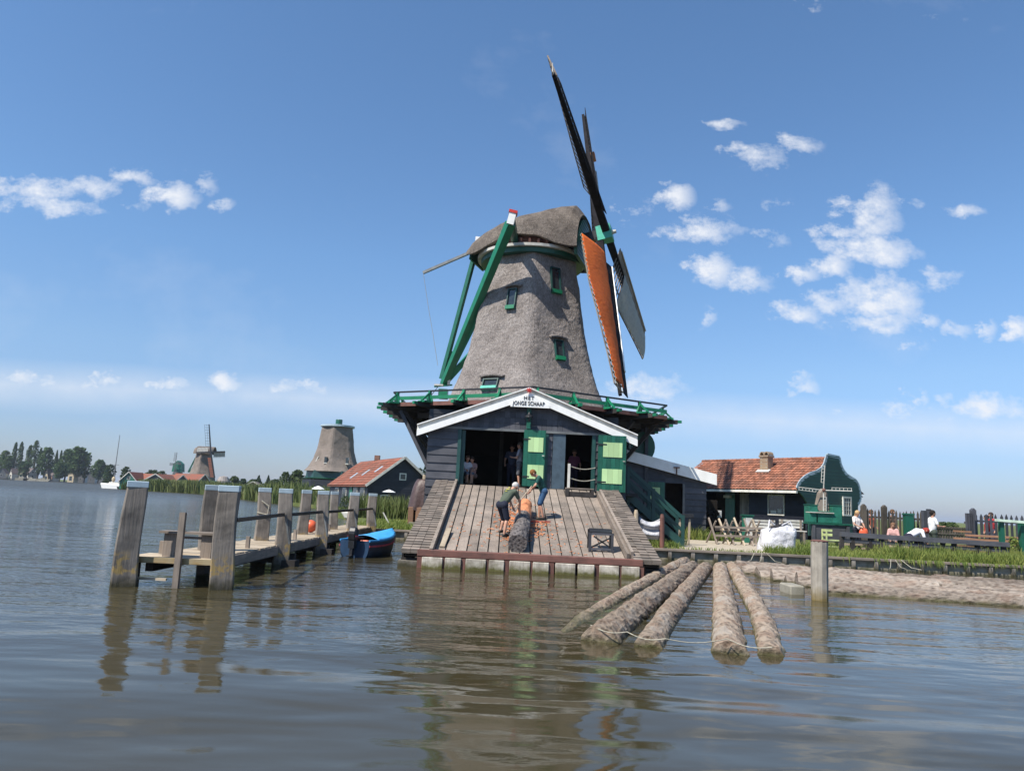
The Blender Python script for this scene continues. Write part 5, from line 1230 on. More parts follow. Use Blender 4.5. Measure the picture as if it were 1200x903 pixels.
# picket fences
def pickets(label, x0, x1, y, zt, step, w_, m_, posts=(), jag=.05, y2=None, zb=None):
    y2 = y if y2 is None else y2
    f = thing('picket_fence', label, 'fence', ((x0+x1)/2, y, GZ_)); mb = MB(); x = x0
    while x < x1:
        k = (x-x0)/(x1-x0); yy2 = y+(y2-y)*k; h = zt+U(-jag, jag); ww2 = w_*U(.85, 1.1); o = V((x, yy2, 0)); t = U(-.02, .02)
        mb.prism([(0, GZ_-.05), (ww2, GZ_-.05), (ww2+t, h-.14), (ww2/2+t, h), (t, h-.14)], o, X, Z, F_, 0, .025); x += step*U(.92, 1.08)
    mb.build('pickets', m_, f)
    for z in (GZ_+.35, zt-.35): mb = MB(); mb.beam(V((x0, y+.04, z)), V((x1, y2+.04, z)), .05, .09); mb.build('rail', m_, f)
    for px in posts:
        p = at(px, 600, y); mb = MB(); mb.span((p.x-.1, y-.1, GZ_-.1), (p.x+.1, y+.1, zt+.12)); mb.prism([(-.1, 0), (.1, 0), (0, .1)], (p.x, y-.1, zt+.12), X, Z, Y_, 0, .2); mb.build('post', m_, f)
    return f
YF = 34.0
M['fencewood'] = surf('weathered_dark_fence', (.10, .085, .07), rough=.85, var=.4, grain=GZ, nscale=2, c2=(.05, .045, .038), bump=.5, tone=(.6, 1.5), spec=.2)
pickets('dark picket fence with uneven pointed slats right of the green gable', at(1008, 610, YF).x, at(1084, 610, YF).x, YF, at(1045, 597.5, YF).z, .16, .095, 'fencewood', posts=(1012, 1036))
mb = MB(); p = at(1084.5, 600, YF); mb.boards(rect(p.x-.28, p.x+.22, GZ_, at(1085, 598, YF).z), V((0, YF-.1, 0)), X, Z, F_, .125, (.05, .05), vert=True, gap=.012); mb.span((p.x+.05, YF-.12, GZ_), (p.x+.2, YF+.04, at(1085, 596, YF).z)); tag(mb.build('gate_post', 'tar_z'), 'broad black boarded gate post at the right end of the brown picket fence', 'gate post')
pickets('black picket fence with widely spaced pointed slats at the right edge', at(1136, 610, YF).x, at(1208, 610, YF).x, YF, at(1165, 602, YF).z, .235, .12, 'tar_z', posts=(1140,), jag=.02)
mb = MB(); p, q = at(1126, 600, YF), at(1138, 600, YF); mb.boards(rect(p.x, q.x, GZ_, at(1131, 601, YF).z), V((0, YF-.25, 0)), X, Z, F_, .11, (.05, .05), vert=True, gap=.03); mb.beam(V((p.x, YF-.22, 1.4)), V((q.x, YF-.22, 1.4)), .05, .1); mb.beam(V((p.x, YF-.22, 2.1)), V((q.x, YF-.22, 2.1)), .05, .1); tag(mb.build('open_gate', 'tar_z'), 'narrow black picket gate standing open left of the right hand fence', 'gate')
lf = thing('low_fence', 'low far green grown fence seen through the gap between the two picket fences', 'fence', (30, 55, GZ_))
for i in range(14):
    x = at(1092+i*3, 620, 55).x; mb = MB(); mb.span((x-.05, 54.95, GZ_), (x+.05, 55.05, 1.75)); mb.build('post', 'fencewood', lf)
for z in (1.2, 1.6): mb = MB(); mb.span((at(1088, 620, 55).x, 54.9, z), (at(1134, 620, 55).x, 54.94, z+.08)); mb.build('rail', 'fencewood', lf)
# brown roofed stack and green pole with bar at the right edge
M['brownboard'] = surf('warm_brown_boards', (.30, .165, .095), rough=.75, var=.3, grain=GX, nscale=1.5, c2=(.22, .12, .08), bump=.3, tone=(.6, 1.25))
sk_ = thing('timber_stack', 'stack of warm brown sawn boards before the right hand picket fence', 'timber stack', (21, 32, GZ_))
a, b = at(1137, 632, 31.5), at(1204, 634, 31.5); zt2 = at(1160, 620, 31.5).z
for i in range(7):
    z = GZ_+.12+i*(zt2-GZ_-.15)/7; mb = MB(); mb.span((a.x+.1*i*(i % 2)-.05, 31.3+.12*(i % 3), z), (b.x+U(-.5, .3)-(2.6 if i == 6 else 0), 32.6, z+.075)); mb.build('board', 'brownboard', sk_)
for x in (a.x+.4, (a.x+b.x)/2, b.x-.5): mb = MB(); mb.span((x-.06, 31.5, GZ_), (x+.06, 32.4, GZ_+.11)); mb.build('bearer', 'darkwood_y', sk_)
gb = thing('barrier_bar', 'pale green white bar on a green post at the right edge', 'barrier', (22, 30.5, GZ_))
p = at(1174, 630, 30.5); q = at(1174, 610, 30.5); mb = MB(); mb.span((p.x-.08, 30.42, GZ_), (p.x+.08, 30.58, q.z)); mb.build('post', 'green_z', gb)
a, b = at(1166.5, 609, 30.35), at(1206, 612, 30.35); mb = MB(); mb.beam(a, b, .10, .10); M['palebar'] = surf('pale_mint_paint', (.62, .74, .60), rough=.5); mb.build('bar', 'palebar', gb)
p = at(1198, 630, 30.6); mb = MB(); mb.span((p.x-.1, 30.5, GZ_), (p.x+.1, 30.7, at(1198, 612, 30.5).z)); mb.build('post', 'green_z', gb)
tk = thing('tank', 'dark green upright box leaning behind the brown picket fence', 'box', (18, 34.6, GZ_)); p, q = at(1051, 620, 34.5), at(1060, 603, 34.5)
mb = MB(); mb.span((p.x, 33.72, GZ_+.6), (q.x, 33.93, q.z)); mb.build('body', 'green_z', tk); mb = MB(); mb.span((p.x-.04, 33.70, q.z+.002), (q.x+.04, 33.95, q.z+.07)); mb.build('lid', 'green_x', tk); tk['label'] = 'dark green upright box hung on the brown picket fence'
# tarpaulin covered pile on wooden blocks, left of the ramp
pt = thing('covered_pile', 'brown tarpaulin draped over a pile on pale brown timber blocks beside the shed', 'pile', (-4.9, 37.2, GZ_))
mb = MB(); yq = 37.2; xa_, xb_ = at(476, 594, yq).x, at(508, 594, yq).x; zb_ = at(490, 597, yq).z; zt_ = at(495, 561, yq).z
def tpf(a, b):
    th = 2*pi*a; r = 1-.55*b**1.6; x = (xa_+xb_)/2+.12*b+cos(th)*(xb_-xa_)/2*r*(1+.08*noise.noise(V((th, b*3, 0)))); y = yq+.7+sin(th)*.75*r*(1+.1*sin(5*th)*(1-b))
    return V((x, y, zb_+(zt_-zb_)*sin(b*pi/2)+.06*noise.noise(V((x*3, y*3, b*4)))-.08*(1-b)*sin(3*th)))
mb.grid(tpf, 36, 16); mb.build('tarpaulin', 'browntarp', pt, smooth=True)
mb = MB(); mb.box(((xa_+xb_)/2+.2, yq+.7, zt_+.1), (.45, .4, .35)); mb.build('stone_on_top', 'tan_x', pt, bevel=.08)
for (u0, u1, v0, v1) in ((477.5, 485, 595, 612), (486.5, 495, 594, 609)):
    p, q = at(u0, v1, yq), at(u1, v0, yq); mb = MB(); mb.span((p.x, yq, GZ_), (q.x, yq+.9, zb_+.12)); mb.build('timber_block', 'brownboard', pt, bevel=.02)
mb = MB(); p = at(484, 613, 36.6); mb.span((p.x-.2, 36.4, GZ_), (p.x+.5, 36.8, GZ_+.2)); mb.build('footing', 'concrete', pt)
mb = MB(); a, b = at(449, 600, 36.4), at(458, 617, 36.4); mb.beam(b, a, .06, .06); tag(mb.build('leaning_stick', 'offwhite'), 'pale stick leaning by the last jetty post on the grass', 'stick')
mb = MB(); mb.box(at(440, 598, 38), (.3, .3, .25)); 
# ============================================================ VEGETATION
def blades(mb, x0, x1, yf, n, h, hs, w_, lean=.35, zb=GZ_, ywid=1.0, dens=None):
    for i in range(n):
        x = U(x0, x1); y = yf(x)+U(0, ywid) if callable(yf) else yf+U(0, ywid)
        if dens and noise.noise(V((x*.6, y*.6, 3)))+U(-.3, .5) < dens: continue
        hh_ = h*U(1-hs, 1+hs)*(1+.5*noise.noise(V((x*.8, y*.8, 0)))); a = U(0, pi); dx, dy = cos(a)*w_, sin(a)*w_; lx, ly = random.gauss(0, lean)*hh_, random.gauss(0, lean)*hh_
        z = zb-.03; t = min(1, max(0, .5+.5*noise.noise(V((x*.5, y*.5, 7)))+U(-.35, .35)))
        mb.add([(x-dx, y-dy, z), (x+dx, y+dy, z), (x+dx*.7+lx*.4, y+dy*.7+ly*.4, z+hh_*.6), (x-dx*.7+lx*.4, y-dy*.7+ly*.4, z+hh_*.6), (x+lx, y+ly, z+hh_*.98)], [(0, 1, 2, 3), (3, 2, 4)], t)
gm = MB()
blades(gm, 14.3, 24, 27.35, 13000, .34, .5, .016, ywid=2.6); blades(gm, 11.3, 14.4, 27.35, 3000, .19, .6, .014, ywid=3.4)
blades(gm, 13, 30, 30, 7000, .26, .5, .018, ywid=5)
blades(gm, 9.7, 11.6, 27.35, 1000, .24, .5, .014, ywid=.9)
blades(gm, 5.2, 6.6, 27.9, 900, .24, .5, .014, ywid=2.2); blades(gm, 5.3, 7.4, 30.4, 700, .28, .5, .014, ywid=1.6)
blades(gm, 8.6, 11, 36.3, 900, .4, .5, .018, ywid=1); blades(gm, 4.9, 11, 27.25, 500, .14, .5, .014, ywid=.35)
blades(gm, -7.0, -2.9, 31.9, 6500, .18, .5, .018, ywid=10)
for i in range(260):          # tufts hanging over the quay edge
    x = U(11.5, 23); x = x if noise.noise(V((x*.9, 0, 5))) > -.05 else U(14, 23)
    l = U(.06, .26)*(1+noise.noise(V((x*1.1, 3, 0)))); a = U(-.12, .12); w_ = .014
    gm.add([(x-w_, 27.1, .68), (x+w_, 27.1, .68), (x+w_+a*.5, 26.93, .72), (x-w_+a*.5, 26.93, .72), (x+a, 26.85, .66-l)], [(0, 1, 2, 3), (3, 2, 4)], U(0, 1))
for i in range(900):           # taller straw coloured stems
    x = U(12.5, 24); y = U(27.4, 30.5); h_ = U(.3, .62)*(1 if x > 14.4 else .5); lx = random.gauss(0, .1)
    gm.add([(x-.008, y, GZ_), (x+.008, y, GZ_), (x+lx+.006, y, GZ_+h_), (x+lx-.006, y, GZ_+h_)], [(0, 1, 2, 3)], 1.6)
tag(gm.build('grass', 'grass'), 'long uneven grass growing on the banks behind the quay walls', 'grass', kind='stuff')
rm = MB()
def reedband(pts, n, h, w_, wid):
    L_ = [(V(b)-V(a)).length for a, b in zip(pts, pts[1:])]; T = sum(L_)
    for (a, b), l in zip(zip(pts, pts[1:]), L_):
        a, b = V((a[0], a[1], 0)), V((b[0], b[1], 0)); d = (b-a).normalized(); nr = V((d.y, -d.x, 0)); nr = nr if nr.y > 0 or nr.x > 0 else -nr
        for i in range(int(n*l/T)):
            p = a+d*U(0, l)+nr*U(-.2, wid); hh_ = h*U(.6, 1.1)*(1+.35*noise.noise(p*.12)); an = U(0, pi); dx = V((cos(an)*w_, sin(an)*w_, 0)); ln = V((random.gauss(0, .16), random.gauss(0, .16), 0))*hh_
            t = min(1, max(0, .4+.6*noise.noise(p*.2)+U(-.3, .3)))
            rm.add([p-dx+Z*-.1, p+dx+Z*-.1, p+dx*1.2+ln*.5+Z*hh_*.6, p-dx*1.2+ln*.5+Z*hh_*.6, p+ln+Z*hh_], [(0, 1, 2, 3), (3, 2, 4)], t)
reedband([(-88, 180), (-70, 170)], 3200, 3.3, .14, 5); reedband([(-70, 170), (-47, 130), (-31, 100)], 5200, 2.9, .11, 5)
reedband([(-31, 100), (-22, 85)], 2600, 2.5, .07, 4); reedband([(-22, 85), (-18.5, 78)], 700, 1.7, .06, 3); reedband([(-18.5, 78), (-13.2, 57.5)], 1500, .8, .05, 2); reedband([(-9.9, 50), (-9.4, 47)], 500, 1.6, .04, 1.2)
reedband([(-92, 212), (-93, 190), (-88, 180)], 1200, 3.0, .14, 5)
reedband([(-9.4, 46), (-4.0, 46)], 2600, 2.15, .035, 3)
tag(rm.build('reeds', 'reed'), 'tall green reeds lining the river bank', 'reeds', kind='stuff')
def tree(px, ytop, ybase, Y, wpx, label, mat='leafdark', shape='round', group='trees along the far shore', n=None, name='tree', base=.65, gaps=.15):
    top = at(px, ytop, Y).z; b = at(px, ybase, Y); h = top-base; w_ = wpx*Y/FPX; r = w_/2
    root = thing(name, label, 'tree', (b.x, Y, base), group=group)
    mb = MB(); mb.tube([(b.x, Y, base-.2), (b.x+.02*h, Y, base+h*.35), (b.x-.01*h, Y, base+h*.75)], [h*.028, h*.02, h*.006], 7)
    for k in range(5):
        a = U(0, 2*pi); z = base+h*U(.3, .55); mb.tube([(b.x, Y, z), (b.x+cos(a)*r*.6, Y+sin(a)*r*.6, z+h*.18)], [h*.01, h*.004], 5)
    mb.build('trunk', 'trunk', root)
    mb = MB(); cz0 = base+h*(.12 if shape != 'round' else .16); ch_ = top-cz0; ls = max(.12, r*.15, Y/FPX*.8)
    n = n or 1500
    for i in range(n):
        f = rnd()**.8
        if shape == 'poplar': pr = (min(1, f*3.2)**.6)*(1-f)**.42*1.5
        elif shape == 'cone': pr = (min(1, f*5))*(1-f)**.8*1.6
        else: pr = sqrt(max(0, 1-(2*(f*.93+.04)-1)**2))
        a = U(0, 2*pi); q = V((cos(a), sin(a), f*2.5)); k = .72+.42*noise.noise(q*1.6+V((px, 0, 0)))+.28*noise.noise(q*4+V((px, 1, 0)))
        rr_ = r*pr*k*1.15*(rnd()**.35); p = V((b.x+rr_*cos(a), Y+rr_*sin(a), cz0+ch_*f*(1+.06*noise.noise(q*3))))
        if noise.noise(p*(2.2/r)+V((px, 5, 0))) < -.32-gaps*0: continue
        u = V((random.gauss(0, 1), random.gauss(0, 1), random.gauss(0, 1))).normalized(); v = u.orthogonal().normalized(); w2 = u.cross(v); s_ = ls*U(.6, 1.35)
        t = min(1, max(0, .45+.6*noise.noise(p*(1.6/r))+U(-.3, .3)))
        mb.add([p-v*s_, p+w2*s_*.7, p+v*s_, p-w2*s_*.6+u*s_*.3], [(0, 1, 2), (0, 2, 3)], t)
    mb.build('crown', mat, root); return root
tl = [(3, 528, 556, 500, 14, 'round', 'round tree at the left photo edge behind the far houses'), (13.5, 518.5, 556, 505, 6, 'poplar', 'left of the twin slim poplars on the far shore'), (20.5, 518, 556, 505, 7, 'poplar', 'right of the twin slim poplars on the far shore'),
 (31, 522, 556, 500, 9, 'poplar', 'shorter poplar leaning on the left side of the tallest poplar'), (37.5, 516, 556, 500, 10, 'poplar', 'tallest dark poplar on the far shore'), (52, 524.5, 556, 490, 18, 'round', 'broad round tree right of the tallest poplar'),
 (44, 525, 556, 510, 5, 'poplar', 'thin tree between the tallest poplar and the broad round tree'), (63, 528, 558, 500, 6, 'cone', 'small pointed tree in the dip of the far shore tree line'), (68, 528, 558, 505, 6, 'cone', 'second small pointed tree in the dip of the tree line'),
 (76, 526.5, 558, 500, 15, 'round', 'round tree on the left shoulder of the big tree group'), (89, 524.5, 559, 490, 26, 'round', 'biggest round dark tree on the far shore'), (99, 533, 559, 490, 12, 'round', 'lower round tree right of the biggest dark tree'),
 (70, 541, 559, 470, 16, 'round', 'low bushy tree behind the house with the arched front'), (115, 539, 561, 480, 17, 'round', 'pale rounded tree above the white boathouses'), (124, 545, 562, 470, 7, 'cone', 'small dark tree at the right end of the far shore'),
 (27, 541, 557, 480, 13, 'round', 'low dark tree filling the gap below the twin poplars'), (8, 534, 557, 495, 12, 'round', 'low tree left of the twin poplars')]
for px, yt, yb, Y, w_, sh_, lb in tl: tree(px, yt, yb, Y, w_, lb, 'leaffar', sh_, 'trees along the far shore', n=1400, base=.7)
tree(145, 547, 572, 260, 13, 'round tree behind the green fronted house with white trim', 'leafmid', 'round', 'trees near the far mills', n=900)
tree(128, 544, 570, 330, 12, 'dark thin tree behind the white sailboat', 'leafdark', 'round', 'trees near the far mills', n=900)
tree(177, 551, 570, 300, 18, 'low tree crown behind the brown gabled house', 'leafmid', 'round', 'trees near the far mills', n=700)
tree(188, 552, 570, 320, 14, 'second low tree crown left of the small green mill', 'leafmid', 'round', 'trees near the far mills', n=700)
for px, yt, Y, w_, sh_, mt_, lb in ((273, 558, 240, 14, 'round', 'leafmid', 'round bush tree right of the distant thatched mill'), (284, 561, 260, 10, 'round', 'leafdark', 'dark low tree left of the brick shed among the reeds'), (302, 557, 280, 8, 'cone', 'leafdark', 'pointed dark tree left of the low brick house far behind the reeds'), (313, 557, 280, 6, 'cone', 'leafdark', 'slim pointed tree behind the reeds in the far distance'), (297, 562, 300, 22, 'round', 'leafmid', 'wide low bush far behind the reeds'), (322, 562, 280, 18, 'round', 'leafmid', 'low bush far behind the second mooring post pair'),
  (333, 553, 170, 14, 'round', 'leafmid', 'light green round tree left of the bare thatched mill'), (347, 551, 175, 20, 'round', 'leafmid', 'large round tree next to the bare thatched mill'), (360, 556, 180, 14, 'round', 'leafdark', 'dark tree at the foot of the bare thatched mill'),
  (500, 541, 130, 16, 'round', 'leafdark', 'dark green tree between the red roofed house and the saw shed'), (490, 549, 125, 12, 'round', 'leafdark', 'lower tree just above the right slope of the red roof')):
    tree(px, yt, 575, Y, w_, lb, mt_, sh_, 'trees behind the reeds', n=1300)
# shrubs
def shrub(px, ytop, Y, wpx, label, mat='leafmid', n=900, base=.5, group=None):
    top = at(px, ytop, Y).z; x = at(px, 600, Y).x; r = wpx*Y/FPX/2; mb = MB()
    for i in range(n):
        a = U(0, 2*pi); f = rnd(); rr_ = r*sqrt(max(0, 1-f*f*.8))*rnd()**.4*(1+.3*noise.noise(V((cos(a)*2, sin(a)*2, f*3)))); p = V((x+rr_*cos(a), Y+rr_*sin(a)*.7, base+(top-base)*f))
        u = V((random.gauss(0, 1), random.gauss(0, 1), random.gauss(0, 1))).normalized(); v = u.orthogonal().normalized(); w2 = u.cross(v); s_ = max(.05, r*.09)*U(.6, 1.3)
        mb.add([p-v*s_, p+w2*s_*.6, p+v*s_, p-w2*s_*.6], [(0, 1, 2), (0, 2, 3)], min(1, max(0, U(.1, .9))))
    return tag(mb.build('shrub', mat), label, 'shrub', group)
shrub(119, 562, 225, 10, 'round green bush at the water beside the white sailboat')
shrub(1110, 612, 60, 34, 'leafy hedge seen through the gap between the picket fences', n=1500)
shrub(1100, 614, 58, 16, 'smaller rounded bush at the left end of the gap hedge')
shrub(1186, 629, 30.6, 15, 'small weedy shrub growing by the green pole', 'grass', n=500, base=.6)
shrub(404, 581, 66, 16, 'garden bush against the white windowed front of the red roofed house')
shrub(388, 584, 64, 13, 'low yellowish bush left of the house garden', 'grass')
tree(1090, 604, 618, 300, 1, 'x') if False else None
# ============================================================ FAR BUILDINGS
M['farwhite'] = surf('far_white_render', (.6, .58, .52), rough=.8, bump=0)
M['farcream'] = surf('far_cream_render', (.62, .50, .32), rough=.8, bump=0)
M['farroof'] = surf('far_brown_roof', (.13, .10, .095), rough=.85, bump=0)
M['farbrick'] = surf('far_brick', (.22, .12, .085), rough=.85, bump=0)
M['fargrey'] = surf('far_grey_boards', (.12, .125, .13), rough=.8, bump=0)
M['nearblack'] = surf('black_boarding_small_house', (.022, .024, .034), rough=.55, var=.2, grain=GX, bump=.2)
def gable_house(name, label, front, yaw, w_, l, wh, rh, wallm, gablem, roofm, trim='offwhite', wins=(), swins=(), group=None, base=GZ_, door=None, tiles=False, cat='house', over=.3):
    """front = centre of the gable wall at ground; yaw turns the gable normal (0 = towards -Y)"""
    o = V((front[0], front[1], base)); n = V((sin(yaw), -cos(yaw), 0)); u = V((cos(yaw), sin(yaw), 0)); h = thing(name, label, cat, o, group=group); O0 = V((o.x, o.y, 0))
    z0, z1, z2 = base-.2, base+wh, base+rh
    mb = MB(); mb.boards([(-w_/2, z0), (w_/2, z0), (w_/2, z1), (0, z2), (-w_/2, z1)], O0, u, Z, n, .3 if not tiles else .22, (.03, .012)); mb.prism([(-w_/2, z0), (w_/2, z0), (w_/2, z1), (0, z2), (-w_/2, z1)], O0, u, Z, n, -.1, -.002); mb.build('gable_wall', gablem, h)
    mb = MB()
    for sg in (-1, 1): mb.boards(rect(0, l, z0, z1), O0+u*sg*w_/2, -n, Z, u*sg, .3, (.03, .012)); mb.prism(rect(0.1, l, z0, z1), O0+u*sg*w_/2, -n, Z, u*sg, -.1, -.002)
    mb.prism([(-w_/2, z0), (w_/2, z0), (w_/2, z1), (0, z2), (-w_/2, z1)], O0-n*l, u, Z, -n, 0, .1)
    mb.build('wall', wallm, h)
    rfm = MB(); rid = O0+Z*(z2+.05)+n*over
    for sg in (-1, 1):
        k = (rh-wh)/(w_/2); e_ = O0+u*sg*(w_/2+over)+Z*(z1-k*over+.05)+n*over; sv_ = (rid-e_); 
        if tiles: pantile(rfm, e_, -n, sv_.normalized(), l+2*over, sv_.length, pitch=.3, course=.4)
        rfm.add([e_, e_-n*(l+2*over), rid-n*(l+2*over), rid, e_-Z*.1, e_-n*(l+2*over)-Z*.1, rid-n*(l+2*over)-Z*.1, rid-Z*.1], [(0, 1, 2, 3), (7, 6, 5, 4), (0, 4, 5, 1), (1, 5, 6, 2), (2, 6, 7, 3), (3, 7, 4, 0)])
    rf = rfm.build('roof', roofm, h)
    if trim:
        for sg in (-1, 1):
            k = (rh-wh)/(w_/2); a = O0+n*(over+.04)+Z*(z2+.02); b = O0+n*(over+.04)+u*sg*(w_/2+over)+Z*(z1-k*over+.02); mb = MB(); mb.beam(a, b, .05, max(.2, w_*.035), upv=Z); mb.build('verge_board', trim, h)
    for (a, b, c_, d_) in wins:       # gable windows (centre, z, w, h)
        mb = MB(); mb.prism(rect(a-c_/2, a+c_/2, base+b-d_/2, base+b+d_/2), O0, u, Z, n, .02, .07); f = mb.build('window', 'offwhite', h)
        mb = MB(); mb.prism(rect(a-c_/2+.09, a+c_/2-.09, base+b-d_/2+.09, base+b+d_/2-.09), O0, u, Z, n, .05, .082); mb.build('pane', 'glass', f)
    for (sg, a, b, c_, d_) in swins:     # side wall windows: side, distance back, z, w, h
        oo = O0+u*sg*w_/2; mb = MB(); mb.prism(rect(a-c_/2, a+c_/2, base+b-d_/2, base+b+d_/2), oo, -n, Z, u*sg, .02, .08); f = mb.build('window', 'offwhite', h)
        mb = MB(); mb.prism(rect(a-c_/2+.1, a+c_/2-.1, base+b-d_/2+.1, base+b+d_/2-.1), oo, -n, Z, u*sg, .05, .095); mb.build('pane', 'glass', f)
    return h, u, n, rf
# red roofed house left
ap = at(473.5, 536, 66.0); yw = atan2(.42, .9)
rh_ = ap.z-GZ_; 
hh, hu, hn, hr = gable_house('red_roofed_house', 'small black house with a rusty red tiled roof and white trimmed gable', (ap.x, ap.y), yw, 6.1, 15.5, 2.35, rh_, 'nearblack', 'nearblack', 'tileold', wins=((0, 3.1, .62, .62), (-1.5, .95, .8, 1.0), (1.4, .9, 1.4, .8)), swins=((-1, 1.6, 1.25, 1.4, 1.5), (-1, 4.2, 1.25, 1.5, 1.5), (-1, 8.6, 1.3, 1.6, 1.3), (-1, 12, 1.3, 1.5, 1.3)), tiles=True)
O0 = V((ap.x, ap.y, 0)); mb = MB(); mb.prism(rect(5.4, 6.5, GZ_, GZ_+2.1), O0-hu*3.05, -hn, Z, -hu, .02, .09); mb.build('green_door', 'green_z', hh)
mb = MB()
for a in (2.4, 5.9): mb.prism(rect(a, a+.25, GZ_, GZ_+2.3), O0-hu*3.05, -hn, Z, -hu, .02, .1)
for k in range(3):
    mb2 = MB(); sl_ = V((0, 0, 0)); q = O0-hn*(2.6+3.2*k)-hu*(1.5+.35*k)+Z*(GZ_+2.35+(rh_-2.35)*(1-(1.5+.35*k)/3.05)+.13); sv_ = (hu*3.05+Z*(rh_-2.35)).normalized(); mb2.box(q, (.55, .9, .06), (-hn, sv_, sv_.cross(hn))); mb2.build('roof_light', 'bluegrey', hr)
mb2 = MB(); q = O0-hn*9+Z*(GZ_+rh_+.15); mb2.box(q, (.5, .5, .7)); mb2.build('chimney', 'farbrick', hr)
# far shore houses
def fh(px0, px1, ybase, ytop, Y, label, gable, wall, roof, yaw=0.9, k=.55, **kw):
    xc = at((px0+px1)/2, ybase, Y).x; w_ = (px1-px0)*Y/FPX; zt = at(px0, ytop, Y).z-.7
    return gable_house('far_house', label, (xc, Y), yaw, w_*.62, w_*.8, zt*k, zt, wall, gable, roof, trim=None, base=.7, **kw)
W3 = ((0, 2.2, 1.4, 1.3), (0, 5, 1.0, 1.0))
fh(-6, 8, 560, 548, 482, 'dark roofed house at the left edge of the far shore', 'fargrey', 'farwhite', 'farroof', .3, wins=W3)
fh(7, 17, 560, 548, 486, 'second dark roofed house from the left on the far shore', 'farwhite', 'farwhite', 'farroof', -.6, wins=W3)
fh(19, 29, 560, 546.5, 478, 'cream gabled house with a steep dark roof on the far shore', 'farcream', 'farwhite', 'farroof', .15, .15, wins=W3)
fh(29, 46, 560, 548, 488, 'white walled long house right of the cream gabled house', 'farwhite', 'farwhite', 'farroof', 1.2, .5, wins=W3, swins=((-1, 3, 2, 1.6, 1.4), (-1, 7, 2, 1.6, 1.4)))
fh(49, 58, 561, 549, 478, 'cream gabled house left of the long brown roofed house', 'farcream', 'farwhite', 'farroof', .15, .15, wins=W3)
fh(57, 74, 561, 549.5, 490, 'long brown roofed house with white dormers on the far shore', 'farwhite', 'farbrick', 'farroof', 1.3, .5, wins=W3, swins=((-1, 3, 2, 1.6, 1.4), (-1, 7, 2, 1.6, 1.4)))
fh(77, 88, 562, 554, 486, 'flat cream house with an arched front on the far shore', 'farcream', 'farcream', 'farcream', 0, .9, wins=((0, 2.2, 2, 3),))
fh(88, 100, 563, 554.5, 500, 'pale grey boathouse beside the cream house', 'fargrey', 'farwhite', 'fargrey', .1, .8, wins=W3)
fh(99, 113, 564, 549.5, 520, 'tall pale gabled boathouse on the far shore', 'fargrey', 'farwhite', 'farroof', .2, .6, wins=W3)
fh(113, 127, 564, 550.5, 540, 'dark two storey house at the right end of the far shore', 'fargrey', 'fargrey', 'farroof', .1, .8, wins=((-2, 3, 3, 1.3), (2, 6, 3, 1.3)))
for px, lb in ((25, 'small white motor boat moored before the cream gabled house'), (35, 'pale green boat moored before the white walled long house'), (50, 'white boat moored at the far shore before the second cream house')):
    p = onz(px, 563.2, 0); p = at(px, 562.5, 455); mb = MB(); mb.prism([(-4, 0), (3.2, 0), (4.6, 1.5), (-4.2, 1.2)], (p.x, 455, WZ), X, Z, Y_, 0, 2.6); mb.prism([(-2, 1.25), (1.2, 1.25), (.7, 2.5), (-1.8, 2.4)], (p.x, 455.5, -.05), X, Z, Y_, 0, 1.8)
    tag(mb.build('moored_boat', 'concrete'), lb, 'boat', 'boats moored at the far shore')
# houses near the distant mills
gable_house('green_gabled_house', 'small green house with a white edged gable behind the white sailboat', (at(149.5, 570, 195).x, 195), .1, 4.2, 9, 1.9, at(149.5, 552.5, 195).z-GZ_, 'farroof', 'greenbox', 'tileold', wins=((0, 2.6, .8, .8), (0, .9, .8, 1.2)))
gable_house('dark_gabled_shed', 'wide grey shed with a white edged low gable above the reeds', (at(181, 570, 190).x, 190), .05, 7.2, 10, 1.7, at(181, 555, 190).z-GZ_, 'farroof', 'fargrey', 'tileold', wins=((-1.5, 1.3, .8, .8), (1, 1.3, .8, .8)))
gable_house('brown_roofed_barn', 'long low barn with a brown red roof behind the grey shed', (at(212, 570, 200).x, 200), 1.25, 7, 13, 1.6, at(200, 556, 200).z-GZ_, 'tileold', 'fargrey', 'tileold')
gable_house('rusty_roofed_barn', 'barn with a rusty red roof at the foot of the distant thatched mill', (at(238, 570, 205).x, 205), 1.1, 7, 11, 1.2, at(225, 555, 205).z-GZ_, 'farroof', 'farroof', 'tileold')
gable_house('low_brick_house', 'low brick house far behind the reeds', (at(296, 572, 260).x, 260), .1, 6, 6, 2.2, 3.8, 'farbrick', 'farbrick', 'farroof')
mb = MB(); p = at(262, 561, 215); mb.lathe([(0, -2.6), (1.6, -2.4), (1.8, -.6), (1.2, .6), (0, .9)], (p.x, 215, p.z), 14); tag(mb.build('thatched_hut', 'thatch'), 'small round brown thatched hut right of the distant thatched mill', 'hut')
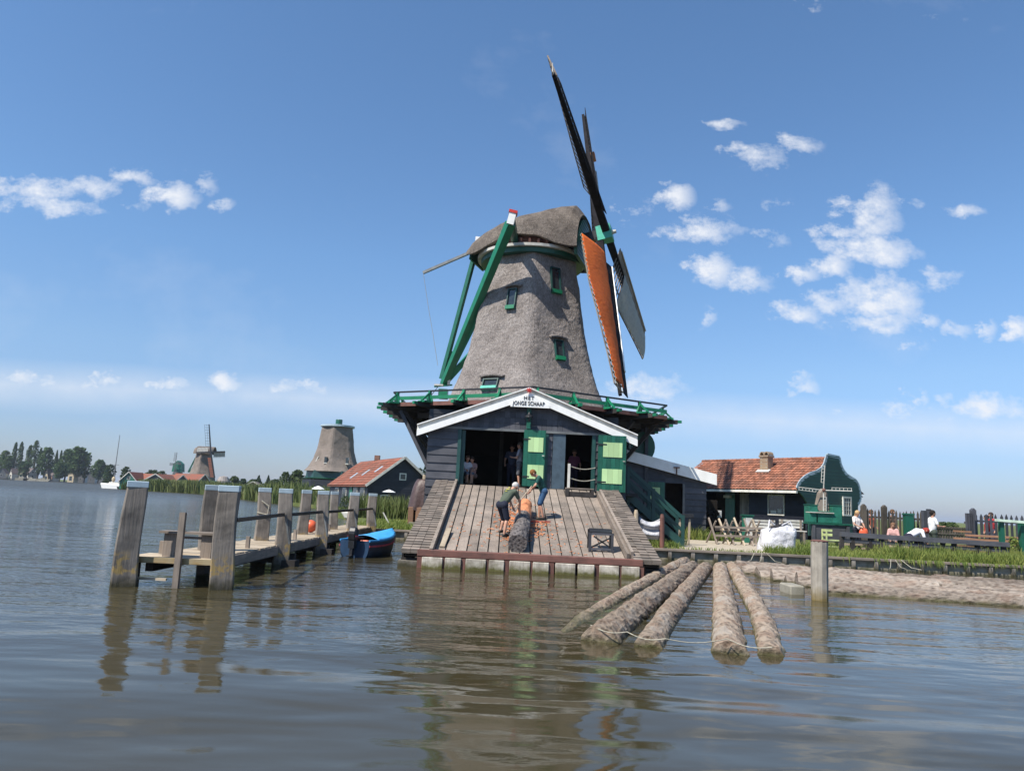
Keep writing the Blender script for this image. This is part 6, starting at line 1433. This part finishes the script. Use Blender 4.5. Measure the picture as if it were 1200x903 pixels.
# distant thatched mill with sails
def small_sail(mb, c, e, lat, L_, w_, r=.12): 
    mb.beam(c, c+e*L_, r*2, r*2, w2=r); 
    for i in range(9): q = c+e*L_*(.2+.78*i/8); mb.beam(q, q+lat*w_, .06, .06)
    mb.beam(c+e*L_*.2+lat*w_, c+e*L_*.98+lat*w_, .06, .06); mb.beam(c+e*L_*.2+lat*w_*.5, c+e*L_*.98+lat*w_*.5, .05, .05)
YD = 230; dm = thing('distant_windmill', 'distant thatched windmill with four sails above red roofs, seen across the reeds', 'windmill', (at(236, 570, YD).x, YD, GZ_))
cxd = at(236, 560, YD).x; zcap = at(238, 533, YD).z; zst = at(236, 560, YD).z
pr2 = [(zst-1, 4.3), (zst+.5, 4.0), (zst+2, 3.4), (zst+4, 2.8), (zcap+.4, 2.35)]
def RZ2(z):
    for (a, b), (c_, d_) in zip(pr2, pr2[1:]):
        if z <= c_: return b+(d_-b)*(z-a)/(c_-a)
    return pr2[-1][1]
tower_mesh(cxd, YD, zst-1, zcap+.4, RZ2, 16, 48, .05).build('tower', 'thatchfar', dm)
mb = MB(); mb.lathe([(4.6, GZ_-.3), (4.4, zst-1.2), (5.2, zst-1.0), (5.2, zst-.8), (4.2, zst-.6)], (cxd, YD, 0), 8); mb.build('base', 'green_z', dm)
mb = MB()
def cap2(i_, j_):
    s_ = -3.0+6*i_; wv2 = 2.3*(1-.35*abs(i_*2-1)**3); th = (j_*2-1)*pi/2; return V((cxd+.3+s_*.9, YD+s_*.2-sin(th)*wv2, zcap+.3+cos(th)*(2.3 if i_ > .1 else 1.8)))
mb.grid(cap2, 16, 14); mb.build('cap', 'thatchfar', dm, solid=.2)
hb = at(247, 529.5, YD-3.5)
for (px, py, lx, lz, m_) in ((245, 497, -1, 0, 'farbrick'), (264, 529, 0, -1, 'fargrey'), (251.5, 560, -1, 0, 'tileold'), (230, 530, 0, 1, 'fargrey')):
    e_ = at(px, py, YD-3.5+(1.5 if px > 260 else 0)); mb = MB(); d = (e_-hb); small_sail(mb, hb, d.normalized(), V((lx*.9, .2, lz*1.0)), d.length, 1.7, .2)
    sl_ = mb.build('sail', 'black', dm)
    if m_ != 'farbrick':
        mb = MB(); dn = d.normalized(); lt = V((lx*.9, .2, lz*1.0)); a = hb+d*.22; b = hb+d*.97; mb.add([a, b, b+lt*1.5, a+lt*1.5], [(0, 1, 2, 3)]); mb.build('canvas', 'tileold' if m_ == 'tileold' else 'greysail', sl_, solid=.05)
mb = MB(); mb.beam(at(232, 531, YD), at(220.5, 553, YD), .35, .35); mb.build('tail_pole', 'green_z', dm)
mb = MB(); mb.beam(at(234, 536, YD), at(222, 553, YD), .25, .25); mb.build('tail_brace', 'green_z', dm)
# small green mill
YG = 240; sm = thing('small_green_mill', 'tiny green windmill on a low roof left of the distant thatched mill', 'windmill', (at(207.5, 570, YG).x, YG, GZ_)); c0 = at(207.5, 546, YG)
mb = MB(); mb.prism([(-1.6, 0), (1.6, 0), (1.3, 2.6), (0, 3.6), (-1.3, 2.6)], (c0.x, YG, c0.z-1.8), X, Z, Y_, 0, 2.4); mb.build('cap_house', 'greenbox', sm)
mb = MB(); mb.lathe([(2.2, GZ_), (1.6, c0.z-1.9), (1.0, c0.z-1.8)], (c0.x, YG+1, 0), 6); mb.build('base', 'fargrey', sm)
hb = at(205.5, 543, YG-1)
for px, py in ((207.5, 530), (199, 542.5), (203.5, 556), (212, 544)):
    e_ = at(px, py, YG-1); mb = MB(); d = e_-hb; lt = V((-d.z, 0, d.x)).normalized(); small_sail(mb, hb, d.normalized(), lt, d.length, .7, .09); mb.build('sail', 'fargrey', sm)
# bare thatched mill without sails
YB = 120; bm_ = thing('bare_mill', 'thatched mill tower without sails behind the red roofed house', 'windmill', (at(391, 575, YB).x, YB, GZ_))
xr = (at(376.8, 500, YB).x+at(414.7, 502, YB).x)/2; zr = at(396, 500, YB).z; xf = at(388.5+3, 552, YB).x; zf = at(391, 553, YB).z
pr3 = [(zf, 5.0), (zf+.7, 4.35), (zf+2, 3.65), (zf+3.6, 3.15), (zr-.2, 2.62)]
def RZ3(z):
    for (a, b), (c_, d_) in zip(pr3, pr3[1:]):
        if z <= c_: return b+(d_-b)*(z-a)/(c_-a)
    return pr3[-1][1]
tb_ = tower_mesh(xr, YB, zf, zr-.15, RZ3, 24, 60, .04).build('tower', 'thatchfar', bm_)
mb = MB(); mb.lathe([(2.5, zr-.12), (2.72, zr-.1), (2.72, zr+.18), (2.3, zr+.24)], (xr, YB, 0), 32); mb.build('ring', 'bluegrey', bm_)
mb = MB(); mb.lathe([(.55, zr+.3), (.55, zr+1.1), (.5, zr+1.2)], (at(397.3, 495, YB).x, YB, 0), 14); mb.build('shaft_stub', 'green_z', bm_)
mb = MB(); mb.lathe([(4.5, zf-1.0), (4.4, zf+.1)], (xr, YB, 0), 6); mb.build('green_band', 'darkgreen_x', bm_)
mb = MB(); mb.lathe([(5.0, zf-1.25), (5.15, zf-1.12), (4.4, zf-1.0)], (xr, YB, 0), 6); mb.build('green_ledge', 'green_x', bm_)
mb = MB(); mb.lathe([(5.0, GZ_-.3), (5.0, zf-1.36)], (xr, YB, 0), 6); mb.build('base', 'nearblack', bm_)
for (px, py) in ((382, 538.5), (407, 539.5)):
    p = at(px, py, YB-3.6 if px < 400 else YB-3.0); mb = MB(); mb.box(p, (.4, .5, .9)); mb.build('window', 'glass', bm_); mb = MB(); mb.box(p-Z*.52, (.5, .6, .14)); mb.build('window_sill', 'offwhite', bm_)
mb = MB(); p = at(370, 540.5, YB-2.5); mb.beam(p, p+V((.35, 0, .8)), .12, .12); mb.build('lath', 'offwhite', bm_)
# parasol, garden whites
ps = thing('parasol', 'white domed garden parasol at the left end of the red roofed house', 'parasol', (at(373, 580, 70).x, 70, GZ_)); p = at(373, 571, 70)
mb = MB(); mb.lathe([(.62, 0), (.4, .16), (.05, .3)], (p.x, 70, p.z-.15), 8); mb.build('canopy', 'white', ps); mb = MB(); mb.tube([(p.x, 70, GZ_), (p.x, 70, p.z+.1)], .04, 6); mb.build('pole', 'grey_z', ps)
mb = MB(); p = at(456, 574, 55); mb.lathe([(.5, 0), (.3, .1), (.05, .18)], (p.x, 55, p.z-.15), 8); ps2 = thing('parasol', 'pale flat parasol before the black gable of the red roofed house', 'parasol', (p.x, 55, GZ_)); mb.build('canopy', 'white', ps2); mb = MB(); mb.tube([(p.x, 55, GZ_), (p.x, 55, p.z+.1)], .03, 6); mb.build('pole', 'grey_z', ps2)
# sailboat
SBY = 200; p = at(131, 573, SBY); sb = thing('sailboat', 'white sailing boat with bare tilted mast moored at the reed edge', 'boat', (p.x, SBY, 0))
mb = MB(); mb.prism([(-2.8, -.2), (3.3, -.2), (4.2, 1.15), (-3.4, 1.35)], (p.x, SBY, WZ), X, Z, Y_, 0, 2.4); mb.build('hull', 'white', sb, bevel=.2)
mb = MB(); mb.prism([(-1.5, 1.2), (1.8, 1.15), (1.3, 1.9), (-1.2, 2.0)], (p.x, SBY+.4, 0), X, Z, Y_, 0, 1.6); mb.build('cabin', 'offwhite', sb, bevel=.1)
a, b = at(132.5, 566, SBY+1), at(140.5, 509.5, SBY+1); mb = MB(); mb.tube([a, b], [.14, .07], 6); mb.build('mast', 'iron', sb)
mb = MB(); mb.tube([a.lerp(b, .38)-X*.9, a.lerp(b, .38)+X*.9], .06, 4); mb.build('spreader', 'iron', sb); mb = MB(); q = a.lerp(b, .08); mb.sphere(q, (.5, .4, .8), 8); mb.build('furled_sail', 'farcream', sb)
M['yellow'] = surf('yellow_cover', (.75, .6, .05), rough=.5)
p = at(145, 573, SBY); yb_ = thing('yellow_covered_boat', 'small boat with a yellow cover right of the white sailboat', 'boat', (p.x, SBY, 0)); mb = MB(); mb.prism([(-1.8, -.1), (2, -.1), (2.4, .7), (-2.1, .7)], (p.x, SBY, WZ), X, Z, Y_, 0, 1.8); mb.build('hull', 'tileold', yb_, bevel=.1); mb = MB(); mb.sphere((p.x, SBY+.9, .8), (1.7, .8, .7), 10); mb.build('cover', 'yellow', yb_)
p = at(294, 583.5, 130); ob2 = thing('wooden_boat', 'small varnished orange brown rowing boat at the reed edge', 'boat', (p.x, 130, 0)); ob2.location.y = 118; p = at(294, 583.5, 118)
mb = MB(); mb.prism([(-.9, -.1), (.9, -.1), (1.15, .42), (-1.2, .5)], (p.x, 118, WZ), X, Z, Y_, 0, .9); mb.build('hull', 'orangewood', ob2, bevel=.05); mb = MB(); mb.span((p.x-1.15, 117.97, .73), (p.x+1.12, 118.0, .8)); mb.build('gunwale', 'farcream', ob2)
ob2.location = (p.x, 118, 0)
for o in ob2.children: 
    o.data.transform(Matrix.Translation((0, 0, 0)))
p = at(427, 592, 52); wb2 = thing('white_rowing_boat', 'white boat drawn up by the reeds behind the last jetty post', 'boat', (p.x, 52, .2)); mb = MB(); mb.prism([(-1.3, .15), (1.3, .15), (1.7, .65), (-1.6, .6)], (p.x, 52, .2), X, Z, Y_, 0, 1.0); mb.build('hull', 'offwhite', wb2, bevel=.06); mb = MB(); mb.span((p.x-1.1, 52.1, .68), (p.x+1.2, 52.8, .9)); mb.build('cover', 'curtain', wb2, bevel=.08)
# ============================================================ PEOPLE
def remeshed(mb, name, mat, parent, vox, sm=2, loc=None):
    o = mb.build(name+'_raw', mat, None); wl = V(o.location)
    m = o.modifiers.new('r', 'REMESH'); m.mode = 'VOXEL'; m.voxel_size = vox
    m2 = o.modifiers.new('s', 'SMOOTH'); m2.iterations = sm; m2.factor = .5
    dg = bpy.context.evaluated_depsgraph_get(); dg.update(); me = bpy.data.meshes.new_from_object(o.evaluated_get(dg)); me.name = name
    bpy.data.objects.remove(o); me.materials.clear(); me.materials.append(M[mat] if isinstance(mat, str) else mat)
    a = me.attributes.get('tone') or me.attributes.new('tone', 'FLOAT', 'FACE'); a.data.foreach_set('value', [.5]*len(a.data))
    me.polygons.foreach_set('use_smooth', [True]*len(me.polygons))
    me.transform(Matrix.Translation(wl-(worg(parent) if parent else V(loc))))
    ob = bpy.data.objects.new(name, me); col.objects.link(ob)
    if parent: ob.parent = parent
    else: ob.location = loc
    return ob
STAND = dict(pelvis=(0, 0, .93), chest=(.0, 0, 1.28), neck=(.0, 0, 1.47), head=(.03, 0, 1.62), elbL=(.03, -.27, 1.12), elbR=(.03, .27, 1.12), handL=(.14, -.25, .90), handR=(.14, .25, .90), kneeL=(.03, -.10, .50), kneeR=(.03, .10, .50), ankL=(-.02, -.11, .09), ankR=(-.02, .11, .09))
def person(foot_, yaw, label, J=None, hgt=1.75, shirt=(.5, .5, .5), pants=(.03, .035, .06), hair=(.08, .05, .03), long_=False, vox=.022, fingers=False, sleeve='short', hat=None, skirt=False, grp=None, shoes=True, women=False, hold=None):
    """yaw: direction faced, 0 = +X (right in the photo), 90 deg = away from the camera; J in (forward, right, up) metres for 1.75 m"""
    j = dict(STAND); j.update(J or {}); k = hgt/1.75; c_, s_ = cos(yaw), sin(yaw); o = V(foot_)
    def P(p): return o+V((c_*p[0]+s_*p[1], s_*p[0]-c_*p[1], p[2]))*k
    def D(p): return V((c_*p[0]+s_*p[1], s_*p[0]-c_*p[1], p[2]))
    pel, che, nek, hd = [V(j[q]) for q in ('pelvis', 'chest', 'neck', 'head')]
    ax = (nek-pel).normalized(); side = V((0, 1, 0)); front = side.cross(ax)*-1
    if front.x < 0 and ax.z > .3: front = -front
    sw = .165 if women else .185
    shL, shR = nek-ax*.07-side*sw, nek-ax*.07+side*sw; hpL, hpR = pel-side*.09-ax*.03, pel+side*.09-ax*.03
    mb = MB(); C = lambda a, b, r1, r2: mb.capsule(P(a), P(b), r1*k, r2*k)
    C(pel, pel+(che-pel)*.45, .125, .115); C(pel+(che-pel)*.4-side*.04, che-side*.055, .105, .115); C(pel+(che-pel)*.4+side*.04, che+side*.055, .105, .115); C(che-side*.06, shL+side*.05, .11, .07); C(che+side*.06, shR-side*.05, .11, .07); C(hpL, hpR, .11, .11)
    C(nek-ax*.06, hd-(hd-nek)*.35, .058, .052)
    hx = (hd-nek).normalized(); fw_ = (V((1, 0, 0))-hx*hx.x).normalized() if abs(hx.x) < .95 else V((0, 0, -1)); fw_ = V(j['face']).normalized() if 'face' in j else fw_
    # head: skull, jaw, nose, brow, ears, chin
    mb.sphere(P(hd+hx*.02-fw_*.012), .098*k, 14); C(hd-hx*.045+fw_*.03, hd-hx*.085+fw_*.045, .066, .042); mb.sphere(P(hd+fw_*.098-hx*.022), .017*k, 8); C(hd+fw_*.085+hx*.015-side*.03, hd+fw_*.085+hx*.015+side*.03, .018, .018)
    mb.sphere(P(hd+side*.095-hx*.01), .024*k, 6); mb.sphere(P(hd-side*.095-hx*.01), .024*k, 6); C(hd+fw_*.085-hx*.055-side*.018, hd+fw_*.085-hx*.055+side*.018, .012, .012)
    for sd__, s_h, e_, h_, hp, kn, an in ((-1, shL, V(j['elbL']), V(j['handL']), hpL, V(j['kneeL']), V(j['ankL'])), (1, shR, V(j['elbR']), V(j['handR']), hpR, V(j['kneeR']), V(j['ankR']))):
        C(s_h, e_, .052, .042); fd = (h_-e_).normalized(); wr = h_-fd*.06; C(e_, wr, .041, .027)
        kd = (V((1, 0, 0))-fd*fd.x).normalized() if abs(fd.x) < .9 else V((0, 0, 1)); lat = fd.cross(kd).normalized()
        C(wr-kd*.012, h_+fd*.02-kd*.0, .030, .032); C(wr+fd*.02+lat*.018, h_+fd*.02+lat*.02, .022, .024); C(wr+fd*.02-lat*.018, h_+fd*.02-lat*.02, .022, .024)
        for q, ln in ((-1.5, .060), (-.5, .072), (.5, .068), (1.5, .055)):
            b0 = h_+fd*.035+lat*.019*q; b1 = b0+fd*ln*.55+kd*.006; b2 = b1+fd*ln*.30+kd*.028; C(b0, b1, .0105, .0095); C(b1, b2, .0095, .0085)
        t0 = wr+fd*.035+lat*.03; C(t0, t0+fd*.035+lat*.022+kd*.014, .013, .011); C(t0+fd*.035+lat*.022+kd*.014, t0+fd*.06+lat*.02+kd*.034, .011, .0095)
        C(hp, kn, .082, .056); cf = kn+(an-kn)*.32-V((.012, 0, 0)); C(kn, cf, .054, .055); C(cf, an, .053, .036)
        ft = V(j.get('toeL' if sd__ < 0 else 'toeR', an+V((.16, .02*sd__, -.055)))); C(an-V((.02, 0, .045)), ft, .036, .030)
    body = thing('person', label, 'person', o, group=grp)
    remeshed(mb, 'body', 'skin', body, vox if not fingers else .0095, 2 if not fingers else 3)
    sm = cloth('cloth_'+label[:18], shirt); pm = cloth('trousers_'+label[:18], pants)
    mb = MB(); C(pel+ax*.02, pel+(che-pel)*.45, .140, .130); C(pel+(che-pel)*.4-side*.045, che-side*.06, .118, .126); C(pel+(che-pel)*.4+side*.045, che+side*.06, .118, .126); C(che-side*.06, shL+side*.05, .12, .085); C(che+side*.06, shR-side*.05, .12, .085); C(nek-ax*.08-side*.04, nek-ax*.08+side*.04, .08, .08)
    for s_h, e_, h_ in ((shL, V(j['elbL']), V(j['handL'])), (shR, V(j['elbR']), V(j['handR']))):
        f = 1.0 if sleeve == 'long' else (.62 if sleeve == 'short' else .08); C(s_h, s_h+(e_-s_h)*f, .068, .062 if sleeve == 'short' else .055)
        if sleeve == 'long': C(e_, e_+(h_-e_)*.7, .054, .042)
    remeshed(mb, 'shirt', sm, body, max(vox, .014) if fingers else vox, 2)
    mb = MB(); C(hpL, hpR, .128, .128); C(pel+ax*.02, pel+ax*.06, .132, .128)
    for hp, kn, an in ((hpL, V(j['kneeL']), V(j['ankL'])), (hpR, V(j['kneeR']), V(j['ankR']))):
        if long_: C(hp, kn, .105, .075); C(kn, kn+(an-kn)*.92, .075, .062)
        else: C(hp, hp+(kn-hp)*.95, .108, .088)
    remeshed(mb, 'trousers' if long_ else 'shorts', pm, body, max(vox, .014) if fingers else vox, 2)
    mb = MB()
    hs = hd+hx*.035-fw_*.025; mb.sphere(P(hs), .108*k, 14)
    if women: C(hd-fw_*.06-hx*.02, hd-fw_*.07-hx*.14, .07, .05); 
    else: C(hd-fw_*.05, hd-fw_*.055-hx*.03, .075, .06)
    remeshed(mb, 'hair', cloth('hair_'+label[:18], hair), body, .016, 1)
    if fingers:
        for sg in (-1, 1):
            mb = MB(); mb.sphere(P(hd+fw_*.088+side*.034*sg+hx*.0), .011*k, 8); mb.build('eye', 'black', body)
    if shoes:
        for q in ('ankL', 'ankR'):
            an = V(j[q]); ft = V(j.get('toe'+q[-1], an+V((.16, .02 if q[-1] == 'R' else -.02, -.055)))); mb = MB(); mb.capsule(P(an-V((.03, 0, .04))), P(ft+V((.015, 0, .0))), .048*k, .040*k); remeshed(mb, 'shoe', 'leather', body, .014, 1)
    if hat:
        mb = MB(); mb.sphere(P(hd+hx*.05-fw_*.01), (.112*k, .112*k, .09*k), 12); mb.sphere(P(hd+hx*.06+fw_*.09), (.07*k, .07*k, .015*k), 8); remeshed(mb, 'cap', cloth('hat_'+label[:16], hat), body, .016, 1)
    return body, P
def on_ramp(px, py): return RP(px, py)
M['printyellow'] = surf('dull_yellow_print', (.42, .38, .06), rough=.8)
# two men working on the log
f1 = on_ramp(590, 628)
J1 = dict(pelvis=(-.10, 0, .93), chest=(.14, 0, 1.22), neck=(.26, 0, 1.37), head=(.40, 0, 1.46), face=(.55, 0, -.84), elbL=(.42, -.22, 1.06), elbR=(.40, .22, 1.04), handL=(.52, -.14, .80), handR=(.48, .16, .76), kneeL=(.12, -.13, .48), kneeR=(-.02, .13, .50), ankL=(.02, -.15, .17), ankR=(-.12, .14, .07), toeL=(.19, -.15, .14), toeR=(.05, .15, .03))
m1, PP = person(f1, radians(46), 'man in grey green shirt and dark shorts bending over the left side of the log', J1, 1.72, shirt=(.085, .105, .075), pants=(.02, .024, .04), hair=(.5, .48, .45), fingers=True, vox=.014)
mb = MB()   # yellow print on the back
for (a, b, w_, h_) in ((.10, .0, .13, .03), (.045, -.02, .09, .022), (.15, .015, .08, .022)):
    o_ = PP((0, 0, 0)); tx = (PP((.36, 0, .44))-o_).normalized(); sdv = (PP((0, 1, 0))-o_).normalized(); nrm = tx.cross(sdv); nrm = -nrm if nrm.z < 0 else nrm
    q = PP((.11, 0, 1.19))+tx*a*1.3+sdv*b; mb.box(q+nrm*.128, (w_, h_, .012), (sdv, tx, nrm))
mb.build('shirt_print', 'printyellow', m1)
f2 = on_ramp(633, 608)
J2 = dict(pelvis=(-.08, 0, .94), chest=(.06, 0, 1.25), neck=(.15, 0, 1.42), head=(.30, 0, 1.50), face=(.6, 0, -.8), elbL=(.24, -.24, 1.10), elbR=(.20, .25, 1.08), handL=(.36, -.10, .98), handR=(.40, .06, .86), kneeL=(.04, -.10, .50), kneeR=(.03, .12, .50), ankL=(-.08, -.10, .07), ankR=(.02, .13, .07))
m2, PP2 = person(f2, radians(186), 'man in dark teal shirt and blue shorts stooping on the right side of the log', J2, 1.66, shirt=(.025, .085, .07), pants=(.035, .085, .17), hair=(.20, .09, .03), fingers=True, vox=.014)
tt = MB(); a = PP2((.34, -.08, 1.08)); b = PP2((.86, .02, .34)); tt.tube([a, b], [.018, .018], 8); tl_ = thing('bark_spade', 'long handled bark peeling spade held by the man in the teal shirt', 'tool', b); tt.build('handle', 'tan_z', tl_)
mb = MB(); d = (b-a).normalized(); mb.beam(b, b+d*.16, .10, .012); mb.build('blade', 'iron', tl_)
tt = MB(); a = PP((.46, .10, .86)); b = PP((.86, -.1, .38)); tt.tube([a, b], [.018, .018], 8); tl_ = thing('short_scraper', 'short handled scraper held over the log by the man in the grey green shirt', 'tool', b); tt.build('handle', 'tan_z', tl_)
mb = MB(); d = (b-a).normalized(); mb.beam(b, b+d*.14, .12, .012); mb.build('blade', 'iron', tl_)
mb = MB(); p = on_ramp(632, 612); mb.beam(p+rn*.02-X*.3, p+rn*.02+X*.35+rs*.1, .05, .03); tag(mb.build('red_bar', 'red'), 'short red and pale bar lying at the feet of the man in teal', 'bar')
# inside the shed and around
SIT = dict(pelvis=(-.1, 0, .45), chest=(-.02, 0, .78), neck=(.03, 0, .97), head=(.08, 0, 1.12), elbL=(.1, -.24, .72), elbR=(.1, .24, .72), handL=(.32, -.12, .62), handR=(.32, .12, .62), kneeL=(.38, -.12, .48), kneeR=(.38, .12, .48), ankL=(.36, -.12, .09), ankR=(.36, .12, .09))
def inshed(px, Y): p = at(px, 566, Y); return V((p.x, Y, FL))
person(inshed(545.5, 28.9), radians(-60), 'person in pale shirt crouching just inside the left shed door', SIT, 1.6, shirt=(.55, .58, .62), pants=(.1, .12, .16), hair=(.1, .06, .04), vox=.026)
person(inshed(552.5, 29.0), radians(-110), 'person in pinkish top sitting inside the left shed door', SIT, 1.55, shirt=(.45, .28, .26), pants=(.3, .2, .18), hair=(.06, .04, .03), vox=.026, women=True)
person(inshed(598.5, 30.2), radians(-100), 'person in dark clothes standing in the dim shed behind the green door', None, 1.75, shirt=(.06, .07, .11), pants=(.03, .03, .05), hair=(.05, .035, .03), long_=True, vox=.028)
person(inshed(608, 28.8), radians(170), 'person in grey shirt half hidden by the left green door', dict(handL=(.3, -.2, 1.15), elbL=(.08, -.26, 1.12)), 1.75, shirt=(.32, .32, .36), pants=(.12, .12, .13), hair=(.1, .08, .06), vox=.028)
person(inshed(672, 30.0), radians(-90), 'person in purple top standing in the dim roped doorway', None, 1.65, shirt=(.22, .07, .12), pants=(.04, .03, .05), long_=True, vox=.028, women=True)
# right bank
pw = V((at(1004, 620, 31.6).x, 31.6, GZ_+.10))
b_, PB = person(pw, radians(-70), 'blond woman in white top and dark trousers holding an orange bag', dict(elbL=(.14, -.25, 1.12), elbR=(.12, .25, 1.12), handL=(.34, -.10, 1.02), handR=(.34, .10, 1.02), head=(.06, 0, 1.60)), 1.66, shirt=(.72, .66, .62), pants=(.02, .022, .035), hair=(.50, .32, .16), long_=True, vox=.02, women=True)
mb = MB(); q = PB((.34, -.05, 1.0)); mb.sphere(q-Z*.20, (.19, .10, .2), 14, noise_amp=.3); hb2 = thing('orange_bag', 'bright orange bag held by the blond woman', 'bag', q-Z*.4); mb.build('pouch', 'orange', hb2, smooth=True)
for sx in (-.07, .07): mb = MB(); mb.tube([q-Z*.05+X*sx, q+Z*.05+X*sx*.6], .012, 5); mb.build('handle', 'orange', hb2)
pm_ = V((at(1093, 620, 30.6).x, 30.6, GZ_+.05)); person(pm_, radians(0), 'dark haired man in white shirt standing behind the dark rail', dict(elbR=(.08, .26, 1.14), handR=(.34, .16, 1.14)), 1.84, shirt=(.78, .78, .78), pants=(.06, .075, .06), hair=(.02, .016, .014), long_=True, vox=.02)
BEND = dict(pelvis=(-.2, 0, .62), chest=(.08, 0, .80), neck=(.24, 0, .86), head=(.38, 0, .84), face=(.5, 0, -.86), elbL=(.22, -.24, .62), elbR=(.22, .24, .62), handL=(.36, -.16, .38), handR=(.36, .16, .38), kneeL=(.16, -.14, .44), kneeR=(.12, .14, .42), ankL=(-.06, -.14, .09), ankR=(-.1, .14, .09))
pb_ = V((at(1089, 630, 29.0).x, 30.0, GZ_+.14)); person(pb_, radians(-8), 'person in white shirt with reddish hair bending down at the dark rail', BEND, 1.9, shirt=(.80, .80, .82), pants=(.03, .03, .05), hair=(.30, .04, .03), long_=True, vox=.02, sleeve='long')
person(V((at(1047, 630, 31).x, 31.0, GZ_)), radians(-120), 'person in pinkish top crouching before the brown picket fence', dict(SIT, pelvis=(-.1, 0, .7), chest=(-.02, 0, 1.0), neck=(.03, 0, 1.17), head=(.08, 0, 1.3), kneeL=(.3, -.12, .6), kneeR=(.3, .12, .6)), 1.6, shirt=(.6, .35, .32), pants=(.12, .1, .1), hair=(.18, .1, .06), vox=.024, women=True)
YR = 34.7
person(V((at(1157, 620, YR).x, YR, GZ_+.1)), radians(150), 'left one of two people in red tops behind the black picket fence', None, 1.75, shirt=(.42, .035, .04), pants=(.05, .05, .08), hair=(.03, .02, .018), long_=True, vox=.022)
person(V((at(1165.5, 620, YR).x, YR+.2, GZ_+.18)), radians(200), 'taller right one of two people behind the black picket fence', None, 1.8, shirt=(.36, .04, .05), pants=(.05, .05, .08), hair=(.05, .035, .03), long_=True, vox=.022, women=True)
for px, h_, sh_, lb in ((1021, 1.72, (.55, .16, .10), 'person in orange red top left behind the brown picket fence'), (1046, 1.78, (.35, .2, .15), 'person in brown top in the middle behind the brown picket fence'), (1066, 1.6, (.6, .6, .6), 'person in white top right behind the brown picket fence')):
    person(V((at(px, 620, 35.0).x, 35.0, GZ_+.12)), radians(-60), lb, None, h_, shirt=sh_, pants=(.06, .07, .1), hair=(.12, .07, .04), long_=True, vox=.026)

# ============================================================ HAZE
mb = MB(); mb.box((0, 4470, 20), (12400, 9300, 46), tone=.5)
hz_ = mb.build('haze', 'white'); hm = bpy.data.materials.new('thin_summer_haze'); hm.use_nodes = True; ht = hm.node_tree; ht.nodes.clear()
pv = ht.nodes.new('ShaderNodeVolumePrincipled'); pv.inputs['Density'].default_value = .00015; pv.inputs['Color'].default_value = (.80, .88, 1, 1); pv.inputs['Anisotropy'].default_value = .2
ou = ht.nodes.new('ShaderNodeOutputMaterial'); ht.links.new(pv.outputs[0], ou.inputs['Volume']); hz_.data.materials.clear(); hz_.data.materials.append(hm)
tag(hz_, kind='stuff'); hz_['label'] = 'thin pale summer haze over the river and fields'; hz_['category'] = 'haze'
